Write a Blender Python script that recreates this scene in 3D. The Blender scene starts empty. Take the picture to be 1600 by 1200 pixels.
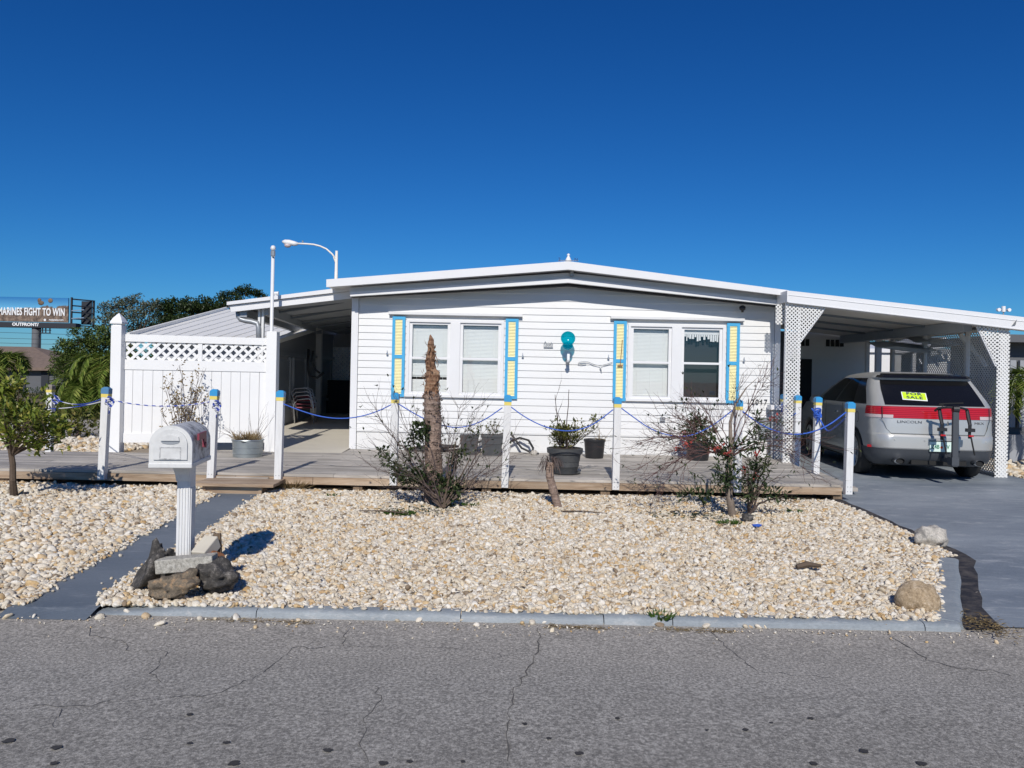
import bpy, bmesh, math, random
from mathutils import Vector, Matrix, Euler, noise as mnoise
import numpy as np
R = math.radians
SC = bpy.context.scene
COL = SC.collection
# ------------------------------------------------------------------ camera model (used to survey the photograph)
F, HX, HY, EYE, ROLL = 1203.0, 800.0, 586.0, 1.6, 0.02
CR, SR = math.cos(ROLL), math.sin(ROLL)
def at(px, py, Y):
    """world point seen at photograph pixel (px,py) standing Y metres away"""
    u, v = (px - HX) / F, (HY - py) / F
    return Vector(((u * CR - v * SR) * Y, Y, EYE + (u * SR + v * CR) * Y))
def onz(px, py, z):
    u, v = (px - HX) / F, (HY - py) / F
    b = u * SR + v * CR
    return at(px, py, (z - EYE) / b)
def lerp(a, b, t): return a + (b - a) * t
def pl(x, pts):
    """piecewise linear"""
    if x <= pts[0][0]: return pts[0][1]
    for (x0, y0), (x1, y1) in zip(pts, pts[1:]):
        if x <= x1: return y0 + (y1 - y0) * (x - x0) / (x1 - x0)
    return pts[-1][1]
def gz(y):   # terrain height under the gravel
    return pl(y, [(4.9, 0.03), (5.15, 0.035), (9.7, 0.065), (10, 0.045), (13, 0.06), (22, 0.1), (65, -0.64)])

# ------------------------------------------------------------------ materials
def srgb(r, g, b):
    f = lambda c: (c / 255 / 12.92) if c / 255 <= 0.04045 else ((c / 255 + 0.055) / 1.055) ** 2.4
    return (f(r), f(g), f(b), 1)
class NT:
    def __init__(s, name):
        s.m = bpy.data.materials.new(name); s.m.use_nodes = True
        s.t = s.m.node_tree; s.t.nodes.clear()
        s.out = s.n('ShaderNodeOutputMaterial'); s.b = s.n('ShaderNodeBsdfPrincipled')
        s.l(s.b.outputs[0], s.out.inputs[0])
    def n(s, k, **kw):
        x = s.t.nodes.new(k)
        for a, v in kw.items(): setattr(x, a, v)
        return x
    def l(s, a, b): s.t.links.new(a, b)
    def coord(s, scale=(1, 1, 1), rot=(0, 0, 0)):
        tc = s.n('ShaderNodeTexCoord'); mp = s.n('ShaderNodeMapping')
        mp.inputs['Scale'].default_value = scale; mp.inputs['Rotation'].default_value = rot
        s.l(tc.outputs['Object'], mp.inputs[0]); return mp.outputs[0]
    def noise(s, vec, scale, detail=4, rough=.55, dist=0):
        x = s.n('ShaderNodeTexNoise'); x.inputs['Scale'].default_value = scale
        x.inputs['Detail'].default_value = detail; x.inputs['Roughness'].default_value = rough
        x.inputs['Distortion'].default_value = dist
        if vec is not None: s.l(vec, x.inputs['Vector'])
        return x.outputs['Fac']
    def ramp(s, fac, stops):
        x = s.n('ShaderNodeValToRGB'); e = x.color_ramp.elements
        while len(e) < len(stops): e.new(0.5)
        for el, (p, c) in zip(e, stops): el.position = p; el.color = c
        s.l(fac, x.inputs[0]); return x.outputs[0]
    def mix(s, fac, a, b, mode='MIX'):
        x = s.n('ShaderNodeMix', data_type='RGBA', blend_type=mode)
        for v, i in ((fac, 0), (a, 6), (b, 7)):
            if hasattr(v, 'links'): s.l(v, x.inputs[i])
            else: x.inputs[i].default_value = v
        return x.outputs[2]
    def math(s, op, a, b=None):
        x = s.n('ShaderNodeMath', operation=op)
        for v, i in ((a, 0), (b, 1)):
            if v is None: continue
            if hasattr(v, 'links'): s.l(v, x.inputs[i])
            else: x.inputs[i].default_value = v
        return x.outputs[0]
    def bump(s, h, strength=.3, dist=.01):
        x = s.n('ShaderNodeBump'); x.inputs['Strength'].default_value = strength; x.inputs['Distance'].default_value = dist
        s.l(h, x.inputs['Height']); s.l(x.outputs[0], s.b.inputs['Normal'])
    def set(s, color=None, rough=None, metal=None, spec=None):
        for k, v in (('Base Color', color), ('Roughness', rough), ('Metallic', metal), ('Specular IOR Level', spec)):
            if v is None: continue
            if hasattr(v, 'links'): s.l(v, s.b.inputs[k])
            else: s.b.inputs[k].default_value = v
        return s
def G(v): return (v, v, v, 1)
def paint(name, c, rough=.5, dirt=.12, scale=3, dirtc=None, metal=0, bump=0, stretch=(1, 1, 1), fine=60):
    k = NT(name); co = k.coord(stretch)
    n1 = k.noise(co, scale, 6, .65); n2 = k.noise(co, fine, 3)
    d = dirtc or tuple(x * .55 for x in c[:3]) + (1,)
    f = k.ramp(n1, [(.45, G(0)), (.8, G(1))])
    f2 = k.math('MULTIPLY', f, dirt * 2.2)
    cc = k.mix(f2, c, d)
    f3 = k.math('MULTIPLY', n2, dirt)
    cc = k.mix(f3, cc, tuple(x * .7 for x in c[:3]) + (1,))
    k.set(cc, rough, metal)
    if bump: k.bump(n2, bump, .004)
    return k.m
def leafmat(name, c1, c2, c3=None, trans=.25, rough=.45):
    k = NT(name); g = k.n('ShaderNodeNewGeometry')
    st = [(0, c1), (.6, c2)] + ([(1, c3)] if c3 else [])
    c = k.ramp(g.outputs['Random Per Island'], st)
    k.set(c, rough, 0, .35)
    tr = k.n('ShaderNodeBsdfTranslucent'); k.l(c, tr.inputs[0])
    mx = k.n('ShaderNodeMixShader'); mx.inputs[0].default_value = trans
    k.l(k.b.outputs[0], mx.inputs[1]); k.l(tr.outputs[0], mx.inputs[2]); k.l(mx.outputs[0], k.out.inputs[0])
    return k.m
def glassmat(name, tint=(1, 1, 1, 1), refl=.12, rough=.02):
    k = NT(name); t = k.n('ShaderNodeBsdfTransparent'); t.inputs[0].default_value = tint
    g = k.n('ShaderNodeBsdfGlossy'); g.inputs['Roughness'].default_value = rough
    lw = k.n('ShaderNodeLayerWeight'); lw.inputs[0].default_value = .25
    f = k.math('ADD', k.math('MULTIPLY', lw.outputs['Fresnel'], .8), refl)
    mx = k.n('ShaderNodeMixShader'); k.l(f, mx.inputs[0]); k.l(t.outputs[0], mx.inputs[1]); k.l(g.outputs[0], mx.inputs[2])
    k.l(mx.outputs[0], k.out.inputs[0]); return k.m

# ------------------------------------------------------------------ mesh builder
class MB:
    def __init__(s): s.v = []; s.f = []; s.mi = []; s.m = 0
    def add(s, vs, fs):
        o = len(s.v); s.v += [tuple(v) for v in vs]
        for f in fs: s.f.append([i + o for i in f]); s.mi.append(s.m)
        return s
    def box(s, x0, x1, y0, y1, z0, z1, M=None):
        v = [Vector(p) for p in ((x0, y0, z0), (x1, y0, z0), (x1, y1, z0), (x0, y1, z0), (x0, y0, z1), (x1, y0, z1), (x1, y1, z1), (x0, y1, z1))]
        if M: v = [M @ p for p in v]
        return s.add(v, [(0, 3, 2, 1), (4, 5, 6, 7), (0, 1, 5, 4), (1, 2, 6, 5), (2, 3, 7, 6), (3, 0, 4, 7)])
    def bar(s, p0, p1, w, h, up=(0, 0, 1)):
        """rectangular bar from p0 to p1, w across, h along up"""
        p0, p1 = Vector(p0), Vector(p1); d = (p1 - p0).normalized(); up = Vector(up)
        sd = d.cross(up)
        if sd.length < 1e-4: sd = d.cross(Vector((1, 0, 0)))
        sd.normalize(); u = sd.cross(d).normalized()
        q = [p + sd * a * w / 2 + u * b * h / 2 for p in (p0, p1) for a, b in ((-1, -1), (1, -1), (1, 1), (-1, 1))]
        return s.add(q, [(0, 1, 2, 3), (7, 6, 5, 4), (0, 4, 5, 1), (1, 5, 6, 2), (2, 6, 7, 3), (3, 7, 4, 0)])
    def tube(s, pts, rad, n=6, cap=True):
        pts = [Vector(p) for p in pts]
        if not isinstance(rad, (list, tuple)): rad = [rad] * len(pts)
        vs = []; pu = None
        for i, p in enumerate(pts):
            d = (pts[min(i + 1, len(pts) - 1)] - pts[max(i - 1, 0)])
            d = d.normalized() if d.length > 1e-9 else Vector((0, 0, 1))
            if pu is None:
                pu = d.cross(Vector((0, 0, 1)))
                if pu.length < .05: pu = d.cross(Vector((1, 0, 0)))
            pu = (pu - d * pu.dot(d)).normalized(); w = d.cross(pu)
            for k in range(n):
                a = 2 * math.pi * k / n
                vs.append(p + (pu * math.cos(a) + w * math.sin(a)) * rad[i])
        fs = []
        for i in range(len(pts) - 1):
            for k in range(n):
                a, b = i * n + k, i * n + (k + 1) % n
                fs.append((a, b, b + n, a + n))
        if cap: fs += [tuple(range(n - 1, -1, -1)), tuple(range((len(pts) - 1) * n, len(pts) * n))]
        return s.add(vs, fs)
    def lathe(s, prof, n=16, M=None, c=(0, 0, 0), cap=True):
        """profile of (r,z) turned round z"""
        vs = []
        for r, z in prof:
            for k in range(n):
                a = 2 * math.pi * k / n; vs.append(Vector((r * math.cos(a), r * math.sin(a), z)))
        vs = [(M @ v if M else v) + Vector(c) for v in vs]
        fs = [(i * n + k, i * n + (k + 1) % n, (i + 1) * n + (k + 1) % n, (i + 1) * n + k) for i in range(len(prof) - 1) for k in range(n)]
        if cap: fs += [tuple(range(n - 1, -1, -1)), tuple(range((len(prof) - 1) * n, len(prof) * n))]
        return s.add(vs, fs)
    def prism(s, poly, a0, a1, fn):
        """polygon of 2D points extruded between a0 and a1; fn(u,v,a)->xyz"""
        n = len(poly)
        vs = [fn(u, v, a) for a in (a0, a1) for u, v in poly]
        fs = [tuple(range(n - 1, -1, -1)), tuple(range(n, 2 * n))] + [(i, (i + 1) % n, n + (i + 1) % n, n + i) for i in range(n)]
        return s.add(vs, fs)
    def quad(s, a, b, c, d): return s.add([a, b, c, d], [(0, 1, 2, 3)])
    def leaf(s, p, d, L, w, nrm, fold=.25):
        d = d.normalized(); sd = d.cross(nrm)
        if sd.length < 1e-3: sd = d.cross(Vector((.3, .8, .5)))
        sd.normalize(); up = sd.cross(d)
        m = p + d * L * .45
        return s.add([p, m + sd * w / 2 + up * w * fold, p + d * L, m - sd * w / 2 + up * w * fold], [(0, 1, 2), (0, 2, 3)])
    def rock(s, c, r, seed=0, sub=3, rough=.22, M=None, freq=1.3, flat=0):
        bm = bmesh.new(); bmesh.ops.create_icosphere(bm, subdivisions=sub, radius=1)
        vs = []
        for v in bm.verts:
            p = v.co.copy()
            q = p + Vector((seed * 7.3, seed * 3.1, seed * 1.7))
            k = 1 + rough * mnoise.noise(q * freq) * 1.6 + rough * .5 * mnoise.noise(q * freq * 2.7) + rough * .22 * mnoise.noise(q * freq * 6)
            p = p * k
            p = Vector((p.x * r[0], p.y * r[1], p.z * r[2]))
            if M: p = M @ p
            vs.append(p + Vector(c))
        fs = [[x.index for x in f.verts] for f in bm.faces]; bm.free()
        return s.add(vs, fs)
    def build(s, name, mat, parent=None, smooth=False, world=True, bevel=0, auto=None, shift=None):
        me = bpy.data.meshes.new(name)
        off = Vector((0, 0, 0))
        if parent is not None and world:
            t = parent
            while t.parent: t = t.parent
            off = t.location
        if shift is not None: off = Vector(shift)
        v = np.array(s.v, dtype=np.float32).reshape(-1, 3) - np.array(off, dtype=np.float32)
        me.from_pydata(v.tolist(), [], s.f)
        mats = mat if isinstance(mat, (list, tuple)) else [mat]
        for m in mats: me.materials.append(m)
        if len(mats) > 1: me.polygons.foreach_set('material_index', s.mi)
        if smooth: me.polygons.foreach_set('use_smooth', [True] * len(me.polygons))
        if auto is not None:
            me.polygons.foreach_set('use_smooth', [True] * len(me.polygons)); me.set_sharp_from_angle(angle=R(auto))
        me.update(); me.validate()
        o = bpy.data.objects.new(name, me); COL.objects.link(o)
        if parent is not None: o.parent = parent
        if shift is not None: o.location = off
        if bevel:
            b = o.modifiers.new('bevel', 'BEVEL'); b.width = bevel; b.segments = 2; b.limit_method = 'ANGLE'; b.angle_limit = R(40)
        return o
def thing(name, label, cat, loc=(0, 0, 0), group=None, rotz=0):
    o = bpy.data.objects.new(name, None); COL.objects.link(o); o.empty_display_size = .2
    o.location = loc; o.rotation_euler = (0, 0, rotz); o['label'] = label; o['category'] = cat
    if group: o['group'] = group
    return o
def tag(o, label, cat, group=None):
    o['label'] = label; o['category'] = cat
    if group: o['group'] = group
    return o
def struct(o, kind='structure', label=None, cat=None):
    o['kind'] = kind
    if label: o['label'] = label
    if cat: o['category'] = cat
    return o
def copy_thing(root, loc, label, group=None, rotz=None):
    r = root.copy(); COL.objects.link(r); r.location = loc; r['label'] = label
    if group: r['group'] = group
    if rotz is not None: r.rotation_euler = (0, 0, rotz)
    for ch in list(root.children):
        c = ch.copy(); COL.objects.link(c); c.parent = r
        for gch in list(ch.children):
            d = gch.copy(); COL.objects.link(d); d.parent = c
    return r
def textmesh(mb, txt, size, M, extrude=.004, sx=1.0, bold=0.0, align='CENTER', spacing=1.0):
    cu = bpy.data.curves.new('lettering', 'FONT'); cu.body = txt; cu.size = size; cu.extrude = extrude; cu.offset = bold
    cu.align_x = align; cu.align_y = 'CENTER'; cu.space_character = spacing; cu.resolution_u = 4
    o = bpy.data.objects.new('lettering', cu); COL.objects.link(o)
    dg = bpy.context.evaluated_depsgraph_get(); dg.update()
    me = bpy.data.meshes.new_from_object(o.evaluated_get(dg))
    S = Matrix.Diagonal((sx, 1, 1, 1))
    mb.add([M @ (S @ v.co) for v in me.vertices], [list(p.vertices) for p in me.polygons])
    bpy.data.objects.remove(o); bpy.data.curves.remove(cu); bpy.data.meshes.remove(me)
    return mb
def face_matrix(origin, right, up):
    """text plane: x along right, y along up"""
    r = Vector(right).normalized(); u = Vector(up).normalized(); n = r.cross(u).normalized(); u = n.cross(r)
    M = Matrix(((r.x, u.x, n.x, origin[0]), (r.y, u.y, n.y, origin[1]), (r.z, u.z, n.z, origin[2]), (0, 0, 0, 1)))
    return M
def clip_convex(poly, clip):
    """Sutherland-Hodgman, clip is counter-clockwise convex"""
    out = poly
    for i in range(len(clip)):
        a, b = clip[i], clip[(i + 1) % len(clip)]
        inp, out = out, []
        if not inp: return []
        side = lambda p: (b[0] - a[0]) * (p[1] - a[1]) - (b[1] - a[1]) * (p[0] - a[0])
        for j in range(len(inp)):
            p, q = inp[j], inp[(j + 1) % len(inp)]
            sp, sq = side(p), side(q)
            if sp >= 0: out.append(p)
            if (sp >= 0) != (sq >= 0):
                t = sp / (sp - sq); out.append((p[0] + (q[0] - p[0]) * t, p[1] + (q[1] - p[1]) * t))
    return out
def lattice(mb, poly, pitch, w, th, fn, ang=45):
    """diagonal slats in two layers clipped to a convex polygon; fn(u,v,depth)->xyz"""
    xs = [p[0] for p in poly]; ys = [p[1] for p in poly]
    cx, cy = (min(xs) + max(xs)) / 2, (min(ys) + max(ys)) / 2
    L = math.hypot(max(xs) - min(xs), max(ys) - min(ys)) / 2 + pitch
    for lay, a in ((0, R(ang)), (1, R(-ang))):
        d = (math.cos(a), math.sin(a)); n = (-d[1], d[0])
        k = int(L / pitch) + 1
        for i in range(-k, k + 1):
            ox, oy = cx + n[0] * i * pitch, cy + n[1] * i * pitch
            q = [(ox - d[0] * L - n[0] * w / 2, oy - d[1] * L - n[1] * w / 2), (ox + d[0] * L - n[0] * w / 2, oy + d[1] * L - n[1] * w / 2),
                 (ox + d[0] * L + n[0] * w / 2, oy + d[1] * L + n[1] * w / 2), (ox - d[0] * L + n[0] * w / 2, oy - d[1] * L + n[1] * w / 2)]
            c = clip_convex(q, poly)
            if len(c) >= 3: mb.prism(c, lay * th * .95, lay * th * .95 + th, fn)
    return mb
def blob(mb, cx, cy, rx, ry, z, rng, n=14):
    vs = [(cx, cy, z)]
    for k in range(n):
        a = 2 * math.pi * k / n; q = .75 + rng.random() * .5
        vs.append((cx + rx * math.cos(a) * q, cy + ry * math.sin(a) * q, z))
    mb.add(vs, [(0, k + 1, (k + 1) % n + 1) for k in range(n)])
def spray(mb, rng, p, d, length, r, depth, tips, spread=.5, wander=.18, up=.05, kids=(2, 3), shrink=.68, seg=5, sides=4, droop=0):
    """a branch that wanders and forks; collects tip points and directions"""
    pts = [Vector(p)]; d = Vector(d).normalized()
    for i in range(seg):
        d = (d + Vector((rng.gauss(0, wander), rng.gauss(0, wander), rng.gauss(0, wander) + up - droop * (i / seg)))).normalized()
        pts.append(pts[-1] + d * length / seg)
    rr = [r * (1 - .55 * i / seg) for i in range(seg + 1)]
    mb.tube(pts, rr, sides, cap=False)
    tips.append((pts[-1], d.copy(), depth))
    if depth <= 0: return
    for k in range(rng.randint(*kids)):
        i = rng.randint(max(1, seg // 3), seg)
        ax = Vector((rng.gauss(0, 1), rng.gauss(0, 1), rng.gauss(0, .6))).normalized()
        nd = (d + ax * spread).normalized()
        spray(mb, rng, pts[i], nd, length * shrink * rng.uniform(.7, 1.2), rr[i] * .7, depth - 1, tips, spread, wander, up, kids, shrink, seg, sides, droop)
def leaf_cluster(mb, rng, c, r, n, L, w, out=.6):
    c = Vector(c)
    for i in range(n):
        o = Vector((rng.gauss(0, 1), rng.gauss(0, 1), rng.gauss(0, 1)))
        o = o.normalized() * (rng.random() ** .45)
        p = c + Vector((o.x * r[0], o.y * r[1], o.z * r[2]))
        d = (o * out + Vector((rng.gauss(0, .6), rng.gauss(0, .6), rng.gauss(.1, .5))))
        nr = Vector((rng.gauss(0, .5), rng.gauss(0, .5), 1))
        s = rng.uniform(.65, 1.3)
        mb.leaf(p, d, L * s, w * s, nr)
# ------------------------------------------------------------------ materials of the place
M = {}
M['white'] = paint('white_paint', (.76, .76, .76, 1), .45, .06, 2, (.5, .48, .42, 1))
M['siding'] = paint('white_vinyl_siding', (.75, .75, .735, 1), .5, .11, 1.4, (.58, .55, .5, 1), stretch=(.6, 1, 2))
M['vinyl'] = paint('white_vinyl_fence', (.85, .845, .825, 1), .35, .04, 2)
M['lattice'] = paint('white_lattice_paint', (.76, .76, .74, 1), .5, .16, 4, (.5, .44, .36, 1))
M['alum'] = paint('white_aluminium', (.74, .74, .73, 1), .4, .10, 2.5, (.55, .48, .4, 1))
M['soffit'] = paint('beige_soffit', (.83, .79, .72, 1), .6, .15, 1.5, (.4, .35, .28, 1))
M['beam'] = paint('grey_beam', (.42, .45, .48, 1), .6, .1, 3)
M['weathered_white'] = paint('weathered_white_post', (.74, .74, .73, 1), .6, .18, 5, (.45, .43, .4, 1), stretch=(6, 6, 1), bump=.2)
M['blue'] = paint('bright_blue_paint', srgb(52, 150, 205), .5, .12, 5)
M['grey_blue'] = paint('faded_blue_paint', srgb(80, 130, 170), .6, .2, 8)
M['yellow'] = paint('yellow_paint', srgb(228, 208, 110), .55, .1, 5)
M['shutter_yellow'] = paint('pale_yellow_paint', srgb(246, 238, 188), .55, .05, 5)
M['shutter_blue'] = paint('shutter_blue_paint', srgb(66, 166, 214), .55, .06, 5)
M['bare_cap'] = paint('bare_grey_wood', (.25, .22, .19, 1), .8, .3, 20)
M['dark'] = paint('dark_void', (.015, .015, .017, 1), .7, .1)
M['ribmetal'] = paint('dark_blue_rib_metal', (.16, .19, .22, 1), .5, .1, 4)  # dark blue-grey metal of the ribs under both covers
M['interior'] = paint('dim_interior', (.03, .03, .035, 1), .8, .1)
M['glass'] = glassmat('window_glass', (.96, .97, .97, 1), .035)
M['blind'] = paint('white_blind', (.82, .82, .81, 1), .6, .03)
M['lace'] = paint('white_lace', (.8, .8, .8, 1), .8, .03)
M['concrete'] = paint('pale_concrete', (.62, .57, .47, 1), .85, .18, 1.2, (.3, .27, .22, 1), bump=.3)
M['block_old'] = paint('rough_concrete_block', (.42, .40, .36, 1), .9, .35, 18, (.12, .11, .09, 1), bump=.8)
M['galv'] = paint('galvanised_steel', (.42, .46, .47, 1), .4, .25, 6, (.2, .24, .24, 1), metal=.7)
M['steel'] = paint('brushed_aluminium', (.62, .64, .67, 1), .3, .06, 5, metal=.8)
M['grey_metal'] = paint('grey_metal', (.36, .38, .4, 1), .45, .1, 4, metal=.4)
M['black_plastic'] = paint('black_plastic', (.018, .018, .02, 1), .45, .1, 6)
M['grey_plastic'] = paint('charcoal_plastic', (.055, .058, .062, 1), .55, .25, 6, (.12, .12, .11, 1))
M['soil'] = paint('potting_soil', (.05, .036, .025, 1), .95, .3, 20, bump=1)
M['rubber'] = paint('black_rubber', (.02, .02, .02, 1), .75, .15, 10)
M['bark'] = paint('brown_bark', (.12, .085, .06, 1), .9, .4, 14, (.04, .03, .02, 1), bump=1)
M['twig'] = paint('grey_brown_twig', (.105, .075, .065, 1), .85, .2, 10)
M['red_twig'] = paint('reddish_twig', (.11, .058, .052, 1), .85, .2, 10)
M['grey_bark'] = paint('pale_grey_bark', (.25, .2, .16, 1), .9, .4, 16, (.08, .06, .05, 1), bump=1)
M['leaf_dark'] = leafmat('dark_green_leaf', (.018, .035, .013, 1), (.04, .065, .022, 1), (.09, .11, .04, 1))
M['leaf_bright'] = leafmat('bright_green_leaf', (.09, .14, .022, 1), (.2, .25, .035, 1), (.38, .34, .07, 1))
M['leaf_olive'] = leafmat('olive_leaf', (.06, .075, .018, 1), (.13, .14, .03, 1), (.24, .2, .06, 1))
M['leaf_mid'] = leafmat('mid_green_leaf', (.035, .065, .014, 1), (.085, .13, .028, 1), (.16, .2, .05, 1))
M['leaf_dry'] = leafmat('dry_tan_leaf', (.14, .1, .045, 1), (.28, .2, .09, 1), (.4, .31, .15, 1))
M['leaf_red'] = leafmat('red_blossom', (.35, .04, .035, 1), (.5, .1, .08, 1))
M['leaf_tree'] = leafmat('tree_foliage', (.012, .027, .009, 1), (.034, .06, .016, 1), (.07, .1, .03, 1), .2)
M['leaf_greytree'] = leafmat('grey_green_foliage', (.06, .075, .045, 1), (.13, .15, .09, 1), (.2, .21, .15, 1), .2)
M['leaf_palm'] = leafmat('palm_frond', (.075, .125, .022, 1), (.19, .27, .05, 1), (.38, .4, .11, 1), .25)
M['grassy'] = leafmat('dry_grass_blade', (.22, .15, .07, 1), (.34, .25, .13, 1), (.42, .33, .2, 1))
M['weed'] = leafmat('green_weed', (.03, .07, .012, 1), (.07, .13, .02, 1))
M['rope_blue'] = paint('blue_rope', srgb(52, 98, 195), .7, .15, 40)
def rope_stripe():
    k = NT('blue_white_braided_rope'); co = k.coord()
    w = k.n('ShaderNodeTexWave'); w.inputs['Scale'].default_value = 6.5; w.bands_direction = 'DIAGONAL'; w.inputs['Distortion'].default_value = .4
    k.l(co, w.inputs[0])
    k.set(k.ramp(w.outputs['Fac'], [(.42, (.72, .72, .74, 1)), (.58, srgb(40, 70, 170))]), .75); return k.m
M['rope_stripe'] = rope_stripe()
def asphalt():
    k = NT('aged_asphalt'); co = k.coord(); n0 = k.noise(k.coord((.35, 1, 1)), .7, 5, .6); n1 = k.noise(co, 2.6, 6, .7); n2 = k.noise(co, 60, 3, .7); n3 = k.noise(co, 190, 2, .8)
    base = k.ramp(n0, [(.3, (.262, .248, .221, 1)), (.7, (.352, .334, .302, 1))])
    base = k.mix(.5, base, k.ramp(n1, [(.3, (.245, .232, .207, 1)), (.72, (.365, .347, .314, 1))]))
    sx = k.n('ShaderNodeSeparateXYZ'); k.l(co, sx.inputs[0])          # paler worn strip beside the kerb, darker oiled lane in the middle
    yy = k.math('ADD', sx.outputs['Y'], k.math('MULTIPLY', k.math('SUBTRACT', n1, .5), .5))
    mr = k.n('ShaderNodeMapRange'); mr.inputs['From Min'].default_value = 2.6; mr.inputs['From Max'].default_value = 5.0; k.l(yy, mr.inputs[0])
    base = k.mix(1, base, k.ramp(mr.outputs[0], [(0, G(.80)), (.55, G(.95)), (1, (1.22, 1.18, 1.13, 1))]), 'MULTIPLY')
    c = k.mix(.78, base, k.ramp(n2, [(.34, G(.4)), (.5, G(.95)), (.66, G(1.75))]), 'MULTIPLY')
    c = k.mix(.6, c, k.ramp(n3, [(.35, G(.5)), (.5, G(1)), (.64, G(1.65))]), 'MULTIPLY')
    v = k.n('ShaderNodeTexVoronoi', feature='DISTANCE_TO_EDGE'); v.inputs['Scale'].default_value = .8
    vd = k.n('ShaderNodeMix', data_type='VECTOR'); vd.inputs[0].default_value = .12; nz = k.n('ShaderNodeTexNoise'); nz.inputs['Scale'].default_value = 3; nz.inputs['Detail'].default_value = 5; k.l(co, nz.inputs['Vector']); k.l(co, vd.inputs[4]); k.l(nz.outputs['Color'], vd.inputs[5]); k.l(vd.outputs[1], v.inputs['Vector'])
    cr = k.ramp(v.outputs['Distance'], [(.0, G(1)), (.006, G(0))]); cr = k.math('MULTIPLY', cr, k.ramp(k.noise(co, 1.1, 3), [(.48, G(0)), (.62, G(.45))]))
    c = k.mix(cr, c, (.10, .095, .09, 1))
    k.set(c, .9); k.bump(k.math('ADD', n2, k.math('MULTIPLY', n3, .6)), .6, .006); return k.m
M['asphalt'] = asphalt()
M['crack'] = paint('crack_filler', (.115, .108, .10, 1), .9, .3, 10)
M['stain'] = paint('oil_stain', (.05, .047, .045, 1), .8, .3, 10)
def greypaint(name, c, c2, c3, sc=1.0, rough=.6):
    k = NT(name); co = k.coord((.45, 1.3, 1)); n0 = k.noise(co, 1.1 * sc, 6, .68, .3); n1 = k.noise(co, 7 * sc, 6, .75, .4); n2 = k.noise(co, 90, 3, .7)
    a = k.ramp(n0, [(.3, c), (.7, c2)])
    a = k.mix(k.ramp(n1, [(.54, G(0)), (.74, G(.8))]), a, c3); a = k.mix(k.ramp(k.noise(k.coord((.7, 1.2, 1)), 3.1 * sc, 6, .75), [(.56, G(0)), (.78, G(.55))]), a, tuple(x * .55 for x in c[:3]) + (1,))
    a = k.mix(.35, a, k.ramp(n2, [(.3, G(.6)), (.7, G(1.35))]), 'MULTIPLY')
    k.set(a, rough); k.bump(n2, .35, .004); return k.m
M['walk'] = greypaint('blue_grey_painted_path', (.115, .142, .172, 1), (.165, .192, .222, 1), (.27, .292, .315, 1))
M['drive'] = greypaint('blue_grey_painted_driveway', (.165, .195, .228, 1), (.31, .345, .375, 1), (.48, .495, .50, 1), .8)
M['kerb'] = greypaint('blue_grey_kerb_paint', (.20, .23, .255, 1), (.30, .33, .345, 1), (.48, .47, .45, 1), 3)
M['tar'] = paint('black_tar_edge', (.022, .022, .026, 1), .75, .4, 8, (.2, .17, .14, 1))
def wood(name, a, b, c, along=0, rough=.8):
    k = NT(name); s = [14, 14, 14]; s[along] = .9
    co = k.coord(tuple(s)); n = k.noise(co, 1.3, 6, .7, .6); n2 = k.noise(k.coord(), 1.7, 4)
    g = k.n('ShaderNodeNewGeometry')
    col = k.ramp(n, [(.28, a), (.52, b), (.78, c)])
    col = k.mix(.55, col, k.ramp(g.outputs['Random Per Island'], [(0, G(.62)), (1, G(1.3))]), 'MULTIPLY')
    col = k.mix(.5, col, k.ramp(n2, [(.3, G(.65)), (.7, G(1.25))]), 'MULTIPLY')
    k.set(col, rough); k.bump(n, .35, .004); return k.m
M['deck'] = wood('weathered_deck_board', (.20, .18, .155, 1), (.42, .385, .34, 1), (.56, .52, .47, 1))
M['deck_face'] = wood('weathered_fascia_board', (.17, .10, .06, 1), (.38, .28, .19, 1), (.52, .44, .35, 1))
M['pier'] = wood('dark_timber', (.08, .055, .035, 1), (.2, .14, .09, 1), (.3, .22, .15, 1), 2)
M['gravelbed'] = paint('gravel_bed_sand', (.40, .33, .24, 1), .95, .4, 12, (.16, .12, .08, 1), bump=1)
def stone():
    k = NT('cream_river_stone'); oi = k.n('ShaderNodeObjectInfo'); r = oi.outputs['Random']
    c = k.ramp(r, [(0, (.62, .56, .45, 1)), (.16, (.77, .74, .67, 1)), (.32, (.54, .47, .36, 1)), (.44, (.72, .66, .55, 1)), (.60, (.81, .78, .71, 1)), (.72, (.60, .43, .22, 1)), (.78, (.74, .67, .53, 1)), (.89, (.50, .33, .15, 1)), (.93, (.64, .58, .48, 1)), (.97, (.26, .2, .14, 1))])
    n = k.noise(k.coord(), 3.5, 5, .7)
    c = k.mix(.5, c, k.ramp(n, [(.3, (.68, .55, .4, 1)), (.58, (1.12, 1.1, 1.05, 1))]), 'MULTIPLY')
    k.set(c, .7, 0, .3); k.bump(n, .3, .1); return k.m
M['stone'] = stone()
def rockm(name, a, b, c, sc=5):
    k = NT(name); co = k.coord(); n = k.noise(co, sc * 3, 8, .75, .4); n2 = k.noise(co, sc * 22, 4, .75)
    col = k.ramp(n, [(.32, a), (.52, b), (.72, c)])
    col = k.mix(.6, col, k.ramp(n2, [(.3, G(.45)), (.66, G(2.1))]), 'MULTIPLY')
    k.set(col, .88); k.bump(k.math('ADD', n, k.math('MULTIPLY', n2, .5)), .9, .009); return k.m
M['rock_dark'] = rockm('dark_rock', (.016, .015, .014, 1), (.06, .055, .05, 1), (.30, .27, .24, 1))
M['rock_brown'] = rockm('brown_rock', (.035, .03, .025, 1), (.15, .12, .085, 1), (.42, .25, .12, 1))
M['rock_grey'] = rockm('pale_grey_rock', (.2, .19, .17, 1), (.42, .39, .34, 1), (.56, .52, .46, 1), 8)
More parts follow.
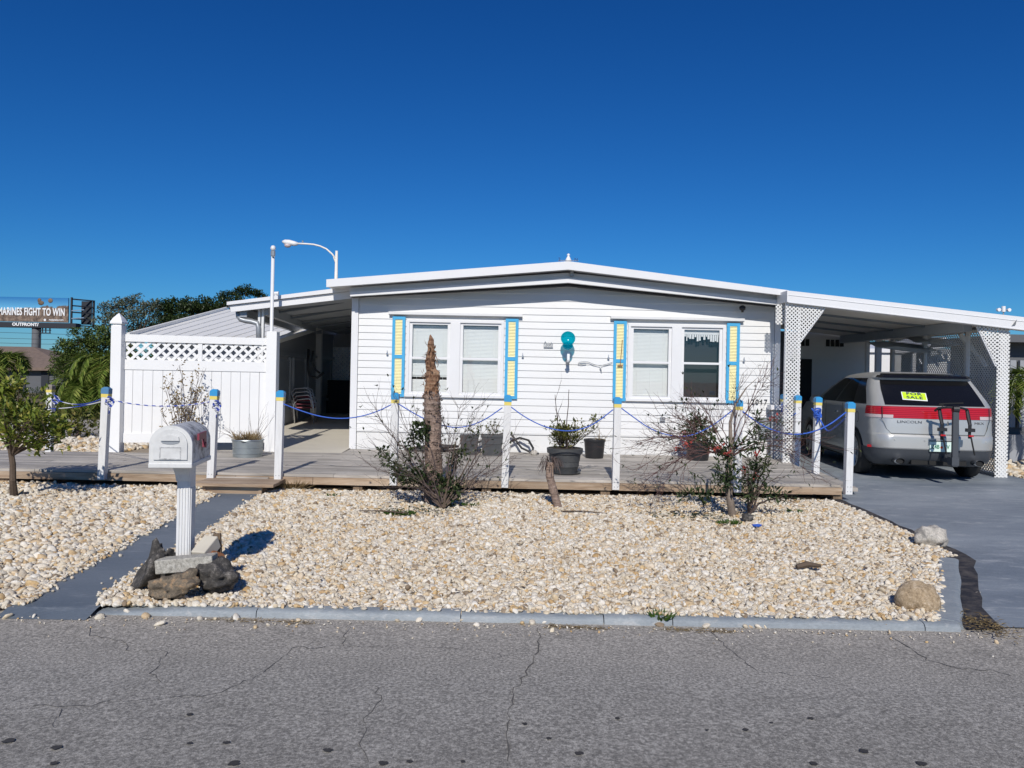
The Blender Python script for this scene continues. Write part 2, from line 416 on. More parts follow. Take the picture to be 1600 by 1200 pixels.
M['rock_tan'] = rockm('tan_coral_rock', (.16, .11, .06, 1), (.36, .27, .17, 1), (.55, .46, .34, 1), 11)
M['block'] = rockm('rough_concrete_block', (.16, .15, .13, 1), (.40, .38, .33, 1), (.55, .53, .48, 1), 14)
M['rust'] = paint('rusty_brick', (.32, .13, .05, 1), .9, .3, 10)
def grassground():
    k = NT('dry_grass_ground'); co = k.coord(); n = k.noise(co, .5, 6, .7); n2 = k.noise(co, 14, 4, .7)
    c = k.ramp(n, [(.3, (.10, .105, .035, 1)), (.55, (.2, .155, .08, 1)), (.75, (.27, .2, .12, 1))])
    c = k.mix(.6, c, k.ramp(n2, [(.3, G(.45)), (.7, G(1.3))]), 'MULTIPLY')
    k.set(c, .95); k.bump(n2, 1, .05); return k.m
M['ground'] = grassground()
M['roof_brown'] = paint('brown_shingles', (.22, .16, .125, 1), .9, .35, 3, (.1, .075, .06, 1), bump=.6, fine=14)
M['grey_wall'] = paint('grey_stucco', (.12, .125, .135, 1), .8, .1, 2)
M['navy'] = paint('dark_slate_paint', (.022, .026, .035, 1), .7, .1)
M['dim_wall'] = paint('grey_panel_wall', (.33, .345, .37, 1), .6, .12, 3)
M['roof_white'] = paint('cream_roof_panel', (.88, .86, .79, 1), .5, .08, 1.2, (.5, .46, .36, 1))
M['turq'] = None
def turq():
    k = NT('turquoise_glass'); k.set(srgb(0, 165, 185), .12)
    t = k.n('ShaderNodeBsdfTransparent'); t.inputs[0].default_value = (.10, .80, .88, 1)
    tl = k.n('ShaderNodeBsdfTranslucent'); tl.inputs[0].default_value = srgb(0, 190, 205)
    mx = k.n('ShaderNodeMixShader'); mx.inputs[0].default_value = .6; k.l(k.b.outputs[0], mx.inputs[1]); k.l(t.outputs[0], mx.inputs[2])
    m2 = k.n('ShaderNodeMixShader'); m2.inputs[0].default_value = .2; k.l(mx.outputs[0], m2.inputs[1]); k.l(tl.outputs[0], m2.inputs[2])
    k.l(m2.outputs[0], k.out.inputs[0]); return k.m
M['turq'] = turq()
M['carpaint'] = paint('silver_car_paint', (.53, .53, .51, 1), .32, .02, 2, metal=.45)
M['carglass'] = glassmat('tinted_car_glass', (.012, .012, .014, 1), .04, .03)
M['cardark'] = paint('dark_bumper_plastic', (.06, .066, .075, 1), .5, .08, 5)
M['chrome'] = paint('chrome', (.75, .75, .76, 1), .12, .02, metal=1)
M['carblack'] = paint('gloss_black', (.008, .008, .009, 1), .12, .02)
M['seam'] = paint('panel_gap_black', (.01, .01, .01, 1), .8, .05)
def redl():
    k = NT('red_lamp_lens'); co = k.coord((1, 1, 1)); w = k.n('ShaderNodeTexWave', bands_direction='Z'); w.inputs['Scale'].default_value = 11
    k.l(co, w.inputs[0]); k.set(k.ramp(w.outputs['Fac'], [(0, (.30, .006, .012, 1)), (1, (.52, .02, .03, 1))]), .15); return k.m
M['redlens'] = redl()
M['clearlens'] = paint('clear_lamp_lens', (.55, .45, .44, 1), .12, .02)
M['sign_yellow'] = paint('fluorescent_yellow_print', srgb(205, 240, 40), .6, .02)
M['print_navy'] = paint('navy_print', srgb(25, 35, 90), .6, .02)
M['print_green'] = paint('green_print', srgb(40, 120, 90), .6, .02)
M['orange'] = paint('orange_print', srgb(230, 90, 30), .6, .02)
M['print_white'] = paint('white_print', (.82, .82, .82, 1), .6, .02)
M['plate'] = paint('plate_white', srgb(215, 235, 225), .4, .03)
M['flagred'] = paint('faded_maroon_plastic', (.24, .035, .06, 1), .5, .2, 9)
def smudged():
    k = NT('smudged_white_plastic'); n = k.noise(k.coord((1, 2.2, 2.2)), 7, 7, .72, .5); n2 = k.noise(k.coord((3, 1, 3)), 20, 5, .7)
    c = k.ramp(n, [(.40, (.62, .62, .61, 1)), (.52, (.50, .50, .49, 1)), (.60, (.20, .195, .185, 1)), (.70, (.07, .065, .06, 1))])
    c = k.mix(.45, c, k.ramp(n2, [(.3, G(.6)), (.65, G(1.25))]), 'MULTIPLY'); k.set(c, .55); k.bump(n2, .15, .003); return k.m
M['mailbox'] = smudged()
M['flap'] = paint('clean_white_plastic', (.68, .68, .66, 1), .5, .25, 9)
# ------------------------------------------------------------------ camera, sky and sun
cam = bpy.data.cameras.new('camera'); cam.sensor_width = 36; cam.lens = F / 1600 * 36
cam.shift_y = (HY - 600) / 1600; cam.clip_end = 3000; cam.clip_start = .05
co = bpy.data.objects.new('camera', cam); COL.objects.link(co)
co.matrix_world = Matrix.Translation((0, 0, EYE)) @ Matrix.Rotation(R(90), 4, 'X') @ Matrix.Rotation(ROLL, 4, 'Z')
SC.camera = co
SUN_EL, SUN_AZ = 36.0, 182.8      # azimuth of the sun, clockwise from +Y
W = bpy.data.worlds.new('World'); SC.world = W; W.use_nodes = True
wt = W.node_tree; bg = wt.nodes['Background']
sky = wt.nodes.new('ShaderNodeTexSky'); sky.sky_type = 'NISHITA'; sky.sun_disc = False
sky.sun_elevation = R(SUN_EL); sky.sun_rotation = R(SUN_AZ); sky.altitude = 0
sky.air_density = 1.0; sky.dust_density = 0.0; sky.ozone_density = 3.5
sp = wt.nodes.new('ShaderNodeSeparateColor'); cb = wt.nodes.new('ShaderNodeCombineColor'); wt.links.new(sky.outputs[0], sp.inputs[0])
for i, (gain, power) in enumerate(((.20, 1.7), (.43, 1.27), (.70, 1.10))):
    m1 = wt.nodes.new('ShaderNodeMath'); m1.operation = 'MULTIPLY'; m1.inputs[1].default_value = .11
    m2 = wt.nodes.new('ShaderNodeMath'); m2.operation = 'POWER'; m2.inputs[1].default_value = power
    m3 = wt.nodes.new('ShaderNodeMath'); m3.operation = 'MULTIPLY'; m3.inputs[1].default_value = gain / .11
    wt.links.new(sp.outputs[i], m1.inputs[0]); wt.links.new(m1.outputs[0], m2.inputs[0]); wt.links.new(m2.outputs[0], m3.inputs[0]); wt.links.new(m3.outputs[0], cb.inputs[i])
wt.links.new(cb.outputs[0], bg.inputs[0]); bg.inputs[1].default_value = .11      # deeper, clearer blue as in the dry winter air of the photograph
sl = bpy.data.lights.new('sun', 'SUN'); sl.energy = 3.9; sl.angle = R(.53); sl.color = (1, .955, .89)
so = bpy.data.objects.new('sun', sl); COL.objects.link(so)
sd = Vector((math.sin(R(SUN_AZ)) * math.cos(R(SUN_EL)), math.cos(R(SUN_AZ)) * math.cos(R(SUN_EL)), math.sin(R(SUN_EL))))
so.rotation_euler = sd.to_track_quat('Z', 'Y').to_euler(); so.location = sd * 50
SC.view_settings.view_transform = 'Standard'; SC.view_settings.look = 'None'; SC.view_settings.gamma = 1; SC.view_settings.exposure = 0
SC.cycles.max_bounces = 8; SC.cycles.transparent_max_bounces = 16

# ------------------------------------------------------------------ ground sheets
b = MB(); ys = [-300, 4.9, 5.15, 10, 13, 22, 65, 1500]
for y0, y1 in zip(ys, ys[1:]):
    z0, z1 = gz(y0) - .05, gz(y1) - .05
    b.quad((-1200, y0, z0), (1200, y0, z0), (1200, y1, z1), (-1200, y1, z1))
struct(b.build('ground', M['ground']))
b = MB(); n = 40
xs = [lerp(-60, 60, i / n) for i in range(n + 1)]
ry = [-12, 0, 2.5, 4.0, 4.7, 5.0]
rz = [0, .03, .03, .02, .008, 0]
vs = [(x, y, z) for y, z in zip(ry, rz) for x in xs]
b.add(vs, [(j * (n + 1) + i, j * (n + 1) + i + 1, (j + 1) * (n + 1) + i + 1, (j + 1) * (n + 1) + i) for j in range(len(ry) - 1) for i in range(n)])
b.quad((-60, 5.0, 0), (60, 5.0, 0), (60, 5.3, 0), (-60, 5.3, 0))
struct(b.build('road', M['asphalt'], smooth=True))
def roadz(y): return pl(y, list(zip(ry, rz)))
def ribbon(mb, pts, w, zf):
    L = []
    for i, p in enumerate(pts):
        a, c = Vector(pts[max(i - 1, 0)]), Vector(pts[min(i + 1, len(pts) - 1)])
        d = (c - a); nrm = Vector((-d[1], d[0])).normalized(); ww = w * rng.uniform(.12, .6) / 2
        L.append((p[0] + nrm[0] * ww, p[1] + nrm[1] * ww, p[0] - nrm[0] * ww, p[1] - nrm[1] * ww))
    vs = []
    for l in L: vs += [(l[0], l[1], zf(l[1])), (l[2], l[3], zf(l[3]))]
    mb.add(vs, [(2 * i, 2 * i + 1, 2 * i + 3, 2 * i + 2) for i in range(len(L) - 1)])
rng = random.Random(4)
b = MB()
def crackline(pix, w):
    P = [onz(x, y, .02) for x, y in pix]; pts = []
    for a, c in zip(P, P[1:]):
        k = max(2, int((c - a).length / .045))
        for i in range(k):
            t = i / k; pts.append(((a.x + (c.x - a.x) * t) + rng.gauss(0, .009), (a.y + (c.y - a.y) * t) + rng.gauss(0, .016)))
    ribbon(b, pts, w, lambda y: roadz(y) + .003)
crackline([(840, 978), (842, 1005), (832, 1035), (805, 1075), (796, 1110), (794, 1150), (792, 1199)], .016)
crackline([(1110, 985), (1140, 1010), (1165, 1035), (1185, 1050), (1310, 1058)], .008)
crackline([(1385, 987), (1420, 1010), (1450, 1030), (1500, 1043), (1545, 1046), (1600, 1059)], .015)
crackline([(545, 975), (538, 1008), (460, 1012), (395, 1062), (345, 1083), (200, 1095), (100, 1108), (40, 1100)], .009)
crackline([(148, 972), (140, 990), (190, 1000), (195, 1015), (258, 1018), (240, 1050), (256, 1070)], .009)
crackline([(585, 1070), (593, 1095), (570, 1120), (565, 1160), (574, 1199)], .009)
crackline([(538, 1008), (700, 1010), (800, 1024)], .006)
crackline([(100, 1108), (70, 1150)], .008)
struct(b.build('road_cracks', M['crack']))
b = MB()
for px, py, r in [(14, 1159, .06), (88, 1170, .05), (297, 1117, .035), (354, 1162, .035), (365, 1195, .055), (512, 1174, .045), (598, 1195, .045), (296, 1163, .03), (820, 1132, .03), (965, 1123, .028), (1165, 1141, .035), (1267, 1123, .035), (1349, 1175, .05), (858, 1155, .03), (1272, 1195, .04), (905, 1179, .04), (1440, 1195, .05), (1205, 1130, .02), (640, 1192, .03), (1105, 1142, .02), (84, 1195, .04), (723, 1192, .025)]:
    p = onz(px, py, .025); blob(b, p.x, p.y, r * .42, r * .38, roadz(p.y) + .006, rng)
struct(b.build('road_stains', M['stain']))
# walkway, driveway
b = MB()
wl = [(-3.17, 4.95), (-3.27, 5.5), (-3.33, 6.1), (-3.5, 8.0), (-3.63, 9.5)]
wr = [(-2.7, 4.95), (-2.77, 5.67), (-2.83, 7.3), (-2.98, 8.9), (-3.0, 9.5)]
N = 20
def edge(pts, y): return pl(y, [(p[1], p[0]) for p in pts])
vs = []
for i in range(N + 1):
    y = 4.84 if i == 0 else lerp(4.98, 9.6, (i - 1) / (N - 1)); z = gz(y) + .006 if i else .006
    vs += [(edge(wl, y) - .05, y, z), (edge(wr, y) + .05, y, z)]
b.add(vs, [(2 * i, 2 * i + 1, 2 * i + 3, 2 * i + 2) for i in range(N)])
struct(b.build('walkway', M['walk']))
dz = lambda y: pl(y, [(4.9, .006), (5.3, .02), (7, .05), (10, .07), (13, .085), (26, .1)])
b = MB(); de = [(3.2, 5.05), (3.30, 5.4), (4.14, 6.9), (4.27, 10), (4.4, 13), (4.65, 18)]
vs = []; N = 44
for i in range(N + 1):
    y = lerp(5.05, 19, i / N); vs += [(edge(de, y), y, dz(y)), (9.6 if y < 12 else 8.35, y, dz(y))]
b.add(vs, [(2 * i, 2 * i + 1, 2 * i + 3, 2 * i + 2) for i in range(N)])
struct(b.build('driveway', M['drive']))
b = MB()      # black tar strip between the gravel and the driveway
te = [(3.0, 4.98), (3.1, 5.3), (3.95, 6.85), (4.1, 8), (4.15, 10.4)]; vs = []
for i in range(25):
    y = lerp(5.0, 10.3, i / 24); vs += [(edge(te, y) - .02, y, dz(y) - .004), (edge(de, y) + .03 + rng.gauss(0, .012), y, dz(y) + .004)]
b.add(vs, [(2 * i, 2 * i + 1, 2 * i + 3, 2 * i + 2) for i in range(24)])
struct(b.build('tar_strip', M['tar']))
# kerb: front run in pieces with joints, and the return beside the driveway
b = MB(); kr = random.Random(3)
def kerbrun(P, nrm, h, t0=0, t1=0):
    prof = [(-.06, -.05), (-.052, .5), (-.04, .84), (-.018, 1), (.06, 1), (.065, -.05)]
    n = len(P); m = len(prof); vs = []
    for i, (x, y) in enumerate(P):
        tp = min(1, lerp(.25, 1, i / max(1, t0)) if t0 and i < t0 else 1); hh = h * tp * (1 + .07 * mnoise.noise(Vector((x * 3, y * 3, 1)))); o = .009 * mnoise.noise(Vector((x * 4, y * 4, 7)))
        for u, z in prof:
            u2 = u + o + .006 * mnoise.noise(Vector((x * 14, u * 20, z * 3))); vs.append((x + nrm[0] * u2, y + nrm[1] * u2, z * hh if z > 0 else z))
    b.add(vs, [tuple(range(m))[::-1], tuple(range((n - 1) * m, n * m))] + [(i * m + k, i * m + k + 1, (i + 1) * m + k + 1, (i + 1) * m + k) for i in range(n - 1) for k in range(m - 1)])
kx = [-2.66, -1.62, -.30, .625, 1.07, 2.70, 2.93]
for i, (x0, x1) in enumerate(zip(kx, kx[1:])):
    n = max(3, int((x1 - x0) / .05)); kerbrun([(lerp(x0 + .003, x1 - .003, k / n), 5.02) for k in range(n + 1)], (0, 1), .05 + kr.gauss(0, .002), 12 if i == 0 else 0)
n = 30; d = Vector((1.02, 1.72)).normalized(); kerbrun([(lerp(2.90, 3.93, k / n), lerp(5.05, 6.84, k / n)) for k in range(n + 1)], (-d[1] * 1.4, d[0] * 1.4), .055)
struct(b.build('kerb', M['kerb'], auto=50))
# gravel beds
polyA = lambda x, y: (edge(wr, y) < x if y < 9.6 else x > -3.3) and x < (pl(y, [(5.03, 2.84), (6.87, 3.88), (6.95, 4.05), (10.4, 4.18)]))
polyB = lambda x, y: x < edge(wl, y) if y < 9.6 else x <= -3.3
b = MB()
def sheet(x0, x1, y0, y1, nx, ny, zf):
    vs = [(lerp(x0, x1, i / nx), lerp(y0, y1, j / ny), zf(lerp(y0, y1, j / ny))) for j in range(ny + 1) for i in range(nx + 1)]
    b.add(vs, [(j * (nx + 1) + i, j * (nx + 1) + i + 1, (j + 1) * (nx + 1) + i + 1, (j + 1) * (nx + 1) + i) for j in range(ny) for i in range(nx)])
bedz = lambda y: gz(y) - .006
sheet(-9, 2.75, 5.09, 6.9, 4, 6, bedz); sheet(-9, 4.2, 6.9, 13.4, 4, 6, bedz)
b.v = [(min(x, pl(y, [(5.05, 2.8), (6.87, 3.82), (6.95, 4.12), (14, 4.2)])), y, z) for x, y, z in b.v]
sheet(-13, -6.2, 13.4, 16.6, 2, 2, bedz); sheet(8.5, 16, 11, 20, 2, 2, lambda y: gz(y) - .01)
struct(b.build('gravel_bed', M['gravelbed']))
# the stones: one scatter of countless pebbles
stones = bpy.data.collections.new('stone_shapes')
for i in range(6):
    sb = MB(); rr = random.Random(i)
    sb.rock((0, 0, 0), (.5 * rr.uniform(.9, 1.2), .5 * rr.uniform(.62, .85), .5 * rr.uniform(.42, .6)), i + 3, 2, .22, freq=1.1)
    o = sb.build('river_stone', M['stone'], smooth=True); COL.objects.unlink(o); stones.objects.link(o)
rg = np.random.default_rng(7)
def scatter(x0, x1, y0, y1, cell, test, base, size):
    nx, ny = int((x1 - x0) / cell), int((y1 - y0) / cell)
    X, Y = np.meshgrid(np.arange(nx), np.arange(ny))
    X = x0 + (X.ravel() + .5 + rg.uniform(-.5, .5, X.size)) * cell; Y = y0 + (Y.ravel() + .5 + rg.uniform(-.5, .5, Y.size)) * cell
    out = []
    for x, y in zip(X, Y):
        if not test(x, y): continue
        s = size * float(np.clip(rg.lognormal(0, .36), .42, 2.2))
        out.append((x, y, base(x, y) + rg.uniform(-.004, .012) + s * .1, s))
    return out
inv = lambda x, y, m: abs(x) < (y * .67 + m)
pts = []
zb = lambda x, y: gz(y) + .012 * math.sin(x * 2.1) * math.sin(y * 1.7)
pts += scatter(-3.4, 4.3, 5.035, 7.5, .0215, polyA, zb, .0335)
pts += scatter(-3.4, 4.3, 7.5, 10.06, .0245, polyA, zb, .036)
pts += scatter(-6.4, -3.1, 4.98, 7.5, .029, lambda x, y: polyB(x, y) and inv(x, y, .8), zb, .044)
pts += scatter(-7.4, -3.3, 7.5, 10.06, .032, lambda x, y: polyB(x, y) and inv(x, y, .6), zb, .048)
pts += scatter(-11.5, -4.5, 12.2, 16.2, .058, lambda x, y: x < -7.0 or y < 13.2, zb, .075)
pts += scatter(8.45, 12, 12, 18, .065, lambda x, y: True, lambda x, y: gz(y), .08)
for k in range(900):   # looser stones rolled against the edges
    y = rg.uniform(5.2, 9.4); e = edge(wr, y); pts.append((e - rg.exponential(.022), y, gz(y) + .014, .03 * rg.uniform(.6, 1.3)))
    y = rg.uniform(5.0, 9.4); e = edge(wl, y); pts.append((e + rg.exponential(.022), y, gz(y) + .014, .034 * rg.uniform(.6, 1.3)))
for k in range(150):
    x = rg.uniform(-2.6, 2.75); pts.append((x, 5.025 + rg.uniform(-.012, .02), .062, .035 * rg.uniform(.7, 1.3)))
for px, py, s in [(228, 961, .055), (156, 962, .045), (53, 961, .04), (313, 965, .045), (336, 964, .03), (399, 978, .035), (419, 974, .03), (369, 963, .05), (466, 966, .035), (621, 967, .035), (655, 966, .045), (723, 966, .04), (745, 974, .035), (1030, 973, .05), (832, 970, .05), (816, 971, .04), (850, 969, .035), (1104, 975, .05), (1165, 976, .04), (1173, 975, .045), (1185, 977, .045), (1195, 976, .03), (1382, 979, .05), (1514, 899, .06), (1530, 928, .055), (1487, 880, .05), (1488, 892, .045), (863, 983, .03), (250, 973, .05), (12, 962, .05), (1557, 1002, .03), (200, 955, .05), (1390, 985, .03), (936, 985, .02)]:
    p = onz(px, py, .02); pts.append((p.x, p.y, max(roadz(p.y), 0) + s * .22, s * 1.15))
for k in range(420):
    x = rg.uniform(-5, 3.0); pts.append((x, 4.90 - rg.exponential(.09), .012, .011 * rg.uniform(.5, 1.6)))
P_ = np.array(pts, dtype=np.float32); n = len(P_)
me = bpy.data.meshes.new('gravel'); me.vertices.add(n); me.vertices.foreach_set('co', P_[:, :3].ravel())
at_s = me.attributes.new('scl', 'FLOAT', 'POINT'); at_s.data.foreach_set('value', P_[:, 3])
at_r = me.attributes.new('rot', 'FLOAT_VECTOR', 'POINT')
rot = np.stack([rg.normal(0, .55, n), rg.normal(0, .55, n), rg.uniform(0, 6.28, n)], 1).astype(np.float32); at_r.data.foreach_set('vector', rot.ravel())
at_i = me.attributes.new('idx', 'INT', 'POINT'); at_i.data.foreach_set('value', rg.integers(0, 6, n).astype(np.int32))
me.materials.append(M['stone'])
gravel = bpy.data.objects.new('gravel', me); COL.objects.link(gravel)
struct(gravel, 'stuff', 'bed of cream and tan river stones filling the front yard', 'gravel')
ng = bpy.data.node_groups.new('stone_scatter', 'GeometryNodeTree')
ng.interface.new_socket('Geometry', in_out='INPUT', socket_type='NodeSocketGeometry'); ng.interface.new_socket('Geometry', in_out='OUTPUT', socket_type='NodeSocketGeometry')
gi = ng.nodes.new('NodeGroupInput'); go = ng.nodes.new('NodeGroupOutput'); ip = ng.nodes.new('GeometryNodeInstanceOnPoints')
ci = ng.nodes.new('GeometryNodeCollectionInfo'); ci.inputs['Collection'].default_value = stones; ci.inputs['Separate Children'].default_value = True; ci.inputs['Reset Children'].default_value = True
def attr(nm, tp):
    a = ng.nodes.new('GeometryNodeInputNamedAttribute'); a.data_type = tp; a.inputs['Name'].default_value = nm
    return [o for o in a.outputs if o.name == 'Attribute' and o.enabled][0]
ng.links.new(gi.outputs[0], ip.inputs['Points']); ng.links.new(ci.outputs[0], ip.inputs['Instance'])
ip.inputs['Pick Instance'].default_value = True
ng.links.new(attr('idx', 'INT'), ip.inputs['Instance Index']); ng.links.new(attr('rot', 'FLOAT_VECTOR'), ip.inputs['Rotation']); ng.links.new(attr('scl', 'FLOAT'), ip.inputs['Scale'])
ng.links.new(ip.outputs[0], go.inputs[0])
mod = gravel.modifiers.new('stones', 'NODES'); mod.node_group = ng
# side street far left, sidewalk
b = MB(); b.quad((-60, 16.9, gz(16.9) - .035), (-6.9, 16.9, gz(16.9) - .035), (-6.9, 22.3, gz(22.3) - .035), (-60, 22.3, gz(22.3) - .035))
struct(b.build('side_street', M['asphalt']))
# ------------------------------------------------------------------ the mobile home
HYW = 13.38          # front wall
ZD = .26             # deck level
home = thing('mobile_home', 'white mobile home with lap siding, a low gable roof and blue and yellow shutters', 'house', (.95, HYW, ZD))
XL, XR, XC = at(548, 600, HYW).x, at(1217, 600, HYW).x, at(888, 600, HYW).x
wtop = lambda x: lerp(at(552, 461, HYW - .1).z, at(888, 440, HYW - .1).z, (x - XL) / (XC - XL)) if x < XC else lerp(at(888, 440, HYW - .1).z, at(1215, 470, HYW - .1).z, (x - XC) / (XR - XC))
WINX = [at(711, 560, HYW).x, at(1056, 560, HYW).x]
b = MB()
b.box(XL + .1, XR, HYW + .2, HYW + 14, .06, 2.55)                       # body of the house (front face hidden behind the siding)
b.prism([(XL + .1, 2.55), (XR, 2.55), (XR, wtop(XR)), (XC, wtop(XC)), (XL + .1, wtop(XL))], HYW + .2, HYW + 14, lambda u, v, a: (u, a, v))
zs = ZD + .33; pitch = .1215; k = 0
while zs + k * pitch < 3.2:
    z0, z1 = zs + k * pitch, zs + (k + 1) * pitch
    def xr(z):
        if z <= wtop(XL): return XL + .12, XR - .1
        t = (z - wtop(XL)) / (wtop(XC) - wtop(XL))
        return lerp(XL + .12, XC, min(t, 1)), lerp(XR - .1, XC, min(t, 1))
    a0, a1 = xr(z0); c0, c1 = xr(z1 - .001)
    if a1 - a0 > .1:
        y0, y1, yb = HYW - .015, HYW - .001, HYW + .029
        segs = [(a0, a1, c0, c1)]
        if z0 < 1.865 + .66 and z1 > 1.865 - .66:      # leave the window openings free
            segs = []; p0, q0 = a0, c0
            for wx in WINX: segs.append((p0, wx - .84, q0, wx - .84)); p0 = q0 = wx + .84
            segs.append((p0, a1, q0, c1))
        for a0, a1, c0, c1 in segs: b.add([(a0, y0, z0), (a1, y0, z0), (c1, y1, z1), (c0, y1, z1), (a0, yb, z0), (a1, yb, z0)], [(0, 1, 2, 3), (4, 5, 1, 0)])
    k += 1
b.build('wall', M['siding'], home)
b = MB(); b.box(XL + .12, XR - .1, HYW + .012, HYW + .029, ZD - .2, zs)
x = XL + .3
while x < XR - .2: b.box(x, x + .012, HYW + .004, HYW + .012, ZD - .2, zs - .02); x += .2
b.box(XL + .12, XR - .1, HYW - .012, HYW + .012, zs - .02, zs + .005)
b.build('skirting', M['siding'], home)
b = MB(); b.box(XL, XL + .115, HYW - .035, HYW + .2, ZD + .003, wtop(XL) - .02); b.box(XR - .095, XR, HYW - .035, HYW + .2, ZD + .003, wtop(XR) - .02)
b.build('corner_trim', M['white'], home)
# gable trim: old eave board with a lip under the newer roof
b = MB()
def gable(mb, yA, yB, pts):   # strip between two pixel polylines at depth yA, going back to yB
    (lt, lb), (ct, cb), (rt, rb) = pts
    P = [at(*q, yA) for q in (lt, ct, rt, rb, cb, lb)]
    mb.prism([(p.x, p.z) for p in P], yA, yB, lambda u, v, a: (u, a, v))
gable(b, 13.09, HYW + .02, (((546, 449), (546, 459)), ((888, 426), (888, 436)), ((1224, 463), (1224, 473))))
gable(b, 13.0, 13.09, (((547, 456), (547, 463)), ((888, 434), (888, 441.5)), ((1222, 469.5), (1222, 477))))
b.build('gable_trim', M['white'], home)
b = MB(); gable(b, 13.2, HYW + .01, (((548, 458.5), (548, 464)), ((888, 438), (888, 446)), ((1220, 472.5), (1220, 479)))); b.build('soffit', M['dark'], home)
# roof with a white metal edge
rl, rc, rr_ = at(510, 437, 12.82), at(888, 408.5, 12.82), at(1232, 454, 12.82)
rl2, rc2, rr2 = at(510, 447.5, 12.82), at(888, 420, 12.82), at(1232, 461.5, 12.82)
b = MB(); b.prism([(p.x, p.z) for p in (rl2, rc2, rr2, rr_, rc, rl)], 12.84, HYW + 14.3, lambda u, v, a: (u, a, v))
roof = b.build('roof', M['alum'], home)
b = MB()
def edgeband(mb, p0, p1, t0, t1, y0, y1): mb.prism([(p0.x, p0.z), (p1.x, p1.z), (t1.x, t1.z), (t0.x, t0.z)], y0, y1, lambda u, v, a: (u, a, v))
edgeband(b, rl2 - Vector((0, 0, .012)), rc2 - Vector((0, 0, .012)), rl + Vector((0, 0, .004)), rc + Vector((0, 0, .004)), 12.815, 12.84)
edgeband(b, rc2 - Vector((0, 0, .012)), rr2 - Vector((0, 0, .012)), rc + Vector((0, 0, .004)), rr_ + Vector((0, 0, .004)), 12.815, 12.84)
b.build('roof_edge', M['white'], roof)
b = MB(); b.box(XC - .03, XC + .03, 13.02, 13.1, rc2.z - .09, rc2.z); b.build('ridge_bracket', M['grey_metal'], roof)

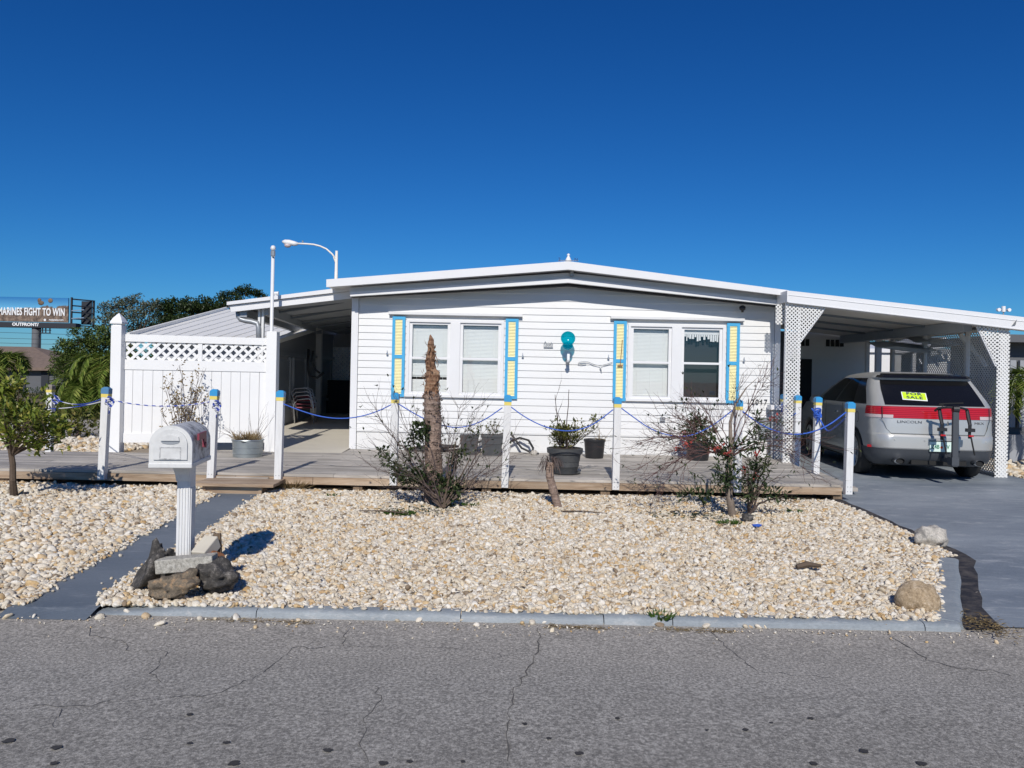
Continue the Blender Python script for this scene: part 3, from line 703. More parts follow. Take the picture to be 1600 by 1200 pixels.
# windows
def window(px, dark):
    c = at(px, 560, HYW); c.z = 1.865; w, h = .845, .665
    X = lambda x: c.x + x
    f = MB(); y0, y1 = HYW - .055, HYW + .02
    f.box(X(-w), X(w), y0, y1, c.z + h - .045, c.z + h); f.box(X(-w) - .02, X(w) + .02, y0 - .01, y1, c.z - h - .01, c.z - h + .04)
    f.box(X(-w), X(-w + .05), y0, y1, c.z - h + .04, c.z + h - .045); f.box(X(w - .05), X(w), y0, y1, c.z - h + .04, c.z + h - .045)
    f.box(X(-.085), X(.085), y0 - .006, y1, c.z - h + .04, c.z + h - .045)
    win = f.build('window', M['white'], home, bevel=.004)
    for s in (-1, 1):
        a0, a1 = (-w + .05, -.085) if s < 0 else (.085, w - .05)
        sb = MB(); ya = HYW - .035; t = .05
        for z0, z1, yy in ((c.z - .02, c.z + h - .045, ya + .012), (c.z - h + .04, c.z + .02, ya)):
            sb.box(X(a0), X(a1), yy, yy + .03, z0, z0 + t * .8); sb.box(X(a0), X(a1), yy, yy + .03, z1 - t * .75, z1)
            sb.box(X(a0), X(a0 + t), yy, yy + .03, z0 + t * .8, z1 - t * .75); sb.box(X(a1 - t), X(a1), yy, yy + .03, z0 + t * .8, z1 - t * .75)
        sb.build('sash', M['white'], win)
        gb = MB()
        gb.box(X(a0 + .04), X(a1 - .04), ya + .024, ya + .028, c.z, c.z + h - .07); gb.box(X(a0 + .04), X(a1 - .04), ya + .012, ya + .016, c.z - h + .07, c.z)
        gb.build('pane', M['glass'], win)
        rb = MB(); rb.box(X(a0 - .02), X(a1 + .02), HYW + .16, HYW + .17, c.z - h, c.z + h)
        rb.build('dark_room', M['interior'], win)
        if dark and s > 0:
            lb = MB(); r2 = random.Random(3); zz = c.z + h - .16
            lb.box(X(a0), X(a1), HYW + .03, HYW + .035, zz, zz + .10)
            x = a0
            while x < a1:
                ww = r2.uniform(.02, .05); lb.box(X(x), X(x + ww * .8), HYW + .03, HYW + .034, zz - r2.uniform(.03, .13), zz - .002); x += ww
            lb.build('lace_valance', M['lace'], win)
        else:
            bb = MB(); bot = c.z - h + (.1 if dark else .06); z = c.z + h - .1
            skip = (c.z - .35, c.z - .30) if (not dark and s < 0) else None
            while z > bot:
                if not (skip and skip[0] < z < skip[1]):
                    bb.add([(X(a0 + .02), HYW + .072, z), (X(a1 - .02), HYW + .072, z), (X(a1 - .02), HYW + .064, z - .026), (X(a0 + .02), HYW + .064, z - .026)], [(0, 1, 2, 3)])
                z -= .024
            for xx in (.18, .5, .82):
                xx = lerp(a0, a1, xx); bb.box(X(xx) - .002, X(xx) + .002, HYW + .055, HYW + .058, bot - .02, c.z + h - .09)
            if skip: bb.box(X(a0 + .02), X(a1 - .02), HYW + .054, HYW + .08, skip[1], skip[1] + .06)
            else: bb.box(X(a0 + .02), X(a1 - .02), HYW + .055, HYW + .08, bot - .02, bot)
            bb.box(X(a0 + .02), X(a1 - .02), HYW + .045, HYW + .09, c.z + h - .09, c.z + h - .055)
            bb.build('blind', M['blind'], win)
    # shutters and the track above
    for s in (-1, 1):
        xc = c.x + s * (w + .135); sw, sh = .112, .695; zc = c.z + .015
        sb = MB(); y0 = HYW - .05; y1 = HYW - .021
        sb.box(xc - sw, xc - sw + .05, y0, y1, zc - sh, zc + sh); sb.box(xc + sw - .05, xc + sw, y0, y1, zc - sh, zc + sh)
        for z0, z1 in ((sh - .05, sh), (-.03, .03), (-sh, -sh + .05)): sb.box(xc - sw + .05, xc + sw - .05, y0, y1, zc + z0, zc + z1)
        sh_o = sb.build('shutter', M['shutter_blue'], home)
        lb = MB()
        for z0, z1 in ((.03, sh - .05), (-sh + .05, -.03)):
            n = 24
            for i in range(n):
                z = lerp(z0, z1, i / n) + zc; dz_ = (z1 - z0) / n
                lb.add([(xc - sw + .05, y0 + .004, z + .003), (xc + sw - .05, y0 + .004, z + .003), (xc + sw - .05, y0 + .022, z + dz_ + .002), (xc - sw + .05, y0 + .022, z + dz_ + .002),
                        (xc - sw + .05, y0 + .022, z + .003), (xc + sw - .05, y0 + .022, z + .003)], [(0, 1, 2, 3), (4, 5, 1, 0)])
        lb.build('louvres', M['shutter_yellow'], sh_o)
    hb = MB(); hb.box(c.x - w - .31, c.x + w + .31, HYW - .085, HYW - .005, c.z + .735, c.z + .79); hb.box(c.x - w - .31, c.x + w + .31, HYW - .10, HYW - .085, c.z + .745, c.z + .79)
    hb.build('awning_track', M['alum'], home)
    for s in (-1, 1):
        kb = MB(); q = Vector((c.x + s * (w + .33), HYW - .03, c.z + .06)); kb.lathe([(.018, 0), (.02, .02), (.012, .025)], 8, Matrix.Rotation(R(90), 4, 'X'), q); kb.tube([q + Vector((0, -.01, 0)), q + Vector((0, -.02, .035)), q + Vector((0, -.01, .06))], .006, 5)
        kb.build('shutter_hook', M['steel'], home)
window(711, False); window(1056, True)
mb = MB(); textmesh(mb, '12017', .13, face_matrix(at(1183, 628.5, HYW - .025), (1, 0, 0), (0, 0, 1)), .004, .95, .0008, spacing=1.2)
mb.build('number_lettering', M['black_plastic'], home)
b = MB(); p = at(1035, 655, HYW - .03); b.box(p.x - .045, p.x + .045, HYW - .05, HYW - .01, p.z - .035, p.z + .035); b.box(p.x - .04, p.x - .005, HYW - .056, HYW - .05, p.z - .028, p.z + .028); b.box(p.x + .005, p.x + .04, HYW - .056, HYW - .05, p.z - .028, p.z + .028)
b.build('outlet', M['grey_metal'], home)
b = MB(); p = at(1196, 668, HYW - .06); b.box(p.x - .11, p.x + .06, HYW - .12, HYW - .02, p.z - .14, p.z + .16); b.box(p.x - .12, p.x + .07, HYW - .13, HYW - .02, p.z + .16, p.z + .175); b.build('electric_box', M['grey_metal'], home, bevel=.004)
b = MB(); p = at(1211, 500, HYW)    # flat near-black panel, colour standing in for the shaded gap beside the corner
b.box(at(1217, 500, HYW + .1).x + .004, at(1229, 500, HYW + .1).x, HYW + .1, HYW + .12, ZD, 2.45); b.build('shaded_gap_panel', M['dark'], home)
# things fixed to the wall
L = tag(MB().lathe([(.02, 0), (.024, .03), (.05, .045), (.055, .09), (.03, .115), (.012, .12)], 10, None, at(1160, 488, 13.2)).build('eave_bulb', M['black_plastic'], shift=at(1160, 488, 13.2), smooth=True), 'small black bulb hanging under the eave near the right corner', 'bulb')
lamp = thing('wall_lamp', 'turquoise glass lamp on a white stem fixed between the two windows', 'wall lamp', at(888, 568, HYW - .03))
b = MB(); c = at(887, 530.5, HYW - .2)
b.lathe([(.001, .0), (.06, .006), (.10, .03), (.122, .075), (.124, .085), (.118, .078), (.095, .036), (.055, .013), (.001, .008)], 24, Matrix.Rotation(R(78), 4, 'X'), c)
b.lathe([(.03, -.03), (.07, .0), (.088, .035), (.09, .05), (.082, .04), (.06, .01), (.02, -.02)], 20, Matrix.Rotation(R(35), 4, 'X'), at(887, 543, HYW - .24))
b.build('glass_shade', M['turq'], lamp, smooth=True)
b = MB(); p = at(888, 562, HYW - .2); b.tube([p + Vector((0, .0, .1)), p, p - Vector((0, 0, .03))], [.024, .026, .028], 10); b.build('stem', M['print_white'], lamp, smooth=True)
b = MB(); p = at(887, 566, HYW - .2); b.tube([p + Vector((0, .19, .04)), p + Vector((0, .1, -.03)), p], [.03, .016, .014], 8); b.lathe([(.02, -.03), (.04, 0), (.042, .012), (.01, .014)], 10, None, p); b.build('bracket', M['grey_metal'], lamp, smooth=True)
b = MB(); p = at(857, 537, HYW - .04)
for i, (dx, w_, h_) in enumerate(((-.055, .045, .10), (0, .05, .075), (.05, .045, .085))):
    x = p.x + dx; z = p.z - .06
    b.tube([(x - w_ / 2, HYW - .035, z), (x - w_ / 2, HYW - .035, z + h_ * .6), (x, HYW - .035, z + h_), (x + w_ / 2, HYW - .035, z + h_ * .6), (x + w_ / 2, HYW - .035, z)], .0055, 5)
    b.box(x - .008, x + .008, HYW - .04, HYW - .03, z + .01, z + h_ * .45)
b.box(p.x - .08, p.x + .08, HYW - .04, HYW - .03, p.z - .07, p.z - .052)
tag(b.build('wall_ornament', M['grey_metal'], shift=p), 'small wire ornament of three little houses left of the turquoise lamp', 'ornament')
b = MB(); pp = [at(x, y, HYW - .045) for x, y in ((957, 566), (948, 569), (938, 571.5), (928, 569.5), (919, 565.5), (912, 565), (905, 566), (903, 568), (908, 569), (916, 568))]
b.tube(pp, .006, 5); q = at(938, 571.5, HYW - .045); b.tube([q, at(938, 575, HYW - .05), at(940, 580.5, HYW - .05)], [.005, .012, .006], 6)
tag(b.build('light_string', M['grey_metal'], shift=pp[0]), 'dangling grey cord with one small bulb beside the right window', 'light string')
b = MB(); q = [at(x, y, HYW - .075) for x, y in ((972.5, 531), (971, 550), (969, 571))]; b.tube(q, .006, 5); b.box(q[2].x - .045, q[2].x + .045, HYW - .085, HYW - .065, q[2].z - .012, q[2].z + .008)
tag(b.build('thermometer_rod', M['rust'], shift=q[2]), 'thin brown rod with a foot hanging on the yellow shutter', 'rod')
# ridge weathervane
wv = thing('weathervane', 'small weathervane with letters on the roof ridge', 'weathervane', at(888, 409, 12.88))
b = MB(); c = at(888, 409, 12.88); b.tube([c, c + Vector((0, 0, .12))], .008, 6); b.tube([c + Vector((-.17, 0, .02)), c + Vector((.17, 0, .02))], .005, 5)
b.add([c + Vector((-.05, 0, .01)), c + Vector((.05, 0, .01)), c + Vector((.03, .02, .01)), c + Vector((-.03, .02, .01))], [(0, 1, 2, 3)]); b.build('rod', M['grey_metal'], wv)
b = MB(); b.lathe([(.055, .012), (.05, .03), (.03, .07), (.015, .1), (.03, .115), (.012, .135)], 10, None, c); b.build('figure', M['print_white'], wv, smooth=True)
b = MB(); textmesh(b, 'N', .08, face_matrix(c + Vector((.13, 0, .035)), (1, 0, 0), (0, 0, 1)), .004); textmesh(b, '2', .08, face_matrix(c + Vector((-.15, 0, .035)), (1, 0, 0), (0, 0, 1)), .004); b.build('letters', M['print_navy'], wv)

# ------------------------------------------------------------------ carport on the right
cp = thing('carport', 'white flat carport with lattice columns over the parked silver car', 'carport', (6.4, 12.55, .08))
YF, YB = 12.5, 17.9
tl, tr = at(1232, 454, YF), at(1640, 500, YF)
bl, br = at(1232, 471.5, YF), at(1640, 519.5, YF)
slope = lambda x: lerp(tl.z, tr.z, (x - tl.x) / (tr.x - tl.x))
slopb = lambda x: lerp(bl.z, br.z, (x - bl.x) / (br.x - bl.x))
b = MB(); b.prism([(tl.x, slope(tl.x) - .10), (tr.x, slope(tr.x) - .10), (tr.x, slope(tr.x) - .05), (tl.x, slope(tl.x) - .05)], YF + .03, YB, lambda u, v, a: (u, a, v))
croof = b.build('roof', M['soffit'], cp)
b = MB(); edgeband(b, Vector((tl.x, 0, slopb(tl.x))), Vector((tr.x, 0, slopb(tr.x))), tl, tr, YF, YF + .03)
edgeband(b, Vector((tl.x, 0, slopb(tl.x) - .012)), Vector((tr.x, 0, slopb(tr.x) - .012)), Vector((tl.x, 0, slopb(tl.x) + .004)), Vector((tr.x, 0, slopb(tr.x) + .004)), YF - .006, YF + .16)
edgeband(b, tl - Vector((0, 0, .075)), tr - Vector((0, 0, .075)), tl - Vector((0, 0, .068)), tr - Vector((0, 0, .068)), YF - .008, YF - .001)
b.box(tl.x - .02, tl.x, YF, YF + .5, slopb(tl.x), tl.z); b.build('fascia', M['white'], croof)
b = MB()
for y in (14.2, 15.4, 16.6):
    b.prism([(4.75, slope(4.75) - .13), (7.6, slope(7.6) - .13), (7.6, slope(7.6) - .1), (4.75, slope(4.75) - .1)], y, y + .1, lambda u, v, a: (u, a, v))
for x in (8.2,): b.box(x, x + .06, YF + .15, YB, slope(x) - .16, slope(x) - .1)
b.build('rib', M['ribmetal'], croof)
b = MB(); b.box(7.6, 7.75, 13.0, YB, slope(7.68) - .27, slope(7.68) - .10); b.build('beam', M['beam'], cp)
b = MB()       # loose ceiling panels that sag
for q in (((1370, 543), (1440, 552), (1465, 548), (1400, 541)), ((1430, 535), (1495, 541), (1500, 538), (1450, 533))):
    P4 = [at(x, y, 15.0) for x, y in q]; b.add(P4 + [p + Vector((0, .4, .12)) for p in P4], [(0, 1, 2, 3), (4, 7, 6, 5), (0, 4, 5, 1), (1, 5, 6, 2), (2, 6, 7, 3), (3, 7, 4, 0)])
b.build('sagging_panel', M['beam'], cp)
# lattice columns with gussets
def latpoly(name, polys, y, pitch=.062, w=.0232, th=.005, parent=cp, fn=None, mat='lattice'):
    mb = MB(); f = fn or (lambda u, v, a: (u, y + a, v))
    for q in polys: lattice(mb, q, pitch * .7071, w * .82, th, f)
    return mb, f
LX0, LX1 = at(1226, 600, 12.56).x, at(1250, 600, 12.56).x
zt = slopb(LX0) - .02
gus = at(1290, 480, 12.56).x; gz0 = at(1250, 534, 12.56).z
mb, f = latpoly('lattice', [[(LX0, ZD), (LX1, ZD), (LX1, zt - .04), (LX0, zt)], [(LX1, gz0), (gus, slopb(gus) - .02), (LX1, slopb(LX1) - .02)]], 12.56)
mb.build('lattice_column', M['lattice'], cp)
b = MB(); b.box(LX0, LX0 + .03, 12.58, 12.62, ZD, zt); b.box(LX1 - .03, LX1, 12.58, 12.62, ZD, zt - .05); b.bar((LX1, 12.6, gz0), (gus, 12.6, slopb(gus) - .02), .03, .03); b.build('column_frame', M['white'], cp)
lx = at(1212, 490, 12.75).x; zq = at(1215, 507, 12.75).z
mb = MB(); lattice(mb, [(lx, zq), (LX0 + .04, zq), (LX0 + .04, 2.86), (lx, 2.86)], .044, .019, .005, lambda u, v, a: (u, 12.75 + a, v)); mb.build('lattice_return', M['lattice'], cp)
ls = thing('lattice_guard', 'narrow knee high lattice guard with a white cap at the house corner by the carport', 'lattice guard', (at(1213, 700, 13.15).x, 13.15, ZD)); q0, q1 = at(1206, 640, 13.15), at(1219, 715, 13.15)
mb = MB(); lattice(mb, [(q0.x, ZD), (q1.x, ZD), (q1.x, q0.z), (q0.x, q0.z)], .044, .024, .006, lambda u, v, a: (u, 13.15 + a, v)); mb.build('panel', M['dim_wall'], ls); mb = MB(); mb.box(q0.x - .03, q1.x + .05, 13.1, 13.3, q0.z, q0.z + .08); mb.build('cap', M['white'], ls)
RX0, RX1 = at(1557, 600, 12.6).x, at(1577, 600, 12.6).x; zb_ = .07
gx = at(1528, 510, 12.6).x; gzr = at(1557, 572, 12.6).z
mb = MB(); fnr = lambda u, v, a: (u, 12.6 + a, v)
lattice(mb, [(RX0, gzr), (RX0, slopb(RX0) - .02), (gx, slopb(gx) - .02)], .044, .019, .005, fnr)
lattice(mb, [(RX0, zb_), (RX1, zb_), (RX1, slopb(RX1) - .02), (RX0, slopb(RX0) - .02)], .044, .019, .005, fnr)
mb.build('lattice_column', M['lattice'], cp)
b = MB(); b.box(RX1 - .15, RX1 - .01, 12.62, 12.68, zb_, slopb(RX1) - .02); b.bar((RX0, 12.63, gzr), (gx, 12.63, slopb(gx) - .02), .03, .03); b.build('column_frame', M['white'], cp)
for y0, y1 in ((12.7, 13.7), (13.78, 15.1), (15.2, 16.4)):
    mb = MB(); lattice(mb, [(y0, .1), (y1, .1), (y1, slope(8.13) - .16), (y0, slope(8.13) - .16)], .05, .021, .004, lambda u, v, a: (8.13 + a, u, v)); mb.build('lattice_panel', M['lattice'], cp)
b = MB()
for y in (13.72, 15.13, 16.42): b.box(8.08, 8.16, y, y + .06, .09, slope(8.13) - .14)
b.box(8.1, 8.2, 12.7, 16.45, .085, .12)
b.build('post', M['alum'], cp)
b = MB(); q0 = at(1500, 522, 13.75); q1 = at(1541, 572, 13.75); b.bar(q0, q1, .05, .07); b.build('brace', M['alum'], cp)
b = MB(); x = at(1372, 560, 17.85).x; b.box(x - .06, x + .06, YB - .1, YB, .1, slope(x) - .1); b.build('post', M['alum'], cp)
b = MB(); p = at(1587, 505, YF - .02); b.add([p + Vector((-.06, 0, -.04)), p + Vector((0, 0, -.03)), p + Vector((.02, 0, .06)), p + Vector((-.01, -.03, .05))], [(0, 1, 2), (0, 2, 3), (0, 3, 1), (1, 3, 2)]); b.build('clip', M['grey_metal'], croof)
# storage room closing the back of the carport
st = thing('storage_room', 'white sided storage room across the back of the carport', 'storage room', (6.4, YB, .1))
b = MB(); sx0, sx1 = XR + .01, at(1357, 560, YB).x; b.box(sx0, sx1, YB + .03, YB + 3.5, .05, 2.75)
z = .1
while z < 2.7:
    b.add([(sx0, YB + .005, z), (sx1, YB + .005, z), (sx1, YB + .025, z + .2), (sx0, YB + .025, z + .2), (sx0, YB + .03, z), (sx1, YB + .03, z)], [(0, 1, 2, 3), (4, 5, 1, 0)]); z += .2
b.box(sx1 - .06, sx1 + .02, YB - .02, YB + .03, .05, 2.75)
b.build('wall', M['siding'], st)
for a0, a1 in ((1251, 1265), (1290, 1319)):
    b = MB(); p, q = at(a0, 530, YB), at(a1, 542, YB); zc = at(1300, 536, YB).z; n = max(1, int((q.x - p.x) / .1))
    for i in range(n): b.box(lerp(p.x, q.x, i / n) + .012, lerp(p.x, q.x, (i + 1) / n) - .012, YB - .005, YB + .002, zc - .08, zc + .08)
    b.build('vent', M['dark'], st)
b = MB(); p = at(1267.5, 600, YB); b.box(p.x - .95, p.x, YB - .02, YB + .004, .1, at(1260, 561, YB).z); b.build('door', M['dark'], st)
# ------------------------------------------------------------------ patio cover on the left
pc = thing('patio_cover', 'white lean-to patio cover with dark underside left of the house', 'patio cover', (-4, 13.3, .28))
PF, PB = 13.3, 22.0
l0, r0 = at(356, 472, PF), at(548, 447.5, PF)
b = MB(); b.prism([(l0.x, l0.z - .05), (r0.x + .4, r0.z - .03), (r0.x + .4, r0.z - .08), (l0.x, l0.z - .1)], PF + .03, PB, lambda u, v, a: (u, a, v)); proof = b.build('roof', M['beam'], pc)
b = MB()
edgeband(b, l0 - Vector((-.06, 0, .17)), r0 + Vector((.05, 0, -.20)), l0 - Vector((-.03, 0, .06)), r0 + Vector((.05, 0, -.08)), PF, PF + .03)
edgeband(b, l0 - Vector((0, 0, .055)), r0 + Vector((.05, 0, -.075)), l0, r0 + Vector((.05, 0, 0)), PF - .05, PF + .03)
b.build('fascia', M['white'], proof)
b = MB()
for y in (14.4, 15.6, 16.9, 18.3, 19.8, 21.3): b.prism([(l0.x + .3, l0.z - .135), (XL - .02, r0.z - .115), (XL - .02, r0.z - .08), (l0.x + .3, l0.z - .1)], y, y + .1, lambda u, v, a: (u, a, v))
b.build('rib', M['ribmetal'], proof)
b = MB(); b.bar(at(380, 489, 13.4), at(491, 523, 20.6), .12, .14); b.build('gutter', M['grey_metal'], pc)
b = MB(); b.bar(at(415, 485, 13.5), at(500, 517, 20), .1, .16); b.bar(at(500, 517, 20), Vector((-5.1, 22, 2.72)), .1, .16); b.build('beam', M['beam'], pc)
b = MB()
for px, Y in ((404.5, 13.5), (410, 13.5)):
    p = at(px, 560, Y); b.box(p.x - .02, p.x + .02, Y - .03, Y + .03, .2, 2.72)
b.build('post', M['alum'], pc)
b = MB(); p = at(497.5, 600, 20.0); b.box(p.x - .07, p.x + .07, 19.93, 20.07, .4, 2.7); b.build('post', M['alum'], pc)
b = MB(); q = [at(x, y, 13.45) for x, y in ((372, 487), (372.5, 494), (376, 499), (383, 501), (393, 502.5), (402, 505), (404, 512), (404, 540))]; b.tube(q, .045, 8); b.build('downspout', M['grey_metal'], pc, smooth=True)
for x0, x1 in ((-5.15, -3.9), (-3.9, XL - .03)):
    b = MB(); lattice(b, [(x0, .5), (x1, .5), (x1, 2.3), (x0, 2.3)], .085, .056, .01, lambda u, v, a: (u, 21.9 + a, v)); b.box(x0, x0 + .06, 21.86, 21.95, .4, 2.5); b.build('lattice_screen', M['lattice'], pc)
b = MB(); b.box(-7.5, XL - .02, 21.88, 21.98, 2.3, 3.3); b.build('end_panel', M['dim_wall'], pc)
# patio slab
b = MB(); b.add([(-5.2, 12.66, .262), (XL + .02, 12.66, .262), (XL + .02, 20, .45), (-5.2, 20, .45), (XL + .02, 23, .45), (-5.2, 23, .45), (-5.2, 12.66, 0), (XL + .02, 12.66, 0)], [(0, 1, 2, 3), (3, 2, 4, 5), (6, 7, 1, 0)])
struct(b.build('patio_floor', M['concrete']))
# ribbed shed left of the patio
sh = thing('ribbed_shed', 'low shed with a cream ribbed roof behind the white fence', 'shed', (-7, 16.3, .1))
rz_ = lambda y: 2.25 + .14 * (y - 16)
b = MB(); A, B_, C_, D_ = (-7.9, 15.9), (-4.86, 15.9), (-4.84, 25.6), (-9.5, 25.6)
b.add([(x, y, rz_(y)) for x, y in (A, B_, C_, D_)] + [(x, y, rz_(y) - .09) for x, y in (A, B_, C_, D_)], [(0, 1, 2, 3), (7, 6, 5, 4), (0, 4, 5, 1), (1, 5, 6, 2), (2, 6, 7, 3), (3, 7, 4, 0)])
x = -7.7
while x < -4.9: 
    t = (x + 7.9) / 3.04; xe = lerp(-9.5, -4.84, t); b.bar((x, 15.88, rz_(15.88) + .004), (xe, 25.6, rz_(25.6) + .004), .03, .022); x += .3
b.bar((-7.93, 15.88, rz_(15.88)), (-9.53, 25.6, rz_(25.6)), .06, .16)
b.build('roof', M['roof_white'], sh)
b = MB(); b.prism([(16.3, .05), (25, .05), (25, rz_(25) - .1), (16.3, rz_(16.3) - .1)], -7.6, -5.1, lambda u, v, a: (a, u, v)); b.build('wall', M['dim_wall'], sh)
for y in (16.6, 17.9, 19.2, 20.5):
    b = MB(); z = .95
    while z < 1.85: b.add([(-5.06, y, z), (-5.06, y + .95, z), (-5.09, y + .95, z + .05), (-5.09, y, z + .05)], [(0, 1, 2, 3)]); z += .05
    b.box(-5.1, -5.05, y - .06, y, .9, 1.9); b.box(-5.1, -5.05, y + .95, y + 1.01, .9, 1.9); b.build('louvre_window', M['beam'], sh)
b = MB(); b.box(-5.1, -5.04, 16.3, 25, 1.93, 2.0); b.box(-5.1, -5.04, 16.3, 25, .8, .86); b.build('wall_rail', M['grey_metal'], sh)
# ------------------------------------------------------------------ deck
deck = thing('wooden_deck', 'long low weathered wooden deck running across the front of the house', 'deck', (0, 10, 0))
DR = lambda y: lerp(4.30, 4.66, (y - 10) / 3.38)
b = MB(); rng = random.Random(11); y = 10.0; bw = .142
while y < HYW - .05:
    x0 = -9.2 if y < 12.1 else (-5.3 if y < 12.6 else XL - .12)
    x1 = DR(y)
    cuts = sorted([x0] + [x for x in [-6.1 + rng.uniform(-.8, .8), -2.4 + rng.uniform(-.9, .9), 1.2 + rng.uniform(-.9, .9)] if x > x0 + .3] + [x1])
    y1 = min(y + bw - .007, HYW - .036)
    for a, c in zip(cuts, cuts[1:]):
        dzz = rng.gauss(0, .0012); b.box(a + .002, c - .002, y, y1, ZD - .035 + dzz, ZD + dzz)
    y += bw
b.build('floor', M['deck'], deck)
b = MB()
fx = [-9.2, -6.4, -3.55, -2.55, -.6, 1.35, 3.1, 4.30]
for i, (a, c) in enumerate(zip(fx, fx[1:])): b.box(a + .003, c - .003, 9.965 - .004 * (i % 2), 9.99, ZD - .128, ZD - .036)
for i in range(5):
    ya, yb2 = lerp(9.99, 13.2, i / 5), lerp(9.99, 13.2, (i + 1) / 5); b.add([(DR(ya), ya, ZD - .125), (DR(yb2), yb2 - .01, ZD - .125), (DR(yb2), yb2 - .01, ZD - .04), (DR(ya), ya, ZD - .04), (DR(ya) - .03, ya, ZD - .125), (DR(yb2) - .03, yb2 - .01, ZD - .125), (DR(yb2) - .03, yb2 - .01, ZD - .04), (DR(ya) - .03, ya, ZD - .04)], [(0, 1, 2, 3), (7, 6, 5, 4), (3, 2, 6, 7), (0, 4, 5, 1), (0, 3, 7, 4), (1, 5, 6, 2)])
b.build('fascia', M['deck_face'], deck)
for px in (10, 560, 760, 945, 1307):
    p = at(px, 760, 10.05); w = .06
    b = MB(); b.box(p.x - w, p.x + w, 10.0, 10.1, .02, ZD - .129); b.build('support_post', M['pier'], deck)
b = MB()
for x in np.arange(-8.5, 4.2, 1.3): b.box(x, x + .04, 10.12, 13.2 if x > -2.8 else 12.0, ZD - .12, ZD - .037)
b.build('joist', M['pier'], deck)
b = MB(); a0, a1 = at(309, 757, 9.6).x, at(434, 757, 9.6).x
b.box(a0, a1, 9.42, 9.68, .165, .20); b.box(a0 + .01, a1 - .01, 9.69, 9.95, .165, .20)
step = b.build('step', M['deck_face'], deck)
b = MB(); a0, a1 = at(324, 770, 9.55).x, at(406, 770, 9.55).x
b.box(a0, a1, 9.5, 9.53, .055, .164); b.box(a0 - .04, a0, 9.49, 9.95, .04, .164); b.box(a1, a1 + .04, 9.49, 9.95, .04, .164); b.build('riser', M['deck_face'], step)
b = MB(); b.box(at(339, 745, 9.95).x, at(420, 745, 9.95).x, 9.93, 9.958, ZD - .115, ZD - .045); b.build('riser', M['deck'], step)
b = MB(); p0, p1 = at(1322, 751, 10.05), at(1262, 724, 12.2)
b = MB(); b.add([(DR(10.4) + .06, 10.4, .17), (DR(10.4) + .36, 10.4, .17), (DR(12.3) + .36, 12.3, .17), (DR(12.3) + .06, 12.3, .17), (DR(10.4) + .06, 10.4, .12), (DR(10.4) + .36, 10.4, .12), (DR(12.3) + .36, 12.3, .12), (DR(12.3) + .06, 12.3, .12)], [(0, 1, 2, 3), (7, 6, 5, 4), (0, 4, 5, 1), (1, 5, 6, 2), (2, 6, 7, 3), (3, 7, 4, 0)])
for y in (10.5, 11.35, 12.15): b.box(DR(y) + .08, DR(y) + .34, y, y + .05, .06, .119)
b.build('side_step', M['deck'], deck)
# ------------------------------------------------------------------ white posts with painted tops
def dockpost(cap='blue', yel='yellow'):
    t = thing('rope_post', 'post', 'post', (0, 0, 0), 'white posts with painted tops round the deck')
    b = MB(); b.box(-.045, .045, -.045, .045, 0, 1.06); b.build('shaft', M['weathered_white'], t, world=False, bevel=.004)
    b = MB(); b.box(-.047, .047, -.047, .047, 1.06, 1.105); b.build('yellow_band', M[yel], t, world=False)
    b = MB(); b.box(-.049, .049, -.049, .049, 1.105, 1.17)
    b.add([(-.049, -.049, 1.17), (.049, -.049, 1.17), (.049, .049, 1.17), (-.049, .049, 1.17), (-.025, -.025, 1.192), (.025, -.025, 1.192), (.025, .025, 1.192), (-.025, .025, 1.192)], [(0, 1, 5, 4), (1, 2, 6, 5), (2, 3, 7, 6), (3, 0, 4, 7), (4, 5, 6, 7)])
    b.build('cap', M[cap], t, world=False)
    b = MB()
    for x in (-.02, .02):
        for z in (.04, .1): b.lathe([(.006, 0), (.006, .004)], 6, Matrix.Rotation(R(90), 4, 'X'), (x, -.045, z))
    b.build('bolt', M['grey_metal'], t, world=False)
    return t
PZ = .15
plist = [  # pixel x of the middle, Y, base z, label
    (161, 9.93, PZ, 'white post with faded blue top nearest the vinyl fence end post'),
    (331, 9.93, PZ, 'white post with blue and yellow top just behind the mailbox'),
    (436, 9.93, PZ, 'white post with blue top at the right end of the deck step'),
    (616, 9.93, PZ, 'white post in front of the left shutter, left of the palm stump'),
    (790, 9.93, PZ, 'white post with blue top between palm stump and big flower pot'),
    (963, 9.93, PZ, 'white post right of the big grey flower pot'),
    (1153, 9.93, PZ, 'white post half hidden behind the red flowered bush'),
    (1326, 9.93, PZ, 'white post standing at the front right corner of the deck'),
    (1275, 11.55, ZD - .05, 'white post with knotted blue rope on the deck edge beside the car'),
    (1245, 12.5, ZD - .05, 'white post directly in front of the left lattice column'),
    (1224, 13.2, ZD - .05, 'rearmost white post against the house corner beside the lattice')]
POST = {}
proto = dockpost('grey_blue')
proto2 = dockpost('blue')
for i, (px, Y, z, lab) in enumerate(plist):
    p = at(px, 690, Y); loc = Vector((p.x, Y, z))
    if i == 0: o = proto; o.location = loc; o['label'] = lab
    elif i == 1: o = proto2; o.location = loc; o['label'] = lab
    else: o = copy_thing(proto2, loc, lab)
    ln = .006 * math.sin(i * 2.3); o.rotation_euler = (ln, .012 * math.sin(i * 1.7 + 1) + (.02 if px < 500 else .006), 0)
    if Y > 11: o.scale = (1, 1, .97)
    POST[px] = loc
t = dockpost('bare_cap'); t['label'] = 'white post with worn bare wooden top behind the leafy little tree'
p = at(77.5, 690, 12.05); t.location = (p.x, 12.05, ZD - .05); t.scale = (1, 1, .92); POST[78] = t.location.copy()
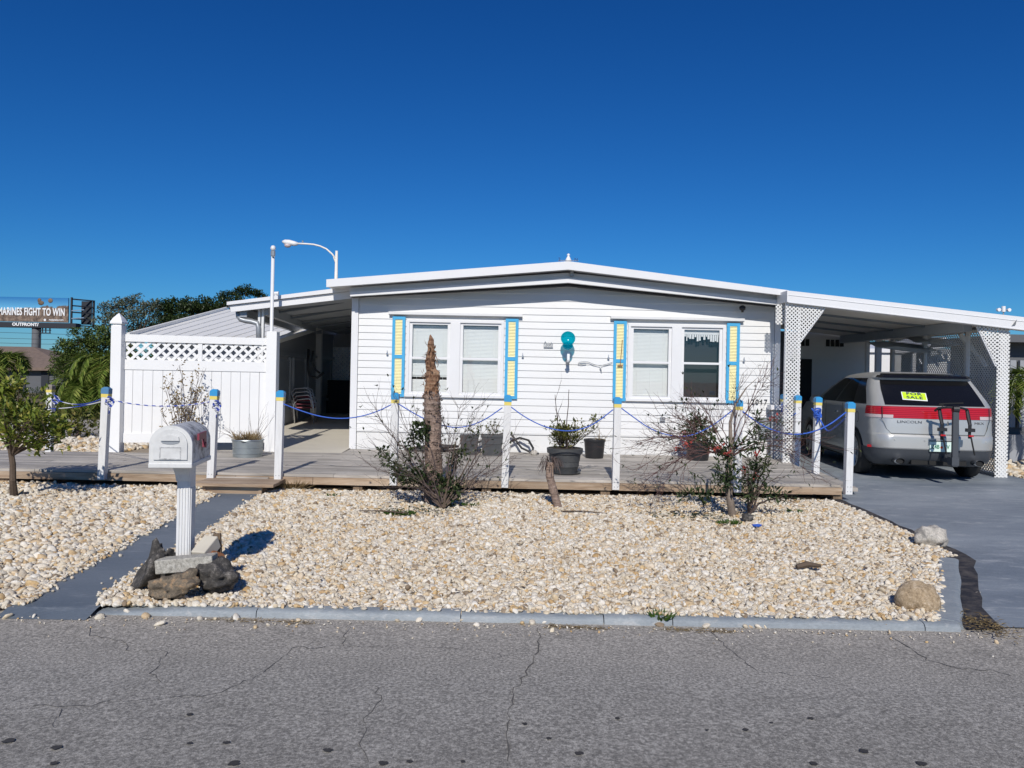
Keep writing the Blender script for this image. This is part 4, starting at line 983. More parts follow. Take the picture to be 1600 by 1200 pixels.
# ropes
def rope(pix, mat, label, r=.0078, knots=()):
    pts = []
    for i in range(len(pix) - 1):
        a, c = at(*pix[i]), at(*pix[i + 1]); pts.append(a)
    pts.append(at(*pix[-1]))
    # smooth
    for _ in range(2):
        q = [pts[0]]
        for a, c in zip(pts, pts[1:]): q += [a.lerp(c, .25), a.lerp(c, .75)]
        pts = q + [pts[-1]]
    b = MB(); b.tube(pts, r, 6)
    kr = random.Random(len(pix))
    for kx, ky, kY in knots:
        c = at(kx, ky, kY)
        for j in range(3):
            ring = [c + Vector((.05 * math.cos(a), -.02 + .03 * math.sin(a * 2 + j), .05 * math.sin(a) + j * .025 - .03)) for a in np.linspace(0, 6.3, 12)]; b.tube(ring, r, 5)
        b.tube([c, c + Vector((.01, -.02, -.08)), c + Vector((-.01, -.01, -.17))], r, 5)
    o = b.build('rope', M[mat], smooth=True, shift=pts[0]); tag(o, label, 'rope', 'ropes strung between the white posts'); return o
def swag(x0, y0, x1, y1, sag, Y0=9.9, Y1=9.9, n=9):
    return [(lerp(x0, x1, i / n), lerp(y0, y1, i / n) + sag * 4 * (i / n) * (1 - i / n), lerp(Y0, Y1, i / n)) for i in range(n + 1)]
rope(swag(83, 622, 157, 624, 9, 12.0, 9.93), 'rope_stripe', 'upper blue and white striped rope between the two leftmost posts', knots=((88, 625, 12.0),))
rope(swag(60, 638, 157, 628, 4, 12.0, 9.93), 'rope_stripe', 'lower blue and white striped rope sagging under another at left')
rope(swag(166, 623, 327, 628, 9), 'rope_stripe', 'striped rope hanging across the front of the white vinyl fence', knots=((172, 628, 9.9), (339, 634, 9.9)))
rope([(440, 630, 9.9), (470, 642, 9.9), (500, 651, 9.9), (530, 654.5, 9.9), (560, 652, 9.9), (590, 643, 9.9), (612, 632, 9.9)], 'rope_blue', 'blue rope swagging across the open patio entrance')
rope([(621, 630, 9.9), (645, 645, 9.9), (672, 659, 9.9), (700, 667.5, 9.9), (725, 668, 9.9), (755, 658, 9.9), (785, 637, 9.9)], 'rope_blue', 'blue rope passing behind the broken palm stump')
rope([(796, 634, 9.9), (820, 652, 9.9), (850, 667, 9.9), (880, 674, 9.9), (905, 672, 9.9), (930, 662, 9.9), (958, 640, 9.9)], 'rope_blue', 'blue rope hanging in front of the plant in the big grey pot')
rope([(971, 638, 9.9), (990, 652, 9.9), (1015, 670, 9.9), (1045, 681, 9.9), (1075, 683, 9.9), (1110, 668, 9.9), (1146, 640, 9.9)], 'rope_blue', 'blue rope hanging behind the bare twigs of the right bush')
rope([(1158, 641, 9.9), (1180, 658, 9.9), (1205, 672, 9.9), (1235, 679.5, 9.9), (1265, 677, 9.9), (1295, 665, 9.9), (1322, 644, 9.9)], 'rope_blue', 'blue rope running to the corner post in front of the carport', .010)
rope([(1268, 638, 11.5), (1278, 650, 11.5), (1288, 668, 11.4), (1294, 675, 11.2), (1308, 665, 10.4), (1322, 652, 9.95)], 'rope_blue', 'blue rope knotted round the deck edge post beside the car', .012, knots=((1277, 645, 11.48),))
rope([(1225, 636, 13.1), (1229, 645, 13.0), (1236, 652, 12.7), (1243, 646, 12.45)], 'rope_blue', 'short blue rope looped between the two posts at the house corner', .012, knots=((1225, 637, 13.13),))
# ------------------------------------------------------------------ white vinyl fence
vf = thing('vinyl_fence', 'tall white vinyl privacy fence with a lattice top beside the patio', 'fence', (-5.5, 12.3, .1))
fa, fb = at(192, 600, 12.25), at(427, 600, 12.75)
def fpt(u, z, d=0):   # u along the fence in metres
    dv = Vector((fb.x - fa.x, fb.y - fa.y, 0)); Lf = dv.length; dv /= Lf; n = Vector((-dv.y, dv.x, 0))
    return Vector((fa.x, fa.y, 0)) + dv * u + n * d + Vector((0, 0, z))
FL = math.hypot(fb.x - fa.x, fb.y - fa.y)
ft = at(192, 522, 12.25).z; flb, fll, fmid = ft - .115, ft - .40, ft - .56
def fbox(b, u0, u1, z0, z1, d0, d1): b.prism([(u0, z0), (u1, z0), (u1, z1), (u0, z1)], d0, d1, lambda u, v, a: fpt(u, v, a))
b = MB(); fbox(b, 0, FL, flb, ft, -.025, .025); b.build('top_rail', M['vinyl'], vf)
b = MB(); fbox(b, 0, FL, fmid, fll, -.028, .028); b.build('middle_rail', M['vinyl'], vf)
zb0 = at(300, 692, 12.4).z; 
b = MB(); fbox(b, 0, FL, zb0, zb0 + .15, -.028, .028); b.build('bottom_rail', M['vinyl'], vf)
b = MB(); u = 0
while u < FL - .02:
    fbox(b, u + .003, min(u + .148, FL) - .003, zb0 + .15, fmid, -.014, .014); u += .148
b.build('panel', M['vinyl'], vf)
b = MB(); lattice(b, [(0, fll), (FL / 2 - .03, fll), (FL / 2 - .03, flb), (0, flb)], .108, .044, .008, lambda u, v, a: fpt(u, v, a)); lattice(b, [(FL / 2 + .03, fll), (FL, fll), (FL, flb), (FL / 2 + .03, flb)], .108, .044, .008, lambda u, v, a: fpt(u, v, a)); fbox(b, FL / 2 - .03, FL / 2 + .03, fll, flb, -.012, .02); b.build('lattice_top', M['vinyl'], vf)
b = MB(); c = at(184, 600, 12.2); w = .083; ztop = at(184, 509, 12.2).z
b.box(c.x - w, c.x + w, 12.2 - w, 12.2 + w, .1, ztop); b.build('post', M['vinyl'], vf, bevel=.006)
b = MB()
for r0, z0, r1, z1 in ((w * .8, 0, w * .8, .03), (w * 1.15, .03, w * 1.15, .06), (w * 1.1, .06, w * .78, .12), (w * .78, .12, .004, .2)):
    b.add([(c.x + sx * r * 1.0, 12.2 + sy * r, ztop + z) for r, z in ((r0, z0), (r1, z1)) for sx, sy in ((-1, -1), (1, -1), (1, 1), (-1, 1))], [(0, 3, 2, 1), (4, 5, 6, 7), (0, 1, 5, 4), (1, 2, 6, 5), (2, 3, 7, 6), (3, 0, 4, 7)])
b.build('finial', M['vinyl'], vf)
b = MB(); c2 = at(424, 600, 12.7); zt2 = at(424, 518, 12.7).z; q0, q1 = at(418, 518, 12.66), at(431, 518, 12.66)
b.box(c2.x - .085, c2.x + .085, 12.66, 12.83, .2, zt2); b.build('post', M['vinyl'], vf, bevel=.005)
# flagpole
fp = thing('flagpole', 'slim white flagpole with a ball top rising behind the fence end post', 'flagpole', at(422.5, 600, 12.9))
p = at(422.5, 600, 12.9); zt_ = at(422.5, 394, 12.9).z
b = MB(); b.tube([(p.x, 12.9, .3), (p.x, 12.9, zt_)], [.033, .028], 10); b.build('pole', M['white'], fp, smooth=True)
b = MB(); b.lathe([(.001, 0), (.03, .01), (.045, .045), (.03, .085), (.001, .095)], 12, None, (p.x, 12.9, zt_ + .02)); b.build('ball', M['white'], fp, smooth=True)
b = MB(); b.tube([(p.x, 12.9, zt_ - .06), (p.x, 12.9, zt_ + .02)], .04, 8); b.tube([(p.x, 12.86, zt_ - .08), (p.x + .05, 12.84, zt_ - .06)], .012, 6); b.build('pulley', M['grey_metal'], fp)
# ------------------------------------------------------------------ mailbox
mbx = thing('mailbox', 'dirty white arched mailbox on a fluted white post among rocks', 'mailbox', (-2.37, 5.5, .06))
mc = at(267, 727, 5.26); w, yb0, yb1 = .137, 5.26, 5.76; z0 = mc.z + .012; ang = R(8)
arch = [(-w, 0), (w, 0), (w, .13)] + [(w * math.cos(a), .13 + .128 * math.sin(a)) for a in np.linspace(.15, math.pi - .15, 15)] + [(-w, .13)]
cv = (mc.x + .0)
Mb = Matrix.Translation((cv, yb0, z0)) @ Matrix.Rotation(ang, 4, 'Z')
def mloc(u, v, a): return Mb @ Vector((u, a, v))
b = MB(); b.prism(arch, .02, .50, mloc); body = b.build('box', M['mailbox'], mbx, auto=35)
b = MB(); sc_ = lambda k, dz=0: [(u * k, (v - .12) * k + .12 + dz) for u, v in arch]
b.prism(sc_(1.02), -.012, .02, mloc); b.build('front_rim', M['flap'], mbx, auto=35)
b = MB(); b.prism(sc_(.80, .004), -.024, -.012, mloc); door = b.build('door', M['flap'], mbx, auto=35)
b = MB(); b.prism([(-.062, .152), (.062, .152), (.05, .14), (.02, .133), (-.02, .133), (-.05, .14)], -.027, -.024, mloc); b.build('slot', M['grey_metal'], door); b = MB(); b.prism([(-.06, .158), (.06, .158), (.055, .186), (0, .198), (-.055, .186)], -.036, -.024, mloc); b.build('handle', M['flap'], door)
b = MB()
for q in (((-.07, .03), (.07, .03), (.07, .037), (-.07, .037)), ((-.07, .11), (.07, .11), (.07, .117), (-.07, .117)), ((-.07, .037), (-.063, .037), (-.063, .11), (-.07, .11)), ((.063, .037), (.07, .037), (.07, .11), (.063, .11))): b.prism(q, -.028, -.024, mloc)
b.build('door_panel', M['mailbox'], door)
b = MB(); b.prism([(-w * 1.04, -.03), (w * 1.04, -.03), (w * 1.04, .004), (-w * 1.04, .004)], -.02, .51, mloc); b.build('base_tray', M['flap'], mbx, bevel=.006)
b = MB(); fx_ = w + .016
b.add([mloc(fx_ + dx, v, a) for dx in (0, .014) for a, v in ((.06, .155), (.06, .20), (.26, .205), (.26, .085), (.20, .095), (.20, .155))], [(5, 4, 3, 2, 1, 0), (6, 7, 8, 9, 10, 11)] + [(i, (i + 1) % 6, 6 + (i + 1) % 6, 6 + i) for i in range(6)])
b.lathe([(.02, 0), (.02, .02)], 10, Mb @ Matrix.Translation((fx_, .23, .11)) @ Matrix.Rotation(R(90), 4, 'Y')); b.build('flag', M['flagred'], mbx)
b = MB(); px_ = at(288, 800, 5.5).x; pw = .047
b.box(px_ - pw, px_ + pw, 5.48, 5.48 + 2 * pw, .02, z0 - .03)
for k in (-.031, -.0105, .0105, .031):
    b.box(px_ + k - .006, px_ + k + .006, 5.473, 5.48, .05, z0 - .2); b.box(px_ + pw, px_ + pw + .007, 5.48 + pw + k - .006, 5.48 + pw + k + .006, .05, z0 - .2)
b.build('post', M['weathered_white'], mbx, bevel=.002)
b = MB(); b.prism([(-.03, -.03), (.066, -.03), (.066, -.15), (.05, -.15), (.03, -.10), (0, -.06)], -.05, .05, lambda u, v, a: Vector((px_ + a, 5.42 + u, z0 + v)))
b.prism([(-.09, -.03), (-.047, -.03), (-.047, -.10), (-.065, -.06)], -.02, .05, lambda u, v, a: Vector((px_ + u, 5.53 + a, z0 + v)))
b.build('bracket', M['weathered_white'], mbx)
# rocks and blocks round the mailbox
def rockobj(name, px, py, Y, r, mat, seed, label, cat='rock', M_=None, rough=.25, zc=None, group=None, sub=4):
    c = at(px, py, Y)
    if zc is not None: c.z = zc
    o = MB().rock(c, r, seed, sub, rough, M_).build(name, M[mat], smooth=False, shift=c)
    o.data.polygons.foreach_set('use_smooth', [True] * len(o.data.polygons)); return tag(o, label, cat, group)
rt = lambda x, y, z: Euler((R(x), R(y), R(z))).to_matrix().to_4x4()
rockobj('rock', 244, 889, 5.45, (.09, .11, .19), 'rock_dark', 1, 'tall black ridged rock leaning at the left of the mailbox post', M_=rt(10, 28, 0), rough=.5)
rockobj('rock', 274, 916, 5.16, (.155, .09, .085), 'rock_brown', 2, 'brown flat faced rock in front of the mailbox block', M_=rt(0, -14, 0), rough=.5)
rockobj('rock', 338, 901, 5.3, (.125, .11, .095), 'rock_dark', 3, 'rounded dark mossy rock right of the mailbox blocks', M_=rt(0, 12, 0), rough=.42)
def slab(name, c, s, rot, mat, label, cat, bev=.008):
    b = MB(); b.box(-s[0], s[0], -s[1], s[1], -s[2], s[2], Matrix.Translation(c) @ rt(*rot)); return tag(b.build(name, M[mat], shift=c, bevel=bev), label, cat)
slab('concrete_block', at(292, 880, 5.32), (.195, .06, .047), (0, -5.5, 2), 'block', 'long rough concrete block lying across the mailbox base', 'block', .006)
slab('concrete_block', at(322, 858, 5.5), (.055, .09, .05), (28, 0, -12), 'concrete', 'smooth pale concrete block tilted against the mailbox post', 'block')
slab('brick', at(339, 872, 5.47), (.05, .06, .028), (10, 25, 30), 'rust', 'rusty orange brick wedged behind the mailbox blocks', 'brick')
slab('wood_stake', at(341, 857, 5.6), (.024, .012, .11), (0, -4, 0), 'pier', 'short grey wooden stake standing by the mailbox blocks', 'stake', .002)
rockobj('rock', 1435, 939, 5.35, (.135, .12, .135), 'rock_tan', 5, 'round tan pitted rock at the gravel corner by the kerb', rough=.16)
rockobj('rock', 1454.5, 840, 7.35, (.145, .13, .125), 'rock_grey', 6, 'pale grey boulder between the gravel and the driveway', rough=.22)
# ------------------------------------------------------------------ pots and planters on the deck
def potgrid(prof, n, c): return MB().lathe(prof, n, None, c)
t = thing('flower_pot', 'large charcoal ribbed flower pot with a green plant on the deck', 'plant pot', Vector((at(882, 740, 10.6).x, 10.6, ZD))); c = t.location
potgrid([(.17, 0), (.172, .02), (.19, .1), (.196, .105), (.20, .17), (.206, .175), (.222, .28), (.246, .285), (.25, .35), (.235, .355), (.228, .33), (.05, .32)], 28, c).build('pot', M['grey_plastic'], t, auto=40)
b = MB(); b.lathe([(.20, .0), (.225, .025), (.22, .028), (.19, .008)], 24, None, c); b.build('saucer', M['grey_plastic'], t)
b = MB(); b.rock(c + Vector((0, 0, .33)), (.222, .222, .03), 3, 3, .15); b.build('soil', M['soil'], t)
rng = random.Random(5)
lb = MB(); tb = MB(); tips = []
for k in range(34):
    a = rng.uniform(0, 6.28); r_ = rng.uniform(0, .13)
    spray(tb, rng, c + Vector((r_ * math.cos(a), r_ * math.sin(a), .33)), (math.cos(a) * .5, math.sin(a) * .5, 1), rng.uniform(.12, .3), .006, 1, tips, .4, .15, .05, (2, 3), .6, 4, 3)
tips2 = []
for x0, dx in ((-.02, -.3), (.02, -.02)): spray(tb, rng, c + Vector((x0, 0, .35)), (dx, .1, 1), .75 if dx < -.1 else .85, .009, 2, tips2, .35, .07, .02, (1, 2), .5, 8, 4)
spray(tb, rng, c + Vector((.08, 0, .35)), (.9, 0, .75), .42, .008, 1, tips, .4, .1, .03, (2, 3), .6, 6, 3)
for p, d, q in tips:
    for j in range(7): lb.leaf(p + Vector((rng.gauss(0, .02), rng.gauss(0, .02), rng.gauss(0, .02))), d + Vector((rng.gauss(0, .8), rng.gauss(0, .8), rng.gauss(0, .5))), rng.uniform(.035, .07), .024, Vector((0, 0, 1)))
leaf_cluster(lb, rng, c + Vector((-.03, 0, .56)), (.1, .1, .1), 120, .06, .022); leaf_cluster(lb, rng, c + Vector((0, 0, .42)), (.18, .16, .07), 130, .055, .022)
tb.build('stem', M['twig'], t); lb.build('foliage', M['leaf_olive'], t)
t = thing('nursery_pot', 'plain black nursery pot with dry stalks against the house wall', 'plant pot', Vector((at(928.5, 716, 12.7).x, 12.7, ZD))); c = t.location
potgrid([(.145, 0), (.15, .02), (.172, .27), (.182, .272), (.184, .31), (.172, .312), (.165, .28), (.05, .27)], 24, c).build('pot', M['black_plastic'], t, auto=40)
b = MB(); tips = []
for k in range(16): spray(b, rng, c + Vector((rng.uniform(0, .15), rng.uniform(-.05, .05), .27)), (rng.uniform(-.1, .7), rng.uniform(-.3, .3), rng.uniform(.2, 1)), rng.uniform(.15, .38), .004, 1, tips, .4, .25, -.1, (1, 2), .7, 5, 3)
b.build('dry_stalks', M['grassy'], t)
lb = MB(); [leaf_cluster(lb, rng, c + Vector((dx, 0, dz_)), (.06, .05, .05), 22, .055, .03) for dx, dz_ in ((-.13, .5), (-.03, .64), (-.2, .42), (.02, .6))]; b = MB(); b.tube([c + Vector((-.3, -.05, .25)), c + Vector((-.15, 0, .45)), c + Vector((0, 0, .64))], .006, 4); b.build('stem', M['twig'], t); lb.build('foliage', M['leaf_olive'], t)
def boxplanter(x0, x1, y, h, label, plant):
    a, c_ = at(x0, 711, y), at(x1, 711, y); w = (c_.x - a.x) / 2; c = Vector(((a.x + c_.x) / 2, y, ZD))
    t = thing('square_planter', label, 'planter', c); b = MB(); d = w * .8
    def ring(k, z): return [(c.x + sx * w * k, c.y + sy * d * k, c.z + z) for sx, sy in ((-1, -1), (1, -1), (1, 1), (-1, 1))]
    lv = [(.88, 0), (.95, h * .55), (1.0, h * .55), (.98, h * .88), (1.06, h * .88), (1.06, h), (.95, h), (.93, h - .04)]
    vs = [p for k, z in lv for p in ring(k, z)]
    b.add(vs, [(i * 4 + j, i * 4 + (j + 1) % 4, (i + 1) * 4 + (j + 1) % 4, (i + 1) * 4 + j) for i in range(len(lv) - 1) for j in range(4)]); b.build('box', M['grey_plastic'], t, bevel=.004)
    b = MB(); b.box(c.x - w * .93, c.x + w * .93, c.y - d * .93, c.y + d * .93, c.z + h - .06, c.z + h - .04); b.build('soil', M['soil'], t)
    lb = MB(); tb = MB(); tips = []
    for k in range(plant): spray(tb, rng, c + Vector((rng.uniform(-w, w) * .85, rng.uniform(-d, d) * .8, h - .05)), (rng.gauss(0, .3), rng.gauss(0, .3), 1), rng.uniform(.08, .22), .004, 1, tips, .5, .2, .05, (1, 2), .6, 4, 3)
    for p, dd, q in tips:
        for j in range(4): lb.leaf(p, dd + Vector((rng.gauss(0, .8), rng.gauss(0, .8), rng.gauss(0, .4))), .045, .022, Vector((0, 0, 1)))
    tb.build('stem', M['twig'], t); lb.build('foliage', M['leaf_olive'], t); return t
boxplanter(719, 747, 12.9, .32, 'smaller square charcoal planter just right of the palm stump', 5)
boxplanter(752, 785, 12.85, .34, 'wider square charcoal planter behind the white post, low plants in it', 16)
t = thing('flower_pot', 'dark pot overflowing with a leafy red flowered plant by the house wall', 'plant pot', Vector((at(1090, 719, 12.7).x, 12.7, ZD))); c = t.location
potgrid([(.17, 0), (.2, .25), (.22, .25), (.225, .3), (.2, .3), (.05, .28)], 22, c).build('pot', M['black_plastic'], t, auto=40)
lb = MB(); leaf_cluster(lb, rng, c + Vector((0, -.02, .5)), (.28, .22, .22), 520, .10, .034, .8); leaf_cluster(lb, rng, c + Vector((-.06, 0, .68)), (.1, .1, .14), 80, .09, .03); lb.build('foliage', M['leaf_dark'], t)
lb = MB(); leaf_cluster(lb, rng, c + Vector((-.22, -.1, .36)), (.13, .1, .14), 70, .05, .03); lb.build('blossom', M['leaf_red'], t)
t = thing('metal_tub', 'small round galvanised tub of dead grass on the deck by the fence', 'tub', Vector((at(387, 712, 11.9).x, 11.9, ZD))); c = t.location
potgrid([(.215, 0), (.22, .05), (.228, .056), (.222, .062), (.225, .14), (.232, .146), (.227, .152), (.232, .25), (.245, .258), (.24, .27), (.22, .26), (.04, .24)], 28, c).build('tub', M['galv'], t, auto=40)
b = MB(); b.rock(c + Vector((0, 0, .25)), (.21, .21, .03), 9, 3, .2); b.build('soil', M['soil'], t)
b = MB(); 
for k in range(420):
    a = rng.uniform(0, 6.28); r_ = rng.uniform(0, .2); p = c + Vector((r_ * math.cos(a), r_ * math.sin(a), .25)); d = Vector((math.cos(a) * rng.uniform(-.3, .9), math.sin(a) * .5, rng.uniform(.3, 1))).normalized(); b.leaf(p, d, rng.uniform(.06, .2), .008, Vector((rng.gauss(0, 1), -1, .3)))
b.build('dead_grass', M['grassy'], t)
b = MB(); tips = []
for k in range(16): a = rng.uniform(0, 6.28); spray(b, rng, c + Vector((.12 * math.cos(a), .12 * math.sin(a), .25)), (math.cos(a) * 1.0 - .5, math.sin(a), rng.uniform(.5, 1.3)), rng.uniform(.2, .5), .004, 1, tips, .35, .1, .02, (1, 2), .6, 5, 3)
b.build('twigs', M['twig'], t)
# hose
b = MB(); q = [at(x, y, Y) for x, y, Y in ((690, 705, 13.15), (720, 702, 13.2), (750, 690, 13.25), (790, 676, 13.28), (800, 680, 13.28), (815, 700, 13.2), (830, 707, 13.1), (842, 709, 13.1))]; b.tube(q, .02, 6); q = [at(x, y, Y) for x, y, Y in ((797, 690, 13.25), (812, 684, 13.27), (826, 688, 13.2), (833, 700, 13.1), (831, 708, 13.05))]; b.tube(q, .02, 6); q = [at(x, 712 + (x - 690) * .012, 13.1) for x in range(640, 860, 12)]; b.tube(q, .022, 6)
for k in range(5): a0 = at(640 + k * 8, 703.5 + k, 13.15); b.tube([a0 + Vector((.28 * math.cos(a) + .2, .12 * math.sin(a), .02 + k * .025)) for a in np.linspace(0, 6.3, 18)], .018, 5)
tag(b.build('garden_hose', M['black_plastic'], smooth=True, shift=at(700, 706, 13.15)), 'black garden hose lying along the foot of the house wall', 'hose')
rockobj('rock', 834, 705, 12.95, (.06, .05, .05), 'rock_grey', 8, 'fist sized pale stone beside the hose end on the deck', zc=ZD + .04, sub=3)
# ------------------------------------------------------------------ silver sport utility car, tail towards the street
SL = [  # z, rear y, front y, half width, rear corner radius
 (.22, .40, 4.50, .80, .12), (.29, .17, 4.62, .88, .16), (.36, .08, 4.70, .925, .22), (.43, .045, 4.73, .94, .26), (.50, .02, 4.74, .95, .28), (.515, .008, 4.745, .954, .28), (.60, .0, 4.75, .957, .28),
 (.69, .004, 4.75, .96, .28), (.715, .02, 4.74, .96, .27), (.73, .058, 4.72, .957, .24), (.82, .062, 4.70, .96, .26), (.90, .066, 4.66, .962, .27), (.97, .072, 4.58, .96, .28), (1.02, .076, 4.50, .957, .28), (1.09, .084, 4.36, .953, .27), (1.15, .096, 3.85, .945, .25),
 (1.17, .12, 3.66, .932, .20), (1.25, .21, 3.42, .91, .19), (1.33, .31, 3.2, .885, .18), (1.41, .41, 2.98, .86, .17), (1.49, .50, 2.74, .83, .16), (1.56, .575, 2.52, .80, .15), (1.585, .58, 2.44, .785, .15),
 (1.60, .50, 2.38, .775, .15), (1.635, .53, 2.25, .74, .16), (1.665, .72, 2.1, .66, .18), (1.685, .92, 1.98, .56, .2), (1.70, 1.2, 1.85, .4, .15)]
taper = lambda y: 1 - .085 * max(0, 1 - y / 1.5) ** 1.6
NRc, NCc, NSc = 20, 6, 40
bow = lambda x, W: .10 * (x / W) ** 2
def csl(z):
    for a, c in zip(SL, SL[1:]):
        if z <= c[0]:
            t = (z - a[0]) / (c[0] - a[0]); return [lerp(p, q, t) for p, q in zip(a, c)]
    return SL[-1]
def rear(x, z):
    s = csl(z); return s[1] + bow(x / .92, s[3])
def outline(s):
    z, yr, yf, Wd, cr = s; cf = min(.3, Wd * .5); P = []
    xe = Wd - cr; b0 = bow(xe, Wd)
    for i in range(NRc + 1): x = lerp(-xe, xe, i / NRc); P.append((x, yr + bow(x, Wd)))
    ye = yr + b0 + cr * 1.05
    for i in range(1, NCc): a = math.pi / 2 * i / NCc; P.append((xe + cr * math.sin(a), ye - (ye - yr - b0) * math.cos(a)))
    for i in range(NSc + 1): P.append((Wd, lerp(ye, yf - cf, i / NSc)))
    for i in range(1, NCc): a = math.pi / 2 * i / NCc; P.append((Wd - cf * (1 - math.cos(a)), yf - cf + cf * math.sin(a)))
    for i in range(NRc + 1): P.append((lerp(Wd - cf, -(Wd - cf), i / NRc), yf))
    for i in range(1, NCc): a = math.pi / 2 * i / NCc; P.append((-(Wd - cf) - cf * math.sin(a), yf - cf * (1 - math.cos(a))))
    for i in range(NSc + 1): P.append((-Wd, lerp(yf - cf, ye, i / NSc)))
    for i in range(1, NCc): a = math.pi / 2 * i / NCc; P.append((-xe - cr * math.cos(a), yr + b0 + (ye - yr - b0) * (1 - math.sin(a))))
    return [Vector((x * taper(y), y, z)) for x, y in P]
rings = [outline(s) for s in SL]; NP = len(rings[0])
I_R0, I_R1 = 0, NRc; I_CR = NRc; I_S0 = NRc + NCc; I_S1 = I_S0 + NSc; I_F0 = I_S1 + NCc; I_F1 = I_F0 + NRc; I_L0 = I_F1 + NCc; I_L1 = I_L0 + NSc
car = thing('parked_car', 'silver sport utility car with a for sale sign parked under the carport', 'car', Vector((at(1467, 700, 11.75).x, 11.75, .082)), rotz=-.125)
b = MB(); vs = [p for r in rings for p in r]
b.add(vs, [(j * NP + i, j * NP + (i + 1) % NP, (j + 1) * NP + (i + 1) % NP, (j + 1) * NP + i) for j in range(len(rings) - 1) for i in range(NP)])
nb = len(rings)
b.add([rings[0][i] for i in range(NP)], [tuple(range(NP - 1, -1, -1))]); b.add([rings[-1][i] for i in range(NP)], [tuple(range(NP))])
# weld the caps
o = b.build('body', M['carpaint'], None, world=False)
bm = bmesh.new(); bm.from_mesh(o.data); bmesh.ops.remove_doubles(bm, verts=bm.verts, dist=1e-5); bmesh.ops.recalc_face_normals(bm, faces=bm.faces); bm.to_mesh(o.data); bm.free()
cut = MB()
for y in (1.0, 3.82):
    for s in (-1, 1): cut.lathe([(.435, 0), (.435, .5)], 40, Matrix.Rotation(R(90), 4, 'Y'), (.62 if s > 0 else -1.12, y, .36))
co_ = cut.build('cutter', M['cardark'], None, world=False)
md = o.modifiers.new('arches', 'BOOLEAN'); md.object = co_; md.operation = 'DIFFERENCE'; md.solver = 'EXACT'
dg = bpy.context.evaluated_depsgraph_get(); dg.update()
me = bpy.data.meshes.new_from_object(o.evaluated_get(dg)); o.modifiers.clear(); old = o.data; o.data = me; bpy.data.objects.remove(co_)
me.materials.clear(); me.materials.append(M['carpaint']); me.polygons.foreach_set('use_smooth', [True] * len(me.polygons)); me.polygons.foreach_set('material_index', [0] * len(me.polygons)); me.set_sharp_from_angle(angle=R(28))
o.parent = car; body = o
def zi(z): return min(range(len(SL)), key=lambda i: abs(SL[i][0] - z))
def patch(name, mat, z0, z1, i0, i1, parent=car, off=.004, smooth=True, test=None):
    """a skin lying just proud of the body between two heights and two outline positions"""
    a0, a1 = zi(z0), zi(z1); mb = MB(); n = i1 - i0 + 1
    def nrm(j, i):
        p = rings[j]; d1 = p[(i + 1) % NP] - p[(i - 1) % NP]; d2 = rings[min(j + 1, len(rings) - 1)][i % NP] - rings[max(j - 1, 0)][i % NP]
        return d1.cross(d2).normalized()
    vs = [rings[j][i % NP] + nrm(j, i) * off for j in range(a0, a1 + 1) for i in range(i0, i1 + 1)]
    fs = [(j * n + i, j * n + i + 1, (j + 1) * n + i + 1, (j + 1) * n + i) for j in range(a1 - a0) for i in range(n - 1) if test is None or test(j / (a1 - a0), i / (n - 1))]
    mb.add(vs, fs); return mb.build(name, M[mat], parent, smooth=smooth, world=False)
I0 = I_L1 + NCc   # same as NP: rear left end
patch('rear_window', 'carblack', 1.17, 1.56, -1, NRc + 1)
patch('spoiler', 'carblack', 1.60, 1.635, -4, NRc + 4, off=.006)
patch('roof_panel', 'carblack', 1.635, 1.665, -3, NRc + 3, off=.005)
tail = patch('tail_light', 'redlens', .97, 1.15, -NCc - 1, NRc + NCc + 1, off=.008)
patch('clear_strip', 'clearlens', .97, 1.02, -NCc - 1, 0, tail, .011); patch('clear_strip', 'clearlens', .97, 1.02, NRc, NRc + NCc + 1, tail, .011)
patch('lower_bumper', 'cardark', .22, .50, -NCc - 3, NRc + NCc + 3, off=.006)
for s0 in (I_S0, I_L0):
    left = s0 == I_L0
    def rngi(f0, f1):
        a, c = (1 - f1, 1 - f0) if left else (f0, f1)
        return s0 + round(a * NSc), s0 + round(c * NSc)
    for f0, f1, t in ((.06, .23, 'q'), (.26, .56, 'r'), (.59, .93, 'f')):
        i0, i1 = rngi(f0, f1)
        tst = None
        if t == 'f': tst = (lambda v, u: (v < .97) and ((u if not left else 1 - u) < 1.0))
        patch('side_window', 'carglass' if t != 'q' else 'carblack', 1.17, 1.585, i0, i1, off=.004, test=tst)
    i0, i1 = rngi(0.02, .98); patch('sill', 'cardark', .29, .36, i0 + 7, i1 - 7, off=.006)
    i0, i1 = rngi(.04, .95); patch('window_surround', 'carblack', 1.17, 1.585, i0, i1, off=.002)
patch('windscreen', 'carglass', 1.17, 1.60, I_F0 - 2, I_F1 + 2)
b = MB()     # panel gaps
def gap(pts, w=.007):
    for p, q in zip(pts, pts[1:]): b.bar(p, q, w, .004)
ed = lambda x, z, o_=.002: Vector((x, rear(x, z) - o_, z))
gap([ed(x, .735, .004) for x in np.linspace(-.66, .70, 9)]); gap([ed(x, z) for x, z in ((-.66, .735), (-.72, .80), (-.76, .9), (-.80, .97))]); gap([ed(x, z) for x, z in ((.70, .735), (.74, .82), (.76, .9), (.79, .97))])
for x in (-.78, .78): gap([ed(x, z, .011) for z in (.97, 1.0, 1.06, 1.11, 1.15)], .009)
for y in (1.62, 2.62, 3.5):
    for sx in (-1, 1): gap([Vector((sx * (csl(z)[3] * taper(y) + .001), y + (.1 * (z - 1.1) if y < 1.7 else 0), z)) for z in (.36, .6, .8, .97, 1.15)])
b.build('panel_gap', M['seam'], car, world=False)
